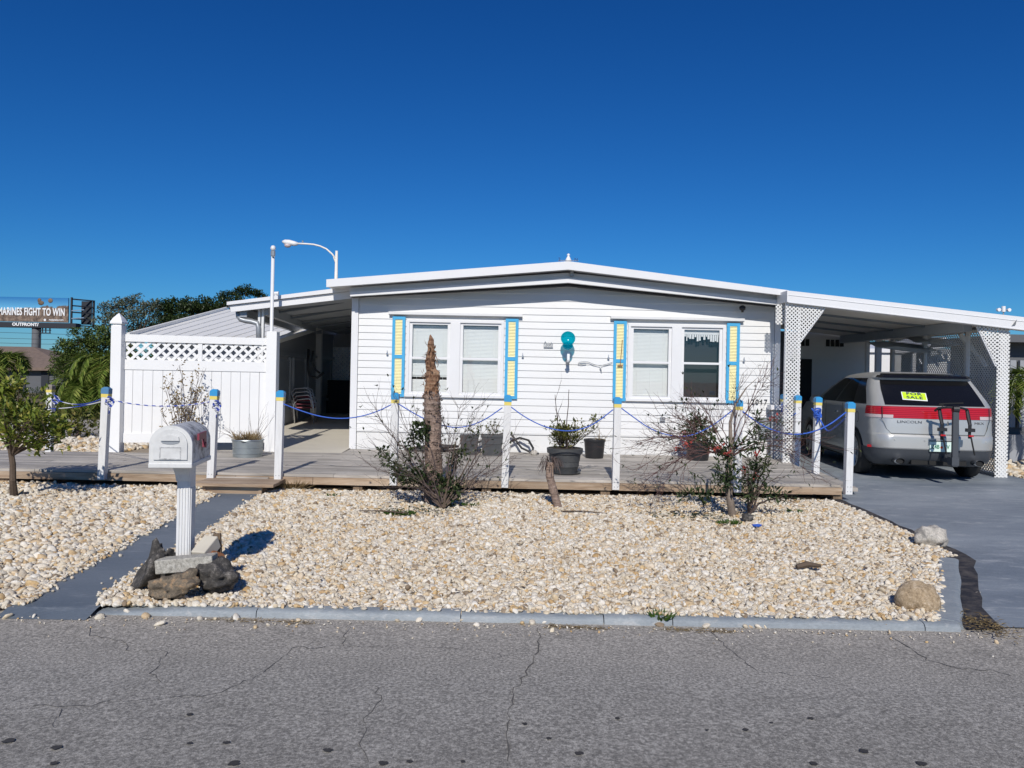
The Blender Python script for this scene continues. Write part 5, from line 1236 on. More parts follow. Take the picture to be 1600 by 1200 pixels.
for sx in (-1, 1):
    for y in (1.85, 2.85): b = MB(); b.bar((sx * .965, y, .99), (sx * .965, y + .2, .99), .03, .028); b.build('door_handle', M['chrome'], car, world=False, bevel=.008)
    b = MB(); b.rock((sx * 1.04, 3.05, 1.17), (.11, .07, .085), 2, 2, .05); b.build('mirror', M['carpaint'], car, smooth=True, world=False)
    b = MB(); b.bar((sx * .962, .55, .995), (sx * .962, .56, .995), .01, .01)
b = MB(); b.lathe([(.085, 0), (.09, .004), (.082, .006), (.079, .003)], 20, Matrix.Rotation(R(-90), 4, 'Y'), (-.957 * taper(.85), .85, .95), cap=False); b.build('fuel_flap', M['cardark'], car, world=False)
b = MB(); b.bar((-.80, .235, .515), (-.93, .34, .515), .03, .035); b.build('reflector', M['redlens'], car, world=False)
for x in (-.55, .60):
    b = MB(); b.lathe([(.052, 0), (.058, .01), (.056, .25), (.048, .25), (.046, .01)], 18, Matrix.Rotation(R(-90), 4, 'X') @ Matrix.Diagonal((1.25, .85, 1, 1)), (x, .02, .315), cap=False); b.build('exhaust', M['chrome'], car, smooth=True, world=False)
    b = MB(); b.lathe([(.046, 0), (.046, .004)], 14, Matrix.Rotation(R(-90), 4, 'X') @ Matrix.Diagonal((1.25, .85, 1, 1)), (x, .05, .315)); b.build('exhaust_hole', M['seam'], car, world=False)
b = MB(); b.box(-.8, .8, .55, 4.3, .2, .26); b.box(-.35, .45, .12, .5, .26, .33); b.build('underside', M['seam'], car, world=False)
b = MB()
for x in (-.62, -.2, .28, .7): b.lathe([(.016, 0), (.014, .006)], 10, Matrix.Rotation(R(90), 4, 'X'), (x, rear(x, .64) - .001, .64))
b.build('parking_sensor', M['carpaint'], car, world=False)
b = MB(); b.bar(ed(.05, 1.205, .012), ed(.42, 1.225, .012), .012, .02); b.bar(ed(.05, 1.205, .014), ed(.1, 1.18, .014), .03, .03); b.build('rear_wiper', M['seam'], car, world=False)
def rtext(name, txt, x, z, size, mat, sx=1.2, bold=0):
    mb = MB(); textmesh(mb, txt, size, face_matrix((x, rear(x, z) - .004, z), (1, (rear(x + .05, z) - rear(x - .05, z)) / .1, 0), (0, rear(x, z + .02) - rear(x, z), .02)), .002, sx, bold); return mb.build(name, M[mat], car, world=False)
rtext('badge', 'LINCOLN', -.40, .915, .055, 'cardark', 1.5); rtext('badge', 'MKX', .62, .915, .05, 'cardark', 1.4)
mb = MB(); mb.lathe([(.001, .004), (.03, .004), (.034, 0)], 4, Matrix.Rotation(R(90), 4, 'X') @ Matrix.Diagonal((.6, 1.3, 1, 1)), (.15, rear(.15, .905) - .002, .905)); mb.build('emblem', M['chrome'], car, world=False)
# number plate
pz0, px0 = .555, .02
b = MB(); yp = rear(px0, pz0) - .015; b.box(px0 - .155, px0 + .155, yp, yp + .012, pz0 - .078, pz0 + .078); pla = b.build('number_plate', M['plate'], car, world=False, bevel=.004)
b = MB(); textmesh(b, 'Z4B', .085, face_matrix((px0 - .075, yp - .002, pz0 - .005), (1, 0, 0), (0, 0, 1)), .001, .8, .002); textmesh(b, 'LV', .085, face_matrix((px0 + .09, yp - .002, pz0 - .005), (1, 0, 0), (0, 0, 1)), .001, .8, .002); b.build('lettering', M['print_green'], pla, world=False)
b = MB(); b.lathe([(.02, 0), (.018, .002)], 12, Matrix.Rotation(R(90), 4, 'X'), (px0 + .015, yp - .001, pz0 - .01)); b.build('plate_emblem', M['orange'], pla, world=False)
b = MB(); b.box(px0 - .16, px0 + .16, yp - .004, yp + .014, pz0 + .078, pz0 + .088); b.build('plate_frame', M['seam'], pla, world=False)
# wheels
def wheel(y, s):
    Mx = Matrix.Rotation(R(90) * s, 4, 'Y'); c = (s * .72, y, .37)
    b = MB(); b.lathe([(.24, .0), (.335, .0), (.365, .02), (.372, .05), (.372, .17), (.362, .205), (.33, .225), (.262, .225), (.255, .2)], 36, Mx, c, cap=False); w = b.build('wheel', M['rubber'], car, smooth=True, world=False)
    b = MB(); b.lathe([(.262, .22), (.25, .225), (.235, .2), (.228, .08), (.06, .06), (.001, .06)], 36, Mx, c, cap=False); b.build('rim_well', M['cardark'], w, smooth=True, world=False)
    b = MB(); b.lathe([(.262, .222), (.264, .23), (.246, .23), (.238, .215)], 36, Mx, c, cap=False)
    T = Matrix.Translation(c) @ Mx
    for k in range(6):
        for dd in (-.13, .13):
            a = 2 * math.pi * k / 6; a2 = a + dd
            b.bar(T @ Vector((.05 * math.cos(a), .05 * math.sin(a), .195)), T @ Vector((.248 * math.cos(a2), .248 * math.sin(a2), .215)), .032, .03)
    b.lathe([(.065, .17), (.065, .2), (.05, .212), (.001, .214)], 16, Mx, c, cap=False); b.build('rim', M['carpaint'], w, world=False)
for y in (1.0, 3.82):
    for s in (-1, 1): wheel(y, s)
b = MB()
for s in (-1, 1): b.box(s * .60 if s < 0 else .60 - .02, s * .60 + (.02 if s < 0 else 0), .5, 1.5, .2, .85)
b.build('wheel_well', M['seam'], car, world=False)
CM = Matrix.Translation(car.location) @ Matrix.Rotation(-.125, 4, 'Z')
# for sale sign taped to the glass
sg = thing('for_sale_sign', 'white edged yellow for sale sign stuck to the rear window of the car', 'sign', CM @ Vector((-.27, rear(-.27, 1.31), 1.31)), rotz=-.125)
def glassframe(x, z):
    ux = Vector((1, (rear(x + .1, z) - rear(x - .1, z)) / .2, 0)).normalized(); uz = Vector((0, rear(x, z + .05) - rear(x, z - .05), .1)).normalized(); return face_matrix((0, 0, 0), ux, uz)
GM = Matrix.Translation((0, -.026, 0)) @ glassframe(-.27, 1.31) @ Matrix.Rotation(R(-4), 4, 'Z')
b = MB(); b.box(-.178, .178, -.098, .098, -.002, 0, GM); b.build('board', M['print_white'], sg, world=False)
b = MB(); b.box(-.165, .165, -.076, .090, .001, .002, GM); b.build('print_panel', M['sign_yellow'], sg, world=False)
b = MB(); textmesh(b, 'FOR', .086, GM @ Matrix.Translation((0, .053, .004)), .001, 1.3, .002, spacing=1.12); textmesh(b, 'SALE', .086, GM @ Matrix.Translation((0, -.036, .004)), .001, 1.22, .002, spacing=1.08); b.build('lettering', M['print_navy'], sg, world=False)
# hitch rack
bk = thing('bicycle_rack', 'dark grey hitch mounted bicycle rack behind the silver car', 'bicycle rack', CM @ Vector((.09, -.33, .31)), rotz=-.125)
b = MB(); b.box(-.043, .043, -.03, .03, -.02, .80); b.build('mast', M['cardark'], bk, world=False, bevel=.01)
b = MB(); b.box(-.03, .03, .03, .75, .02, .08); b.box(-.05, .05, -.035, .12, .0, .12); b.build('receiver_bar', M['cardark'], bk, world=False)
b = MB(); b.tube([(-.22, .17, .80), (-.2, .1, .84), (-.1, .04, .855), (0, 0, .855), (.1, .04, .85), (.2, .1, .83), (.22, .16, .80)], .018, 8); b.lathe([(.05, -.04), (.055, .04)], 14, Matrix.Rotation(R(90), 4, 'Y'), (0, 0, .83)); b.build('top_bar', M['black_plastic'], bk, world=False)
for x, L in ((-.17, .45), (.22, .42)):
    b = MB(); b.tube([(x, .14, .82), (x, .1, .72), (x + .01, .06, .60), (x, .05, .82 - L)], [.026, .03, .026, .02], 8); b.box(x - .05, x + .06, .0, .08, .5, .55); b.build('arm', M['black_plastic'], bk, world=False)
    b = MB(); b.box(x - .035, x + .035, -.012, .0, .43, .455); b.build('clip', M['redlens'], bk, world=False)
    b = MB(); b.tube([(x, .0, .44), (x + .02, -.02, .3), (x + .05, -.02, .16)], .012, 5); b.build('strap', M['seam'], bk, world=False)
# ------------------------------------------------------------------ broken palm trunk
rng = random.Random(21)
pt = thing('palm_stump', 'tall broken dead palm trunk with a splintered tip in front of the left window', 'palm stump', onz(677, 787, .075))
Yp = 9.15
def trunkprof(): return [(800, 677, .125), (770, 677, .114), (740, 677, .105), (700, 677, .101), (660, 676, .099), (640, 675.5, .097), (622, 675, .096), (612, 674.5, .086)]
b = MB(); pts = []; rads = []
for py, px, r in trunkprof(): pts.append(at(px, py, Yp)); rads.append(r)
def roughtube(mb, pts, rads, n, amp, ring=0, seed=0, seg=10):
    P, Rr = [], []
    for i in range(len(pts) - 1):
        for k in range(seg): t = k / seg; P.append(pts[i].lerp(pts[i + 1], t)); Rr.append(lerp(rads[i], rads[i + 1], t))
    P.append(pts[-1]); Rr.append(rads[-1]); vs = []
    for i, (p, r) in enumerate(zip(P, Rr)):
        for k in range(n):
            a = 2 * math.pi * k / n
            q = 1 + amp * mnoise.noise(Vector((math.cos(a) * 1.6, math.sin(a) * 1.6, p.z * 9 + seed))) + amp * .6 * mnoise.noise(Vector((math.cos(a) * 5, math.sin(a) * 5, p.z * 26 + seed))) + (ring if (i % 5) < 2 else 0)
            vs.append(p + Vector((math.cos(a) * r * q, math.sin(a) * r * q, 0)))
    m = len(P); mb.add(vs, [(i * n + k, i * n + (k + 1) % n, (i + 1) * n + (k + 1) % n, (i + 1) * n + k) for i in range(m - 1) for k in range(n)] + [tuple(range((m - 1) * n, m * n))])
roughtube(b, pts, rads, 28, .09, .035)
def palmbark(name, a, c_, d):
    k = NT(name); co = k.coord((1, 1, 1)); n = k.noise(co, 9, 6, .7); w = k.noise(k.coord((3, 3, 30)), 1.2, 5, .7, .5); f = k.noise(k.coord((40, 40, 5)), 1, 4, .7)
    c = k.ramp(w, [(.3, a), (.52, c_), (.72, d)]); c = k.mix(.6, c, k.ramp(n, [(.3, G(.45)), (.7, G(1.35))]), 'MULTIPLY'); c = k.mix(.5, c, k.ramp(f, [(.3, G(.5)), (.7, G(1.3))]), 'MULTIPLY')
    k.set(c, .9); k.bump(k.math('ADD', k.math('ADD', w, f), n), 1, .025); return k.m
M['palmbark'] = palmbark('ringed_palm_bark', (.19, .125, .095, 1), (.36, .26, .205, 1), (.5, .38, .31, 1))
M['splinter'] = palmbark('torn_palm_wood', (.13, .06, .035, 1), (.36, .2, .115, 1), (.6, .42, .27, 1))
b.build('trunk', M['palmbark'], pt, smooth=True)
b = MB(); up = [(616, 674.5, .084), (605, 674, .078), (596, 675, .082), (587, 676, .084), (581, 677, .078), (577, 674, .062), (566, 672.5, .06), (556, 673.5, .052), (549, 673, .042), (538, 673, .040), (531, 674, .03), (527, 673, .02), (523, 672.5, .006)]
roughtube(b, [at(px, py, Yp) for py, px, r in up], [r for _, _, r in up], 22, .28, 0, 5, 6)
for k in range(90):
    py = rng.uniform(540, 625); r = pl(-py, [(-625, .09), (-580, .085), (-572, .06), (-545, .04)]); a = rng.uniform(math.pi, 2 * math.pi); c = at(674, py, Yp) + Vector((math.cos(a) * r, math.sin(a) * r, 0))
    b.leaf(c, Vector((math.cos(a) * .35, math.sin(a) * .35, rng.uniform(-.8, 1.2))), rng.uniform(.03, .1), .022, Vector((math.cos(a), math.sin(a), .2)))
b.build('splintered_top', M['splinter'], pt, smooth=False)
b = MB()
for k in range(420):
    py = rng.uniform(612, 785); r = pl(-py, [(-800, .125), (-740, .112), (-640, .1), (-612, .09)]); a = rng.uniform(0, 6.28); c = at(676, py, Yp) + Vector((math.cos(a) * r, math.sin(a) * r, 0))
    b.leaf(c, Vector((math.cos(a + .6) * .5, math.sin(a + .6) * .5, rng.uniform(.1, .9))), rng.uniform(.015, .032) * (1.5 if py < 650 else 1), .03, Vector((math.cos(a), math.sin(a), -.3)))
b.build('bark_boot', M['palmbark'], pt)
# ------------------------------------------------------------------ shrubs
def bez(a, c, d, n=8): return [a.lerp(c, t).lerp(c.lerp(d, t), t) for t in [i / n for i in range(n + 1)]]
def shrub(name, label, base, targets, twigmat, r0, twiglets, leafclusters, leafm, leafL, leafw, seed, cat='shrub', spread=.45, origin=None, lk=1.15):
    rg_ = random.Random(seed); t = thing(name, label, cat, base); tb = MB(); tips = []
    for tg in targets:
        px, py, Y, lift = tg[:4]; q = at(px, py, Y); n = 8
        ctrl = base.lerp(q, .5) + Vector((rg_.gauss(0, .05), rg_.gauss(0, .05), lift)); o_ = at(*origin) if origin else base; ctrl = (o_.lerp(q, .45) + Vector((rg_.gauss(0, .05), rg_.gauss(0, .05), lift + .12))) if origin else ctrl; pts = bez(o_, ctrl, q, n)
        pts = [p + Vector((rg_.gauss(0, .012), rg_.gauss(0, .012), rg_.gauss(0, .012))) * (i > 0) for i, p in enumerate(pts)]
        rr = [r0 * (1 - .75 * i / n) for i in range(n + 1)]; tb.tube(pts, rr, 5, cap=False)
        for k in range(twiglets):
            i = rg_.randint(3, n); d = (pts[i] - pts[i - 1]).normalized() + Vector((rg_.gauss(0, spread), rg_.gauss(0, spread * .7), rg_.gauss(.1, spread)))
            spray(tb, rg_, pts[i], d, rg_.uniform(.15, .42), max(rr[i] * .55, .003), 1, tips, .6, .17, .03, (1, 3), .65, 6, 3)
    tb.build('branches', M[twigmat], t)
    lb = MB()
    for px, py, Y, rx, rz_, n in leafclusters:
        c = at(px, py, Y); leaf_cluster(lb, rg_, c, (rx * 1.1, rx * .8, rz_ * 1.1), int(n * lk), leafL, leafw, .7)
        for k in range(max(2, n // 25)):
            tb2 = base.lerp(c, .4); 
    for p, d, q in tips:
        if rg_.random() < .16:
            for j in range(2): lb.leaf(p, d + Vector((rg_.gauss(0, .7), rg_.gauss(0, .7), rg_.gauss(0, .4))), leafL * .8, leafw * .8, Vector((0, 0, 1)))
    lb.build('foliage', M[leafm], t)
    return t, tips
base = onz(692, 794, .08)
tg = [(585, 640, 9.2, .05), (578, 690, 9.0, .0), (590, 735, 8.9, .1), (600, 660, 8.8, .1), (610, 700, 9.1, .05), (620, 760, 8.7, .12), (625, 640, 9.4, .1), (640, 670, 9.1, .1), (650, 650, 9.3, .1), (660, 720, 8.6, .1), (640, 745, 8.6, .1),
      (720, 640, 9.3, .1), (735, 660, 9.2, .05), (745, 700, 9.1, 0), (760, 690, 9.2, .05), (780, 660, 9.4, 0), (790, 720, 9.2, .05), (705, 700, 9.3, .1), (725, 720, 8.9, .1), (770, 740, 9.0, .05), (715, 745, 9.1, .05), (700, 670, 9.4, .1), (740, 640, 9.4, .05), (800, 690, 9.4, 0)]
lc = [(655, 678, 9.0, .11, .12, 150), (664, 668, 9.1, .08, .09, 70), (598, 706, 8.95, .06, .05, 30), (610, 722, 8.9, .09, .07, 60), (625, 738, 8.85, .12, .08, 110), (645, 748, 8.8, .13, .09, 150), (662, 742, 8.8, .12, .1, 130), (640, 715, 8.9, .1, .07, 45), (690, 755, 8.85, .11, .1, 100), (708, 765, 8.8, .09, .12, 90), (700, 783, 8.8, .1, .06, 70), (712, 720, 9.0, .08, .08, 60), (722, 705, 9.0, .06, .05, 30), (742, 680, 9.3, .04, .05, 14), (640, 695, 9.0, .12, .06, 40)]
sh1, _ = shrub('sprawling_shrub', 'sprawling half bare shrub with dark leaves round the foot of the palm stump', base, tg, 'twig', .0085, 12, lc, 'leaf_dark', .062, .032, 5)
base2 = onz(1145, 804, .08)
tg = [(990, 735, 8.9, .25), (1000, 760, 8.7, .25), (1010, 700, 9.1, .2), (985, 700, 9.2, .25), (1020, 780, 8.5, .3), (1030, 740, 8.6, .2), (1000, 690, 9.0, .15), (1040, 690, 8.9, .1), (1050, 650, 9.1, .05), (1020, 650, 9.3, .05), (1075, 640, 9.0, 0), (1060, 620, 9.2, 0), (1100, 630, 9.1, 0), (1150, 600, 8.8, 0), (1196, 588, 8.8, 0), (1207, 570, 8.9, 0), (1125, 640, 8.9, 0), (1230, 680, 9.2, .15), (1250, 720, 9.2, .25), (1270, 745, 9.1, .3), (1240, 700, 9.4, .2), (1285, 735, 9.3, .3), (1300, 700, 9.4, .2), (1220, 650, 9.2, .1), (1030, 715, 8.8, .15), (1055, 735, 8.5, .15), (1015, 675, 9.2, .1)]
lc = [(1130, 720, 8.6, .12, .14, 120), (1140, 745, 8.5, .13, .13, 130), (1125, 755, 8.5, .12, .09, 90), (1145, 700, 8.7, .1, .1, 60), (1095, 775, 8.4, .12, .06, 80), (1075, 775, 8.4, .09, .05, 40), (1120, 695, 8.6, .13, .09, 70), (1100, 690, 8.7, .12, .08, 50), (1090, 745, 8.5, .07, .05, 20)]
sh2, tips2 = shrub('flowering_bush', 'bare branched bush with a leaning trunk and red flowers right of the deck centre', base2, tg, 'red_twig', .0075, 13, lc, 'leaf_dark', .07, .026, 9, origin=(1140, 715, 8.68), lk=.75)
b = MB(); roughtube(b, [base2 + Vector((0, 0, -.02)), at(1141, 785, 8.6), at(1137, 760, 8.62), at(1138, 735, 8.65), at(1142, 700, 8.7), at(1141, 660, 8.75), at(1149, 632, 8.77), at(1166, 606, 8.8), at(1184, 590, 8.82)], [.05, .042, .036, .033, .028, .018, .013, .008, .003], 10, .12, 0, 2, 4); b.build('trunk', M['grey_bark'], sh2, smooth=True)
b = MB(); rr = random.Random(8)
for px, py in ((1136, 711), (1140, 706), (1115, 702), (1108, 705), (1125, 697), (1060, 700), (1075, 695)): leaf_cluster(b, rr, at(px, py, 8.55), (.04, .03, .03), 9, .035, .025)
b.build('blossom', M['leaf_red'], sh2)
base3 = onz(1170, 803, .08)
tg = [(1180, 660, 8.7, 0), (1185, 690, 8.6, .05), (1200, 700, 8.8, .05), (1165, 720, 8.5, 0), (1205, 735, 8.6, .1), (1225, 780, 8.7, .15), (1178, 735, 8.5, 0), (1190, 755, 8.6, .05)]
lc = [(1184, 657, 8.75, .04, .06, 26), (1178, 690, 8.7, .08, .11, 60), (1190, 675, 8.8, .07, .06, 34), (1175, 740, 8.6, .1, .13, 120), (1190, 735, 8.6, .09, .12, 100), (1168, 770, 8.5, .09, .1, 90), (1185, 715, 8.7, .09, .1, 70), (1210, 770, 8.6, .12, .05, 60), (1230, 778, 8.7, .12, .04, 40), (1212, 660, 9.2, .06, .04, 20), (1160, 700, 8.6, .07, .08, 40)]
sh3, _ = shrub('flowering_bush', 'slim dark leaved bush with a thin stem just right of the leaning trunk', base3, tg, 'twig', .016, 4, lc, 'leaf_dark', .085, .024, 14, lk=.8)
b = MB()
for px, py in ((1182, 712), (1186, 708), (1163, 735), (1213, 653), (1207, 655), (1180, 745)): leaf_cluster(b, rr, at(px, py, 8.55), (.03, .03, .03), 8, .035, .025)
b.build('blossom', M['leaf_red'], sh3)
b = MB()
for px, py, r in ((655, 752, .022), (640, 720, .014), (720, 745, .02), (735, 715, .013), (712, 690, .015), (700, 740, .024), (668, 760, .02), (745, 745, .013)):
    q = at(px, py, 8.9); P = bez(base, base.lerp(q, .5) + Vector((0, 0, -.03)), q, 6); b.tube(P, [r * (1 - .1 * i) for i in range(7)], 7, cap=False)
b.build('stem', M['bark'], sh1, smooth=True)
# small dead palm stub
cy = thing('dead_cycad', 'small curved dead palm stub with a shaggy dry head below the big pot', 'palm stub', onz(872, 793, .08))
b = MB(); roughtube(b, [at(873, 796, 8.95), at(870, 785, 8.97), at(864, 765, 9.0), at(859.5, 745, 9.02), at(858.5, 733, 9.02), at(860, 722, 9.02)], [.055, .05, .048, .046, .05, .05], 14, .18, .07, 9, 5); b.build('trunk', M['palmbark'], cy, smooth=True)
b = MB(); c = at(861, 722, 9.02)
for k in range(70):
    a = rng.uniform(0, 6.28); p = c + Vector((.03 * math.cos(a), .03 * math.sin(a), rng.uniform(-.04, .04))); d = Vector((math.cos(a), math.sin(a), rng.uniform(-.2, 1.2))); q = p + d.normalized() * rng.uniform(.05, .1); b.leaf(p, d, (q - p).length, .012, Vector((0, 0, 1))); b.leaf(q, Vector((d.x * .5, d.y * .5, -1)), rng.uniform(.06, .15), .012, Vector((d.x, d.y, .2)))
b.build('dead_fronds', M['twig'], cy)
# little leafy tree at the left edge
t = thing('leafy_tree', 'small bright leaved tree growing in the gravel at the left edge', 'tree', onz(22, 775, .08))
c0 = onz(22, 775, .08); b = MB(); tips = []
b.tube([c0, at(20, 750, 8.85), at(20, 725, 8.85), at(16, 700, 8.85), at(8, 670, 8.85)], [.045, .035, .032, .028, .018], 8)
for px, py, Y in ((40, 690, 8.6), (75, 680, 8.5), (95, 690, 8.7), (60, 650, 8.9), (25, 640, 8.8), (0, 630, 8.8), (-15, 660, 8.9), (50, 700, 9.2), (85, 665, 9.0), (10, 610, 8.9), (30, 610, 8.7), (-30, 640, 8.7), (5, 655, 8.3), (40, 660, 8.3)):
    pts = bez(at(19, 712, 8.85), at((px + 19) / 2, (py + 700) / 2 - 5, (Y + 8.85) / 2), at(px, py, Y), 6); b.tube(pts, [.016 * (1 - .12 * i) for i in range(7)], 5, cap=False)
    for i in (3, 4, 5, 6): spray(b, rng, pts[i], (rng.gauss(0, .7), rng.gauss(0, .7), rng.gauss(.4, .5)), rng.uniform(.1, .25), .006, 1, tips, .6, .2, .08, (2, 3), .7, 4, 3)
b.build('trunk', M['bark'], t)
lb = MB()
for p, d, q in tips:
    for j in range(7): lb.leaf(p + Vector((rng.gauss(0, .03), rng.gauss(0, .03), rng.gauss(0, .03))), d + Vector((rng.gauss(0, .8), rng.gauss(0, .8), rng.gauss(.2, .5))), rng.uniform(.05, .1), .042, Vector((rng.gauss(0, .4), rng.gauss(0, .4), 1)))
for px, py, rx, rz_, n in ((10, 605, .12, .08, 60), (30, 600, .09, .05, 40), (30, 640, .22, .12, 150), (70, 660, .2, .1, 120), (5, 660, .25, .15, 160), (60, 685, .22, .09, 110), (95, 670, .1, .06, 40), (-25, 630, .25, .2, 120)): leaf_cluster(lb, rng, at(px, py, 8.7), (rx, rx, rz_), n, .075, .038)
lb.build('crown', M['leaf_bright'], t)
# dry plant in front of the white fence
t = thing('dry_shrub', 'thin dried shrub with curled tan leaves against the white fence', 'shrub', Vector((at(288, 700, 12.0).x, 12.0, ZD))); c = t.location
b = MB(); tips = []
for px, py in ((255, 590), (265, 600), (280, 570), (285, 585), (300, 600), (310, 590), (322, 575), (315, 620), (250, 640), (270, 620), (295, 625), (325, 640), (260, 610), (305, 610)):
    q = at(px, py, 12.0 + rng.uniform(-.15, .1)); pts = bez(c, c.lerp(q, .55) + Vector((rng.gauss(0, .05), 0, .1)), q, 7); b.tube(pts, [.009 * (1 - .11 * i) for i in range(8)], 4, cap=False)
    for i in (2, 3, 4, 5, 6): spray(b, rng, pts[i], (rng.gauss(0, .5), rng.gauss(0, .4), .7), rng.uniform(.08, .22), .004, 1, tips, .5, .15, .05, (1, 3), .7, 4, 3)
b.build('branches', M['twig'], t)
lb = MB()
for p, d, q in tips:
    if p.z < 1.75 and rng.random() < .8:
        for j in range(3): lb.leaf(p + Vector((rng.gauss(0, .02), rng.gauss(0, .02), rng.gauss(0, .02))), d + Vector((rng.gauss(0, .8), rng.gauss(0, .8), rng.gauss(-.3, .5))), rng.uniform(.03, .065), .03, Vector((rng.gauss(0, 1), rng.gauss(0, 1), 1)))
lb.build('foliage', M['leaf_dry'], t)
# tufts and weeds
def tuft(name, label, c, n, L, w, mat, spreadr, cat='tuft'):
    b = MB()
    for k in range(n):
        a = rng.uniform(0, 6.28); r_ = rng.random() ** .5 * spreadr; p = c + Vector((r_ * math.cos(a), r_ * .6 * math.sin(a), 0)); b.leaf(p, Vector((math.cos(a) * .7 + rng.gauss(0, .3), math.sin(a) * .7, rng.uniform(.5, 1.2))), rng.uniform(.5, 1) * L, w, Vector((rng.gauss(0, 1), rng.gauss(0, 1), .3)))
    return tag(b.build(name, M[mat], shift=c), label, cat)
tuft('grass_tuft', 'tuft of dry straw grass beside the right end of the deck step', onz(455, 763, .07) , 240, .22, .008, 'grassy', .2)
tuft('weed', 'small green weed growing from the kerb joint', onz(1034, 969, .03), 60, .085, .016, 'weed', .05, 'weed')
tuft('ground_cover', 'low green weed patch in the gravel below the palm stump', onz(625, 803, .075), 160, .05, .02, 'weed', .17, 'weed')
tuft('ground_cover', 'low green weed patch in the gravel below the leaning trunk', onz(1140, 818, .075), 90, .05, .018, 'weed', .13, 'weed')
def fallen(name, label, px, py, r, n, mat, cat='leaf litter'):
    c = onz(px, py, .095); b = MB()
    for k in range(n):
        p = c + Vector((rng.gauss(0, r), rng.gauss(0, r * .5), rng.uniform(0, .012))); b.leaf(p, Vector((rng.gauss(0, 1), rng.gauss(0, 1), rng.gauss(.1, .15))), rng.uniform(.03, .07), .02, Vector((rng.gauss(0, .3), rng.gauss(0, .3), 1)))
    o = b.build(name, M[mat], shift=c); struct(o, 'stuff', label, cat)
fallen('leaf_litter', 'fallen dark leaves on the gravel under the flowering bush', 1085, 805, .28, 150, 'leaf_dark')
fallen('leaf_litter', 'fallen leaves on the gravel under the sprawling shrub', 650, 797, .25, 110, 'leaf_dark')
c = onz(1262, 886, .10); b = MB(); b.tube([c + Vector((-.09, 0, 0)), c + Vector((0, .01, .02)), c + Vector((.1, -.02, .015))], [.02, .026, .014], 6); tag(b.build('driftwood', M['bark'], shift=c), 'short piece of dark wood lying on the gravel right of centre', 'driftwood')
c = onz(600, 800, .1); b = MB(); b.tube([c + Vector((-.28, .05, 0)), c + Vector((0, .0, .012)), c + Vector((.25, -.06, 0.005))], [.005, .009, .006], 5); tag(b.build('twig', M['bark'], shift=c), 'thin dark twig lying on the gravel left of the palm stump', 'twig')
c = onz(905, 800, .1); b = MB(); b.tube([c + Vector((-.2, .03, 0)), c + Vector((.05, .0, .012)), c + Vector((.3, -.08, 0.005))], [.008, .007, .005], 5); tag(b.build('twig', M['bark'], shift=c), 'thin dark twig lying on the gravel right of the dead palm stub', 'twig')
c = onz(1183, 821, .1); tag(MB().rock(c, (.05, .03, .015), 4, 2, .3).build('litter_scrap', M['rope_blue'], shift=c), 'crumpled pale blue scrap on the gravel by the slim bush', 'litter')
rockobj('rock', 1168, 813, 8.35, (.07, .05, .04), 'rock_dark', 12, 'small black stone on the gravel at the slim bush', sub=3, zc=.11)
b = MB(); rr = random.Random(2)
for q0, q1 in (((0.25, 4.90), (.62, 4.87)), ((1.0, 4.88), (1.45, 4.86)), ((-1.9, 4.9), (-1.2, 4.87))):
    for k in range(150):
        t_ = rr.random(); p = Vector((lerp(q0[0], q1[0], t_), lerp(q0[1], q1[1], t_) + rr.gauss(0, .02), .006 + rr.random() * .006)); b.leaf(p, Vector((rr.gauss(0, 1), rr.gauss(0, .4), .05)), rr.uniform(.015, .05), .006, Vector((0, 0, 1)))
for k in range(260): p = Vector((3.12 + rr.gauss(0, .07), 5.05 + rr.gauss(0, .12), .02 + rr.random() * .02)); b.leaf(p, Vector((rr.gauss(0, 1), rr.gauss(0, 1), .1)), rr.uniform(.02, .06), .01, Vector((0, 0, 1)))
struct(b.build('leaf_litter', M['leaf_dry']), 'stuff', 'dry brown leaf debris gathered in the gutter along the kerb', 'leaf litter')

b = MB(); rr = random.Random(77)
for k in range(330):
    y = rr.uniform(5.2, 9.9); x = rr.uniform(-5.5, 4.0)
    if -3.7 < x < -2.6: continue
    if not (polyA(x, y) or polyB(x, y)): continue
    n = rr.choice((1, 1, 1, 2, 3))
    for j in range(n): b.leaf(Vector((x + rr.gauss(0, .03), y + rr.gauss(0, .03), gz(y) + .034 + rr.random() * .008)), Vector((rr.gauss(0, 1), rr.gauss(0, 1), rr.gauss(0, .15))), rr.uniform(.025, .06), rr.uniform(.008, .02), Vector((rr.gauss(0, .3), rr.gauss(0, .3), 1)))
struct(b.build('leaf_litter', M['bark']), 'stuff', 'scattered dry brown leaf bits lying over the front gravel', 'leaf litter')
for i, (px, py, n, r, lab) in enumerate(((735, 790, 40, .1, 'small green weed in the gravel right of the sprawling shrub'), (1240, 800, 34, .09, 'small green weed in the gravel at the right end of the deck'), (520, 775, 30, .08, 'small green weed in the gravel near the straw tuft'))):
    tuft('weed', lab, onz(px, py, .08), n, .055, .014, 'weed', r, 'weed')
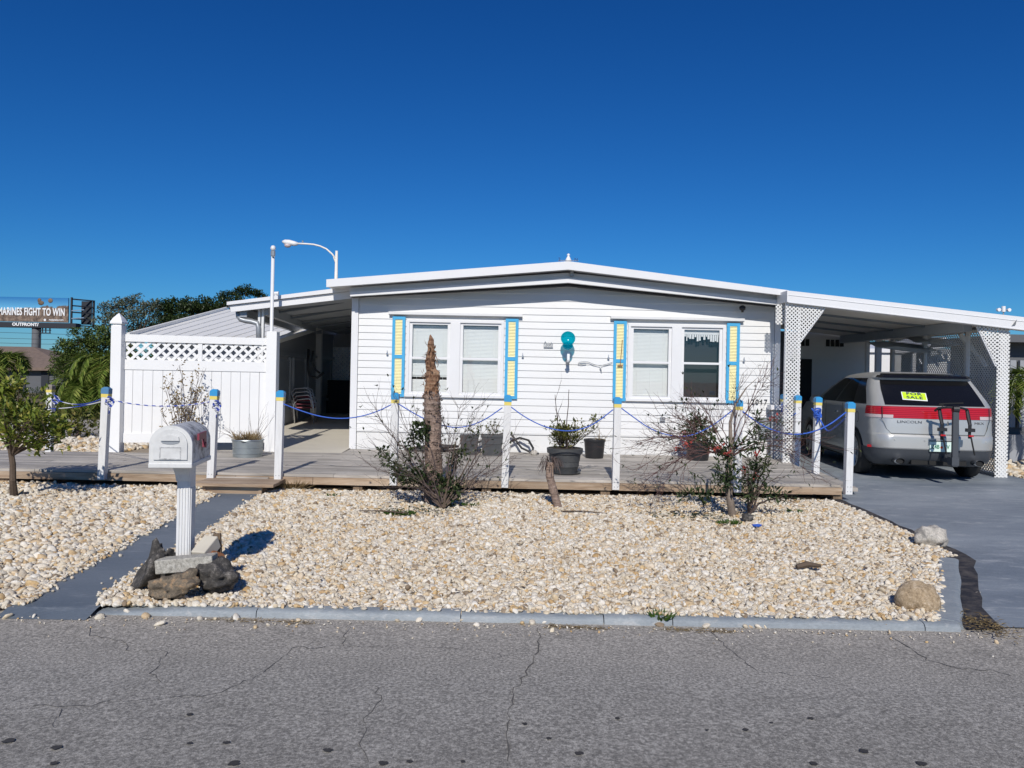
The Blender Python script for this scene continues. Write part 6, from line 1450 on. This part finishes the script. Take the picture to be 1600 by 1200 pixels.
# ------------------------------------------------------------------ patio furniture
rng = random.Random(31)
CS = (497 - 470) / 1203
def chair_parts():
    t = thing('stacking_chair', 'chair', 'chair', (0, 0, 0), 'chairs stacked on the patio')
    b = MB()
    for s in (-.27, .27):
        b.tube([(s, .25, 0), (s, .24, .40), (s, .22, .60), (s, .10, .66), (s, -.18, .63), (s, -.28, .50), (s, -.25, 0)], .016, 6)
        b.tube([(s * .92, -.22, .42), (s * .92, -.33, .75), (s * .8, -.40, .93)], .014, 6)
    b.tube([(-.22, -.40, .93), (0, -.42, .98), (.22, -.40, .93)], .014, 6)
    b.build('frame', M['steel'], t, smooth=True, world=False)
    b = MB(); b.box(-.25, .25, -.24, .24, .40, .43); b.build('seat', M['flagred'], t, world=False, bevel=.012)
    b = MB(); b.prism([(-.24, .50), (.24, .50), (.22, .90), (0, .95), (-.22, .90)], 0, .03, lambda u, v, a: Vector((u, -.27 - (v - .5) * .3 - a, v))); b.build('backrest', M['grey_plastic'], t, world=False)
    return t
pc0 = at(466, 647, 17.0); zf = lambda y: lerp(.262, .45, (y - 12.66) / 7.34)
ch = chair_parts()
for i in range(4):
    o = ch if i == 0 else copy_thing(ch, (0, 0, 0), '')
    o.scale = (.86, .86, .86); o.location = (-4.78 - .03 * i, 17.9 + .02 * i, zf(17.9) + .082 * i); o.rotation_euler = (0, 0, R(-90) + R(8)); o['label'] = ['bottom chair of the metal framed stack under the patio cover', 'second chair from the bottom of the patio stack', 'third chair from the bottom of the patio stack', 'topmost chair of the metal framed stack under the patio cover'][i]
t = thing('cabinet', 'dark cabinet standing at the back of the patio against the lattice', 'cabinet', (-4.75, 21.3, .45)); b = MB(); b.box(-5.15, -4.4, 21.2, 21.75, .45, 1.32); b.build('case', M['interior'], t); b = MB(); b.box(-4.79, -4.77, 21.18, 21.2, .5, 1.28); b.box(-5.17, -4.38, 21.17, 21.78, 1.32, 1.36); b.build('top', M['dark'], t)
t = thing('hanging_bracket', 'curved black metal frame hanging at the patio wall behind the chairs', 'frame', at(485, 590, 17.6)); b = MB()
b.tube([at(x, y, 17.6) for x, y in ((482, 545), (481, 575), (484, 588), (496, 590), (506, 582))], .03, 6); b.tube([at(x, y, 17.4) for x, y in ((489, 548), (487, 565), (493, 578), (500, 583))], .025, 6); b.build('tube', M['black_plastic'], t, smooth=True)
# ------------------------------------------------------------------ street lamp behind the house
YL = 27.0
sl_ = thing('street_lamp', 'tall street lamp with a curved arm rising behind the house roof', 'street lamp', Vector((at(526, 500, YL).x, YL, -.1)))
b = MB(); p = at(526, 392, YL); b.tube([(p.x, YL, 0), (p.x, YL, p.z)], [.13, .045], 10); b.build('pole', M['pier'] if False else M['soffit'], sl_, smooth=True)
b = MB(); b.tube([at(x, y, YL) for x, y in ((524, 404), (519, 397), (510, 389), (500, 384.5), (490, 382), (478, 381), (464, 380.5))], .03, 8); b.tube([at(524, 410, YL), at(521, 400, YL)], .025, 6); b.build('arm', M['soffit'], sl_, smooth=True)
b = MB(); q = [at(x, y, YL) for x, y in ((465, 381), (460, 380.5), (452, 379), (445, 378), (441, 377.5))]; b.tube(q, [.055, .085, .10, .085, .03], 10); lh = b.build('lamp_head', M['white'], sl_, smooth=True)
b = MB(); b.rock(at(449.5, 383.5, YL), (.12, .1, .08), 1, 2, .02); b.build('lens', M['clearlens'], lh, smooth=True)
b = MB(); b.lathe([(.03, 0), (.035, .06), (.01, .08)], 8, None, at(473, 379, YL)); b.build('photocell', M['steel'], sl_)
an = thing('roof_antenna', 'small white camera like device on a mast behind the patio cover', 'antenna', at(431, 470, 16)); b = MB(); p = at(431, 462, 16); b.tube([(p.x, 16, 2.7), p], .012, 6); b.build('mast', M['grey_metal'], an); b = MB(); b.tube([p + Vector((-.06, 0, .04)), p + Vector((.06, 0, .05))], .04, 8); b.lathe([(.03, 0), (.03, .07)], 8, None, p + Vector((0, 0, -.05))); b.build('head', M['white'], an)
an = thing('wind_spinner', 'small white cup spinner on a rod at the right end of the carport roof', 'spinner', at(1568, 494, 15)); b = MB(); p = at(1568, 485, 15); b.tube([(p.x, 15, 2.5), p], .012, 6); b.tube([p + Vector((-.10, 0, .01)), p + Vector((.10, 0, .01))], .008, 5); b.build('rod', M['grey_metal'], an)
b = MB(); b.lathe([(.035, -.05), (.035, .06)], 10, None, p + Vector((.0, 0, .02))); b.lathe([(.03, -.03), (.035, .03)], 8, Matrix.Rotation(R(90), 4, 'X'), p + Vector((-.1, 0, .01))); b.lathe([(.03, -.03), (.035, .03)], 8, Matrix.Rotation(R(90), 4, 'X'), p + Vector((.1, 0, .01))); b.build('cup', M['print_white'], an)
# ------------------------------------------------------------------ billboard
YB2 = 135.0
bb = thing('billboard', 'wide roadside billboard with white lettering on a single dark pole', 'billboard', Vector((at(53, 500, YB2).x, YB2, -.64)))
fl, fr = at(-26, 464, YB2), at(107, 464, YB2); zt1, zb1 = at(50, 464.5, YB2).z, at(50, 503, YB2).z
def bfac(u0, u1, v0, v1, y0, y1): # u 0..1 along face, v 0..1 up
    b.box(lerp(fl.x, fr.x, u0), lerp(fl.x, fr.x, u1), YB2 + y0, YB2 + y1, lerp(zb1, zt1, v0), lerp(zb1, zt1, v1))
def adm():
    k = NT('billboard_print'); tc = k.n('ShaderNodeTexCoord'); sx = k.n('ShaderNodeSeparateXYZ'); k.l(tc.outputs['Generated'], sx.inputs[0])
    n = k.noise(k.coord(), .35, 6, .75); n2 = k.noise(k.coord(), 1.4, 4, .7)
    rubble = k.ramp(n2, [(.3, (.03, .022, .018, 1)), (.5, (.16, .11, .08, 1)), (.7, (.36, .27, .2, 1))])
    f = k.math('ADD', sx.outputs['Z'], k.math('MULTIPLY', k.math('SUBTRACT', n, .5), .55)); f = k.math('SUBTRACT', f, k.math('MULTIPLY', sx.outputs['X'], .22))
    skyc = k.ramp(sx.outputs['Z'], [(.5, (.12, .42, .66, 1)), (1, (.01, .16, .42, 1))])
    k.set(k.mix(k.ramp(f, [(.42, G(0)), (.46, G(1))]), rubble, skyc), .6); return k.m
M['adprint'] = adm()
b = MB(); bfac(0, 1, 0, 1, 0, .25); b.build('face_panel', M['adprint'], bb)
b = MB(); hh = zt1 - zb1; W_ = fr.x - fl.x
textmesh(b, 'MARINES FIGHT TO WIN', hh * .42, face_matrix(Vector((lerp(fl.x, fr.x, .965), YB2 - .06, lerp(zb1, zt1, .40))), (1, 0, 0), (0, 0, 1)), .03, .56, .05, 'RIGHT', 1.04); b.build('lettering', M['print_white'], bb)
b = MB()
for x, w_, h_ in ((.79, .028, .3), (.66, .022, .2), (.68, .035, .1)):   # helmeted heads above the rubble
    cxx = lerp(fl.x, fr.x, x); b.rock((cxx, YB2 - .02, lerp(zb1, zt1, .88 if h_ > .15 else .78)), (W_ * w_, .12, hh * .09), 3, 2, .1)
b.build('painted_helmet', M['pier'], bb, smooth=True)
b = MB(); textmesh(b, 'MARINES.COM', hh * .09, face_matrix(Vector((lerp(fl.x, fr.x, .95), YB2 - .06, lerp(zb1, zt1, .09))), (1, 0, 0), (0, 0, 1)), .02, 1, .01, 'RIGHT'); b.lathe([(hh * .05, 0), (hh * .05, .03)], 12, Matrix.Rotation(R(90), 4, 'X'), (lerp(fl.x, fr.x, .73), YB2 - .02, lerp(zb1, zt1, .09))); b.build('small_lettering', M['print_white'], bb)
b = MB(); za, zc_ = at(50, 504, YB2).z, at(50, 512, YB2).z; b.box(fl.x, fr.x + 1.6, YB2 - .4, YB2 + 1.2, zc_, za); ap = b.build('apron', M['navy'], bb)
b = MB(); textmesh(b, 'OUTFRONT/', hh * .17, face_matrix(Vector((at(42, 507, YB2).x, YB2 - .43, at(42, 507.3, YB2).z)), (1, 0, 0), (0, 0, 1)), .02, 1.1, .03); b.build('lettering', M['print_white'], ap)
b = MB(); rx0, rx1 = at(109, 480, YB2).x, at(130, 480, YB2).x; zt3 = at(115, 467, YB2).z; zb3 = at(115, 508, YB2).z
b.box(rx0, rx0 + .25, YB2 + .2, YB2 + .5, zb3, zt3 + .3); b.box(rx1 - .3, rx1, YB2 + 3.5, YB2 + 3.8, zb3 - .2, zt3 + .1); b.box(rx0 + .25, rx1 - .3, YB2 + 3.2, YB2 + 3.4, zb3 + .3, zt3 - .1)
for k in range(5): z = lerp(zb3, zt3, k / 4); b.bar((rx0, YB2 + .3, z), (rx1, YB2 + 3.6, z), .2, .22)
b.build('back_frame', M['navy'], bb)
b = MB()
for z in (lerp(zb3, zt3, .25), lerp(zb3, zt3, .55)): b.bar((rx0 + .3, YB2 + .1, z), (rx1 + .1, YB2 + .1, z + .2), .12, .15)
b.build('catwalk_rail', M['steel'], bb)
b = MB(); p = at(53, 530, YB2); b.tube([(p.x, YB2 + .5, -.7), (p.x, YB2 + .5, zc_)], .62, 14); b.build('pole', M['grey_wall'], bb, smooth=True)
b = MB(); b.box(at(60, 512, YB2).x, at(77, 512, YB2).x, YB2, YB2 + .6, at(60, 516, YB2).z, at(60, 515, YB2).z)
for x in (60, 65, 70, 76.5): b.box(at(x, 512, YB2).x, at(x, 512, YB2).x + .15, YB2 + .1, YB2 + .25, at(60, 520 if x > 60 else 519, YB2).z, zc_)
b.box(at(60, 512, YB2).x, at(77, 512, YB2).x, YB2, YB2 + .5, at(60, 520.5, YB2).z, at(60, 519.5, YB2).z); b.bar((p.x + .9, YB2 + .4, 0), (p.x + .9, YB2 + .4, zc_), .15, .15); b.build('ladder_cage', M['navy'], bb)
for i, (y0, y1, nm) in enumerate(((521, 527, 'topmost'), (530, 534, 'middle'), (537.5, 540, 'lowest'))):
    b = MB(); b.tube([at(-120, y0 - 5, 125), at(60, y0, 125), at(240, y1, 125)], .028, 4); tag(b.build('power_line', M['navy'], shift=at(60, y0, 125)), nm + ' of the three thin power lines crossing below the billboard', 'power line', 'power lines below the billboard')
# ------------------------------------------------------------------ brown roofed house far left
Yh = 62.0; gl = lambda y: gz(y)
bh = thing('brown_roof_house', 'low grey house with a brown hip roof under the billboard', 'house', Vector((at(60, 600, Yh).x, Yh, gl(Yh))))
e0, e1, r1 = at(-80, 573, Yh), at(107, 574.5, Yh), at(52, 542, Yh + 6); r0_ = at(-60, 540, Yh + 6)
b = MB(); bl_, br_ = Vector((e0.x, Yh + 14, e0.z)), Vector((e1.x, Yh + 14, e1.z)); rb1 = Vector((r1.x, Yh + 7, r1.z)); b.add([e0, e1, r1, r0_, bl_, br_, e0 - Vector((0, 0, .25)), e1 - Vector((0, 0, .25)), br_ - Vector((0, 0, .25)), bl_ - Vector((0, 0, .25))], [(0, 1, 2, 3), (1, 5, 2), (5, 4, 3, 2), (4, 0, 3), (6, 7, 1, 0), (7, 8, 5, 1), (9, 8, 7, 6)]); b.build('roof', M['roof_brown'], bh)
b = MB(); b.box(e0.x, e1.x - .5, Yh + .6, Yh + 13, gl(Yh) - 1, e0.z - .02); b.build('wall', M['grey_wall'], bh)
for a0, a1 in ((20, 33), (58, 70), (93, 99)):
    b = MB(); b.box(at(a0, 600, Yh).x, at(a1, 600, Yh).x, Yh + .5, Yh + .62, gl(Yh) - .5, e0.z - .03); b.build('dark_panel', M['navy'], bh)
# ------------------------------------------------------------------ trees
def tree(name, label, base, height, clumps, leafm, L, nleaf, seed, trunkr=.25, group=None, cat='tree', barkm='bark'):
    rg_ = random.Random(seed); t = thing(name, label, cat, base, group); b = MB(); fork = base + Vector((0, 0, height * .35)); b.tube([base, base.lerp(fork, .5) + Vector((rg_.gauss(0, .1), 0, 0)), fork], [trunkr, trunkr * .8, trunkr * .65], 8)
    lb = MB()
    for c, r in clumps:
        mid = fork.lerp(c, .5) + Vector((rg_.gauss(0, .3), rg_.gauss(0, .3), rg_.uniform(0, .4))); b.tube(bez(fork, mid, c, 5), [trunkr * .45, trunkr * .35, trunkr * .28, trunkr * .2, trunkr * .14, trunkr * .08], 5, cap=False)
        n = int(nleaf * 2.6 * (r[0] * r[2])); sub = max(4, n // 22)
        for k in range(sub):
            o = Vector((rg_.gauss(0, 1), rg_.gauss(0, 1), rg_.gauss(0, 1))).normalized() * rg_.random() ** .35
            cc = c + Vector((o.x * r[0], o.y * r[1], o.z * r[2])); leaf_cluster(lb, rg_, cc, (L * 1.7, L * 1.7, L * 1.1), 22, L, L * .55)
            if k % 6 == 0: b.tube([c, c.lerp(cc, .6) + Vector((0, 0, .1)), cc], [trunkr * .09, trunkr * .06, trunkr * .03], 4, cap=False)
    b.build('trunk', M[barkm], t); lb.build('crown', M[leafm], t); return t
def clumps_px(lst, Y, jit, seed):
    r_ = random.Random(seed); out = []
    for px, py, rx, ry in lst: k = Y / 1203; out.append((at(px, py, Y + r_.uniform(-jit, jit)), (rx * k, rx * k * .8, ry * k)))
    return out
tg_ = 'trees beyond the white fence'
tree('oak_tree', 'airy grey green tree with thin outer twigs right of the billboard', Vector((at(195, 600, 80).x, 80, -.64)), 7, clumps_px([(165, 505, 18, 12), (185, 480, 20, 16), (210, 472, 22, 14), (225, 490, 20, 18), (195, 500, 22, 16), (165, 485, 12, 10), (215, 515, 22, 14), (180, 525, 16, 10), (238, 475, 8, 8)], 80, 2, 1), 'leaf_greytree', .26, 190, 1, .3, tg_)
tree('oak_tree', 'dark dense tree between the airy tree and the patio roof', Vector((at(290, 600, 85).x, 85, -.64)), 7, clumps_px([(255, 485, 18, 18), (280, 478, 22, 14), (305, 480, 24, 14), (330, 478, 22, 14), (265, 505, 22, 16), (300, 500, 26, 16), (335, 500, 24, 16), (250, 520, 22, 14), (290, 520, 26, 14), (345, 490, 14, 14), (232, 515, 14, 12)], 85, 2, 2), 'leaf_tree', .30, 330, 2, .3, tg_)
tree('pine_tree', 'flat topped dark tree with sky gaps above the patio roof edge', Vector((at(380, 600, 78).x, 78, -.64)), 8, clumps_px([(352, 464, 14, 7), (368, 459, 14, 7), (385, 453, 14, 6), (400, 460, 13, 7), (408, 466, 8, 5), (350, 475, 14, 8), (372, 470, 8, 7)], 78, 1.5, 3), 'leaf_tree', .24, 420, 3, .25, tg_)
tree('round_tree', 'rounded bright green bushy tree right below the billboard', Vector((at(130, 620, 55).x, 55, -.5)), 2.5, clumps_px([(100, 550, 20, 22), (125, 535, 24, 22), (150, 530, 24, 20), (170, 535, 20, 24), (115, 570, 24, 24), (150, 560, 26, 26), (90, 575, 14, 18), (170, 575, 20, 26), (140, 590, 26, 20), (195, 555, 18, 22), (215, 565, 18, 18), (238, 560, 16, 16)], 55, 1, 4), 'leaf_mid', .2, 420, 4, .2, tg_)
def frond(lb, rb, base, d, L, droop, nl, ll, w, rg_):
    pts = [base]; d = Vector(d).normalized()
    for i in range(8): d = (d + Vector((0, 0, -droop * (i + 1) / 8))).normalized(); pts.append(pts[-1] + d * L / 8)
    rb.tube(pts, [w * (1 - .1 * i) for i in range(9)], 4, cap=False)
    for k in range(nl):
        t = .15 + .85 * k / nl; i = min(int(t * 8), 7); p = pts[i].lerp(pts[i + 1], t * 8 - i); dd = (pts[i + 1] - pts[i]).normalized(); sd = dd.cross(Vector((0, 0, 1)))
        if sd.length < .01: sd = Vector((1, 0, 0))
        sd.normalize()
        for s in (-1, 1): lb.leaf(p, sd * s + dd * .9 + Vector((0, 0, rg_.uniform(-.3, .25))), ll * rg_.uniform(.75, 1.1) * (1 - .35 * abs(t - .5)), ll * .085, Vector((0, 0, 1)))
def palm(name, label, base, stems, nf, L, droop, ll, seed, trunkr, cat='palm', leafm='leaf_palm', nl=26):
    rg_ = random.Random(seed); t = thing(name, label, cat, base); lb = MB(); tb = MB(); rb = MB()
    for ox, oy, h in stems:
        top = base + Vector((ox, oy, h)); tb.tube([base + Vector((ox * .7, oy * .7, 0)), top], [trunkr, trunkr * .8], 8)
        for k in range(nf): a = k * 2.399 + rg_.uniform(-.2, .2); el = rg_.uniform(-.2, 1.25); frond(lb, rb, top, (math.cos(a), math.sin(a), el), L * rg_.uniform(.8, 1.1), droop, nl, ll, .018, rg_)
    tb.build('trunk', M['bark'], t); rb.build('stalk', M['leaf_palm'], t); lb.build('crown', M[leafm], t); return t
palm('clumping_palm', 'bushy clump of feathery palm fronds left of the white fence', Vector((at(145, 640, 24).x, 24, .06)), [(-.3, 0, .95), (.25, .2, 1.3), (0, -.3, .7), (.5, 0, .8), (-.5, .2, .6), (.15, .3, 1.65), (.6, .3, 1.2)], 26, 1.35, .7, .5, 3, .07)
palm('fan_palm', 'spiky dark green fan palm at the far left edge', Vector((at(2, 640, 27).x, 27, 0)), [(0, 0, 1.75)], 46, .95, .55, .55, 5, .16, nl=16)
# ------------------------------------------------------------------ right hand neighbours
ns = thing('white_shed', 'plain white flat roofed shed seen through the carport', 'shed', Vector((at(1383, 600, 20).x, 20, .08))); x0, x1 = at(1350, 560, 20).x, at(1408, 560, 20).x; zt4 = at(1380, 551, 20).z
b = MB(); b.box(x0, x1, 20, 21.8, 0, zt4); b.build('wall', M['siding'], ns); b = MB(); b.box(x0 - .1, x1 + .06, 19.92, 21.86, zt4, zt4 + .1); b.build('roof', M['white'], ns)
nh = thing('neighbour_carport', 'neighbouring home with a white awning seen right of the shed through the carport', 'house', Vector((at(1470, 600, 22).x, 22, .1))); Yn = 22.0
b = MB(); p = [at(*q, Yn) for q in ((1405, 546), (1498, 533), (1498, 540), (1405, 553))]; q = [v + Vector((0, 4, .15)) for v in p]; b.add(p + q, [(0, 3, 2, 1), (4, 5, 6, 7), (0, 1, 5, 4), (3, 7, 6, 2)])
p = [at(*q, Yn + 3) for q in ((1420, 540), (1480, 527), (1480, 532), (1420, 545))]; q = [v + Vector((0, 2, .1)) for v in p]; b.add(p + q, [(0, 3, 2, 1), (4, 5, 6, 7), (0, 1, 5, 4), (3, 7, 6, 2)]); b.build('roof', M['white'], nh)
b = MB(); b.box(at(1440, 560, Yn).x, at(1560, 560, Yn + 1).x, Yn + 1.5, Yn + 6, 0, at(1470, 545, Yn + 1.5).z); b.build('wall', M['dim_wall'], nh)
b = MB(); p = [at(*q, Yn + .6) for q in ((1443, 584), (1446, 557), (1497, 551), (1497, 584))]; b.add(p + [v + Vector((0, .08, 0)) for v in p], [(0, 3, 2, 1), (4, 5, 6, 7), (0, 1, 5, 4), (3, 7, 6, 2), (1, 2, 6, 5)]); b.build('awning_panel', M['alum'], nh)
b = MB()
for px in (1430, 1500): x = at(px, 560, Yn).x; b.box(x - .05, x + .05, Yn + .05, Yn + .15, 0, at(px, 545, Yn).z)
b.bar(at(1465, 547, Yn + .3), at(1475, 560, Yn + .3), .05, .05); b.bar(at(1436, 560, Yn + .1), at(1444, 575, Yn + .1), .05, .05); b.build('post', M['alum'], nh)
nr = thing('neighbour_house', 'dim grey home behind the palm at the right edge', 'house', Vector((10, 15.5, .1)))
b = MB(); b.box(at(1572, 600, 15.6).x, 16, 15.6, 17.6, 0, 2.45); b.build('wall', M['grey_wall'], nr)
b = MB(); x = at(1578, 600, 15.5).x
while x < 15: b.box(x, x + .12, 15.5, 15.57, .75, 2.1); x += .2
b.build('shutter', M['dim_wall'], nr)
b = MB(); b.box(at(1573, 700, 15.1).x, 16, 15.1, 15.3, 0, .62); b.build('low_wall', M['dim_wall'], nr)
b = MB(); b.box(at(1568, 600, 15.3).x, 17, 15.2, 18, 2.45, 2.6); b.build('roof', M['grey_wall'], nr)
palm('small_palm', 'drooping yellow green palm at the right edge beyond the lattice column', Vector((at(1600, 700, 14.3).x + .15, 14.3, .08)), [(0, 0, 1.65)], 22, 1.0, .95, .42, 8, .07)
tree('oak_tree', 'dark leafy tree seen under the back of the carport roof', Vector((at(1395, 600, 40).x, 40, -.2)), 3, clumps_px([(1370, 540, 22, 12), (1395, 545, 22, 14), (1415, 540, 20, 12), (1440, 535, 16, 10), (1350, 545, 16, 10), (1420, 560, 20, 16)], 40, 1, 6), 'leaf_tree', .2, 330, 6, .18, 'trees beyond the carport')
tree('oak_tree', 'dark shade tree at the right edge behind the grey home', Vector((at(1600, 600, 30).x, 30, -.1)), 3, clumps_px([(1590, 545, 20, 20), (1610, 560, 24, 24), (1585, 570, 18, 18), (1640, 550, 24, 24)], 30, 1, 7), 'leaf_tree', .16, 420, 7, .18, 'trees beyond the carport')
for i, (px, py, Y, rx, lab) in enumerate(((60, 622, 45, .8, 'low dark hedge bush at the foot of the grey house'), (95, 640, 26, .5, 'yellowing bush below the clumping palm'), (30, 660, 18.5, .6, 'low green bush by the side street behind the little tree'), (120, 668, 17, .5, 'scrubby green weeds beside the gravel left of the fence'))):
    c = at(px, py, Y); t = thing('bush', lab, 'bush', Vector((c.x, c.y, gz(Y) - .05))); tb = MB(); lb = MB(); 
    for k in range(6): tb.tube([Vector((c.x, c.y, gz(Y) - .05)), c + Vector((rng.uniform(-rx, rx), 0, .1))], [.02, .008], 4, cap=False)
    leaf_cluster(lb, rng, Vector((c.x, c.y, gz(Y) + .25)), (rx * 1.4, rx, .35), 420, .12, .06); tb.build('stem', M['twig'], t); lb.build('foliage', M['leaf_olive' if i else 'leaf_tree'], t)
# ------------------------------------------------------------------ repeated pieces of a thing become parts of their own
def split_pieces(stems):
    for o in [o for o in COL.objects if o.type == 'MESH' and o.parent and o.name.split('.')[0] in stems]:
        me = o.data; n = len(me.vertices); par = list(range(n))
        def find(a):
            while par[a] != a: par[a] = par[par[a]]; a = par[a]
            return a
        for e in me.edges: par[find(e.vertices[0])] = find(e.vertices[1])
        groups = {}
        for p in me.polygons: groups.setdefault(find(p.vertices[0]), []).append(p)
        if len(groups) < 2: continue
        first = True
        for ps in groups.values():
            ids = sorted({v for p in ps for v in p.vertices}); mp = {v: i for i, v in enumerate(ids)}
            m2 = bpy.data.meshes.new(o.name.split('.')[0]); m2.from_pydata([me.vertices[v].co[:] for v in ids], [], [[mp[v] for v in p.vertices] for p in ps])
            for m in me.materials: m2.materials.append(m)
            m2.polygons.foreach_set('use_smooth', [p.use_smooth for p in ps])
            if first: keep = m2; first = False; continue
            c = o.copy(); c.data = m2; COL.objects.link(c)
            for ch in list(o.children): pass
        o.data = keep
split_pieces({'rib', 'corner_trim', 'letters', 'joist', 'column_frame', 'post', 'sagging_panel', 'vent', 'parking_sensor', 'wheel_well', 'wall_rail', 'dark_panel', 'bolt'})
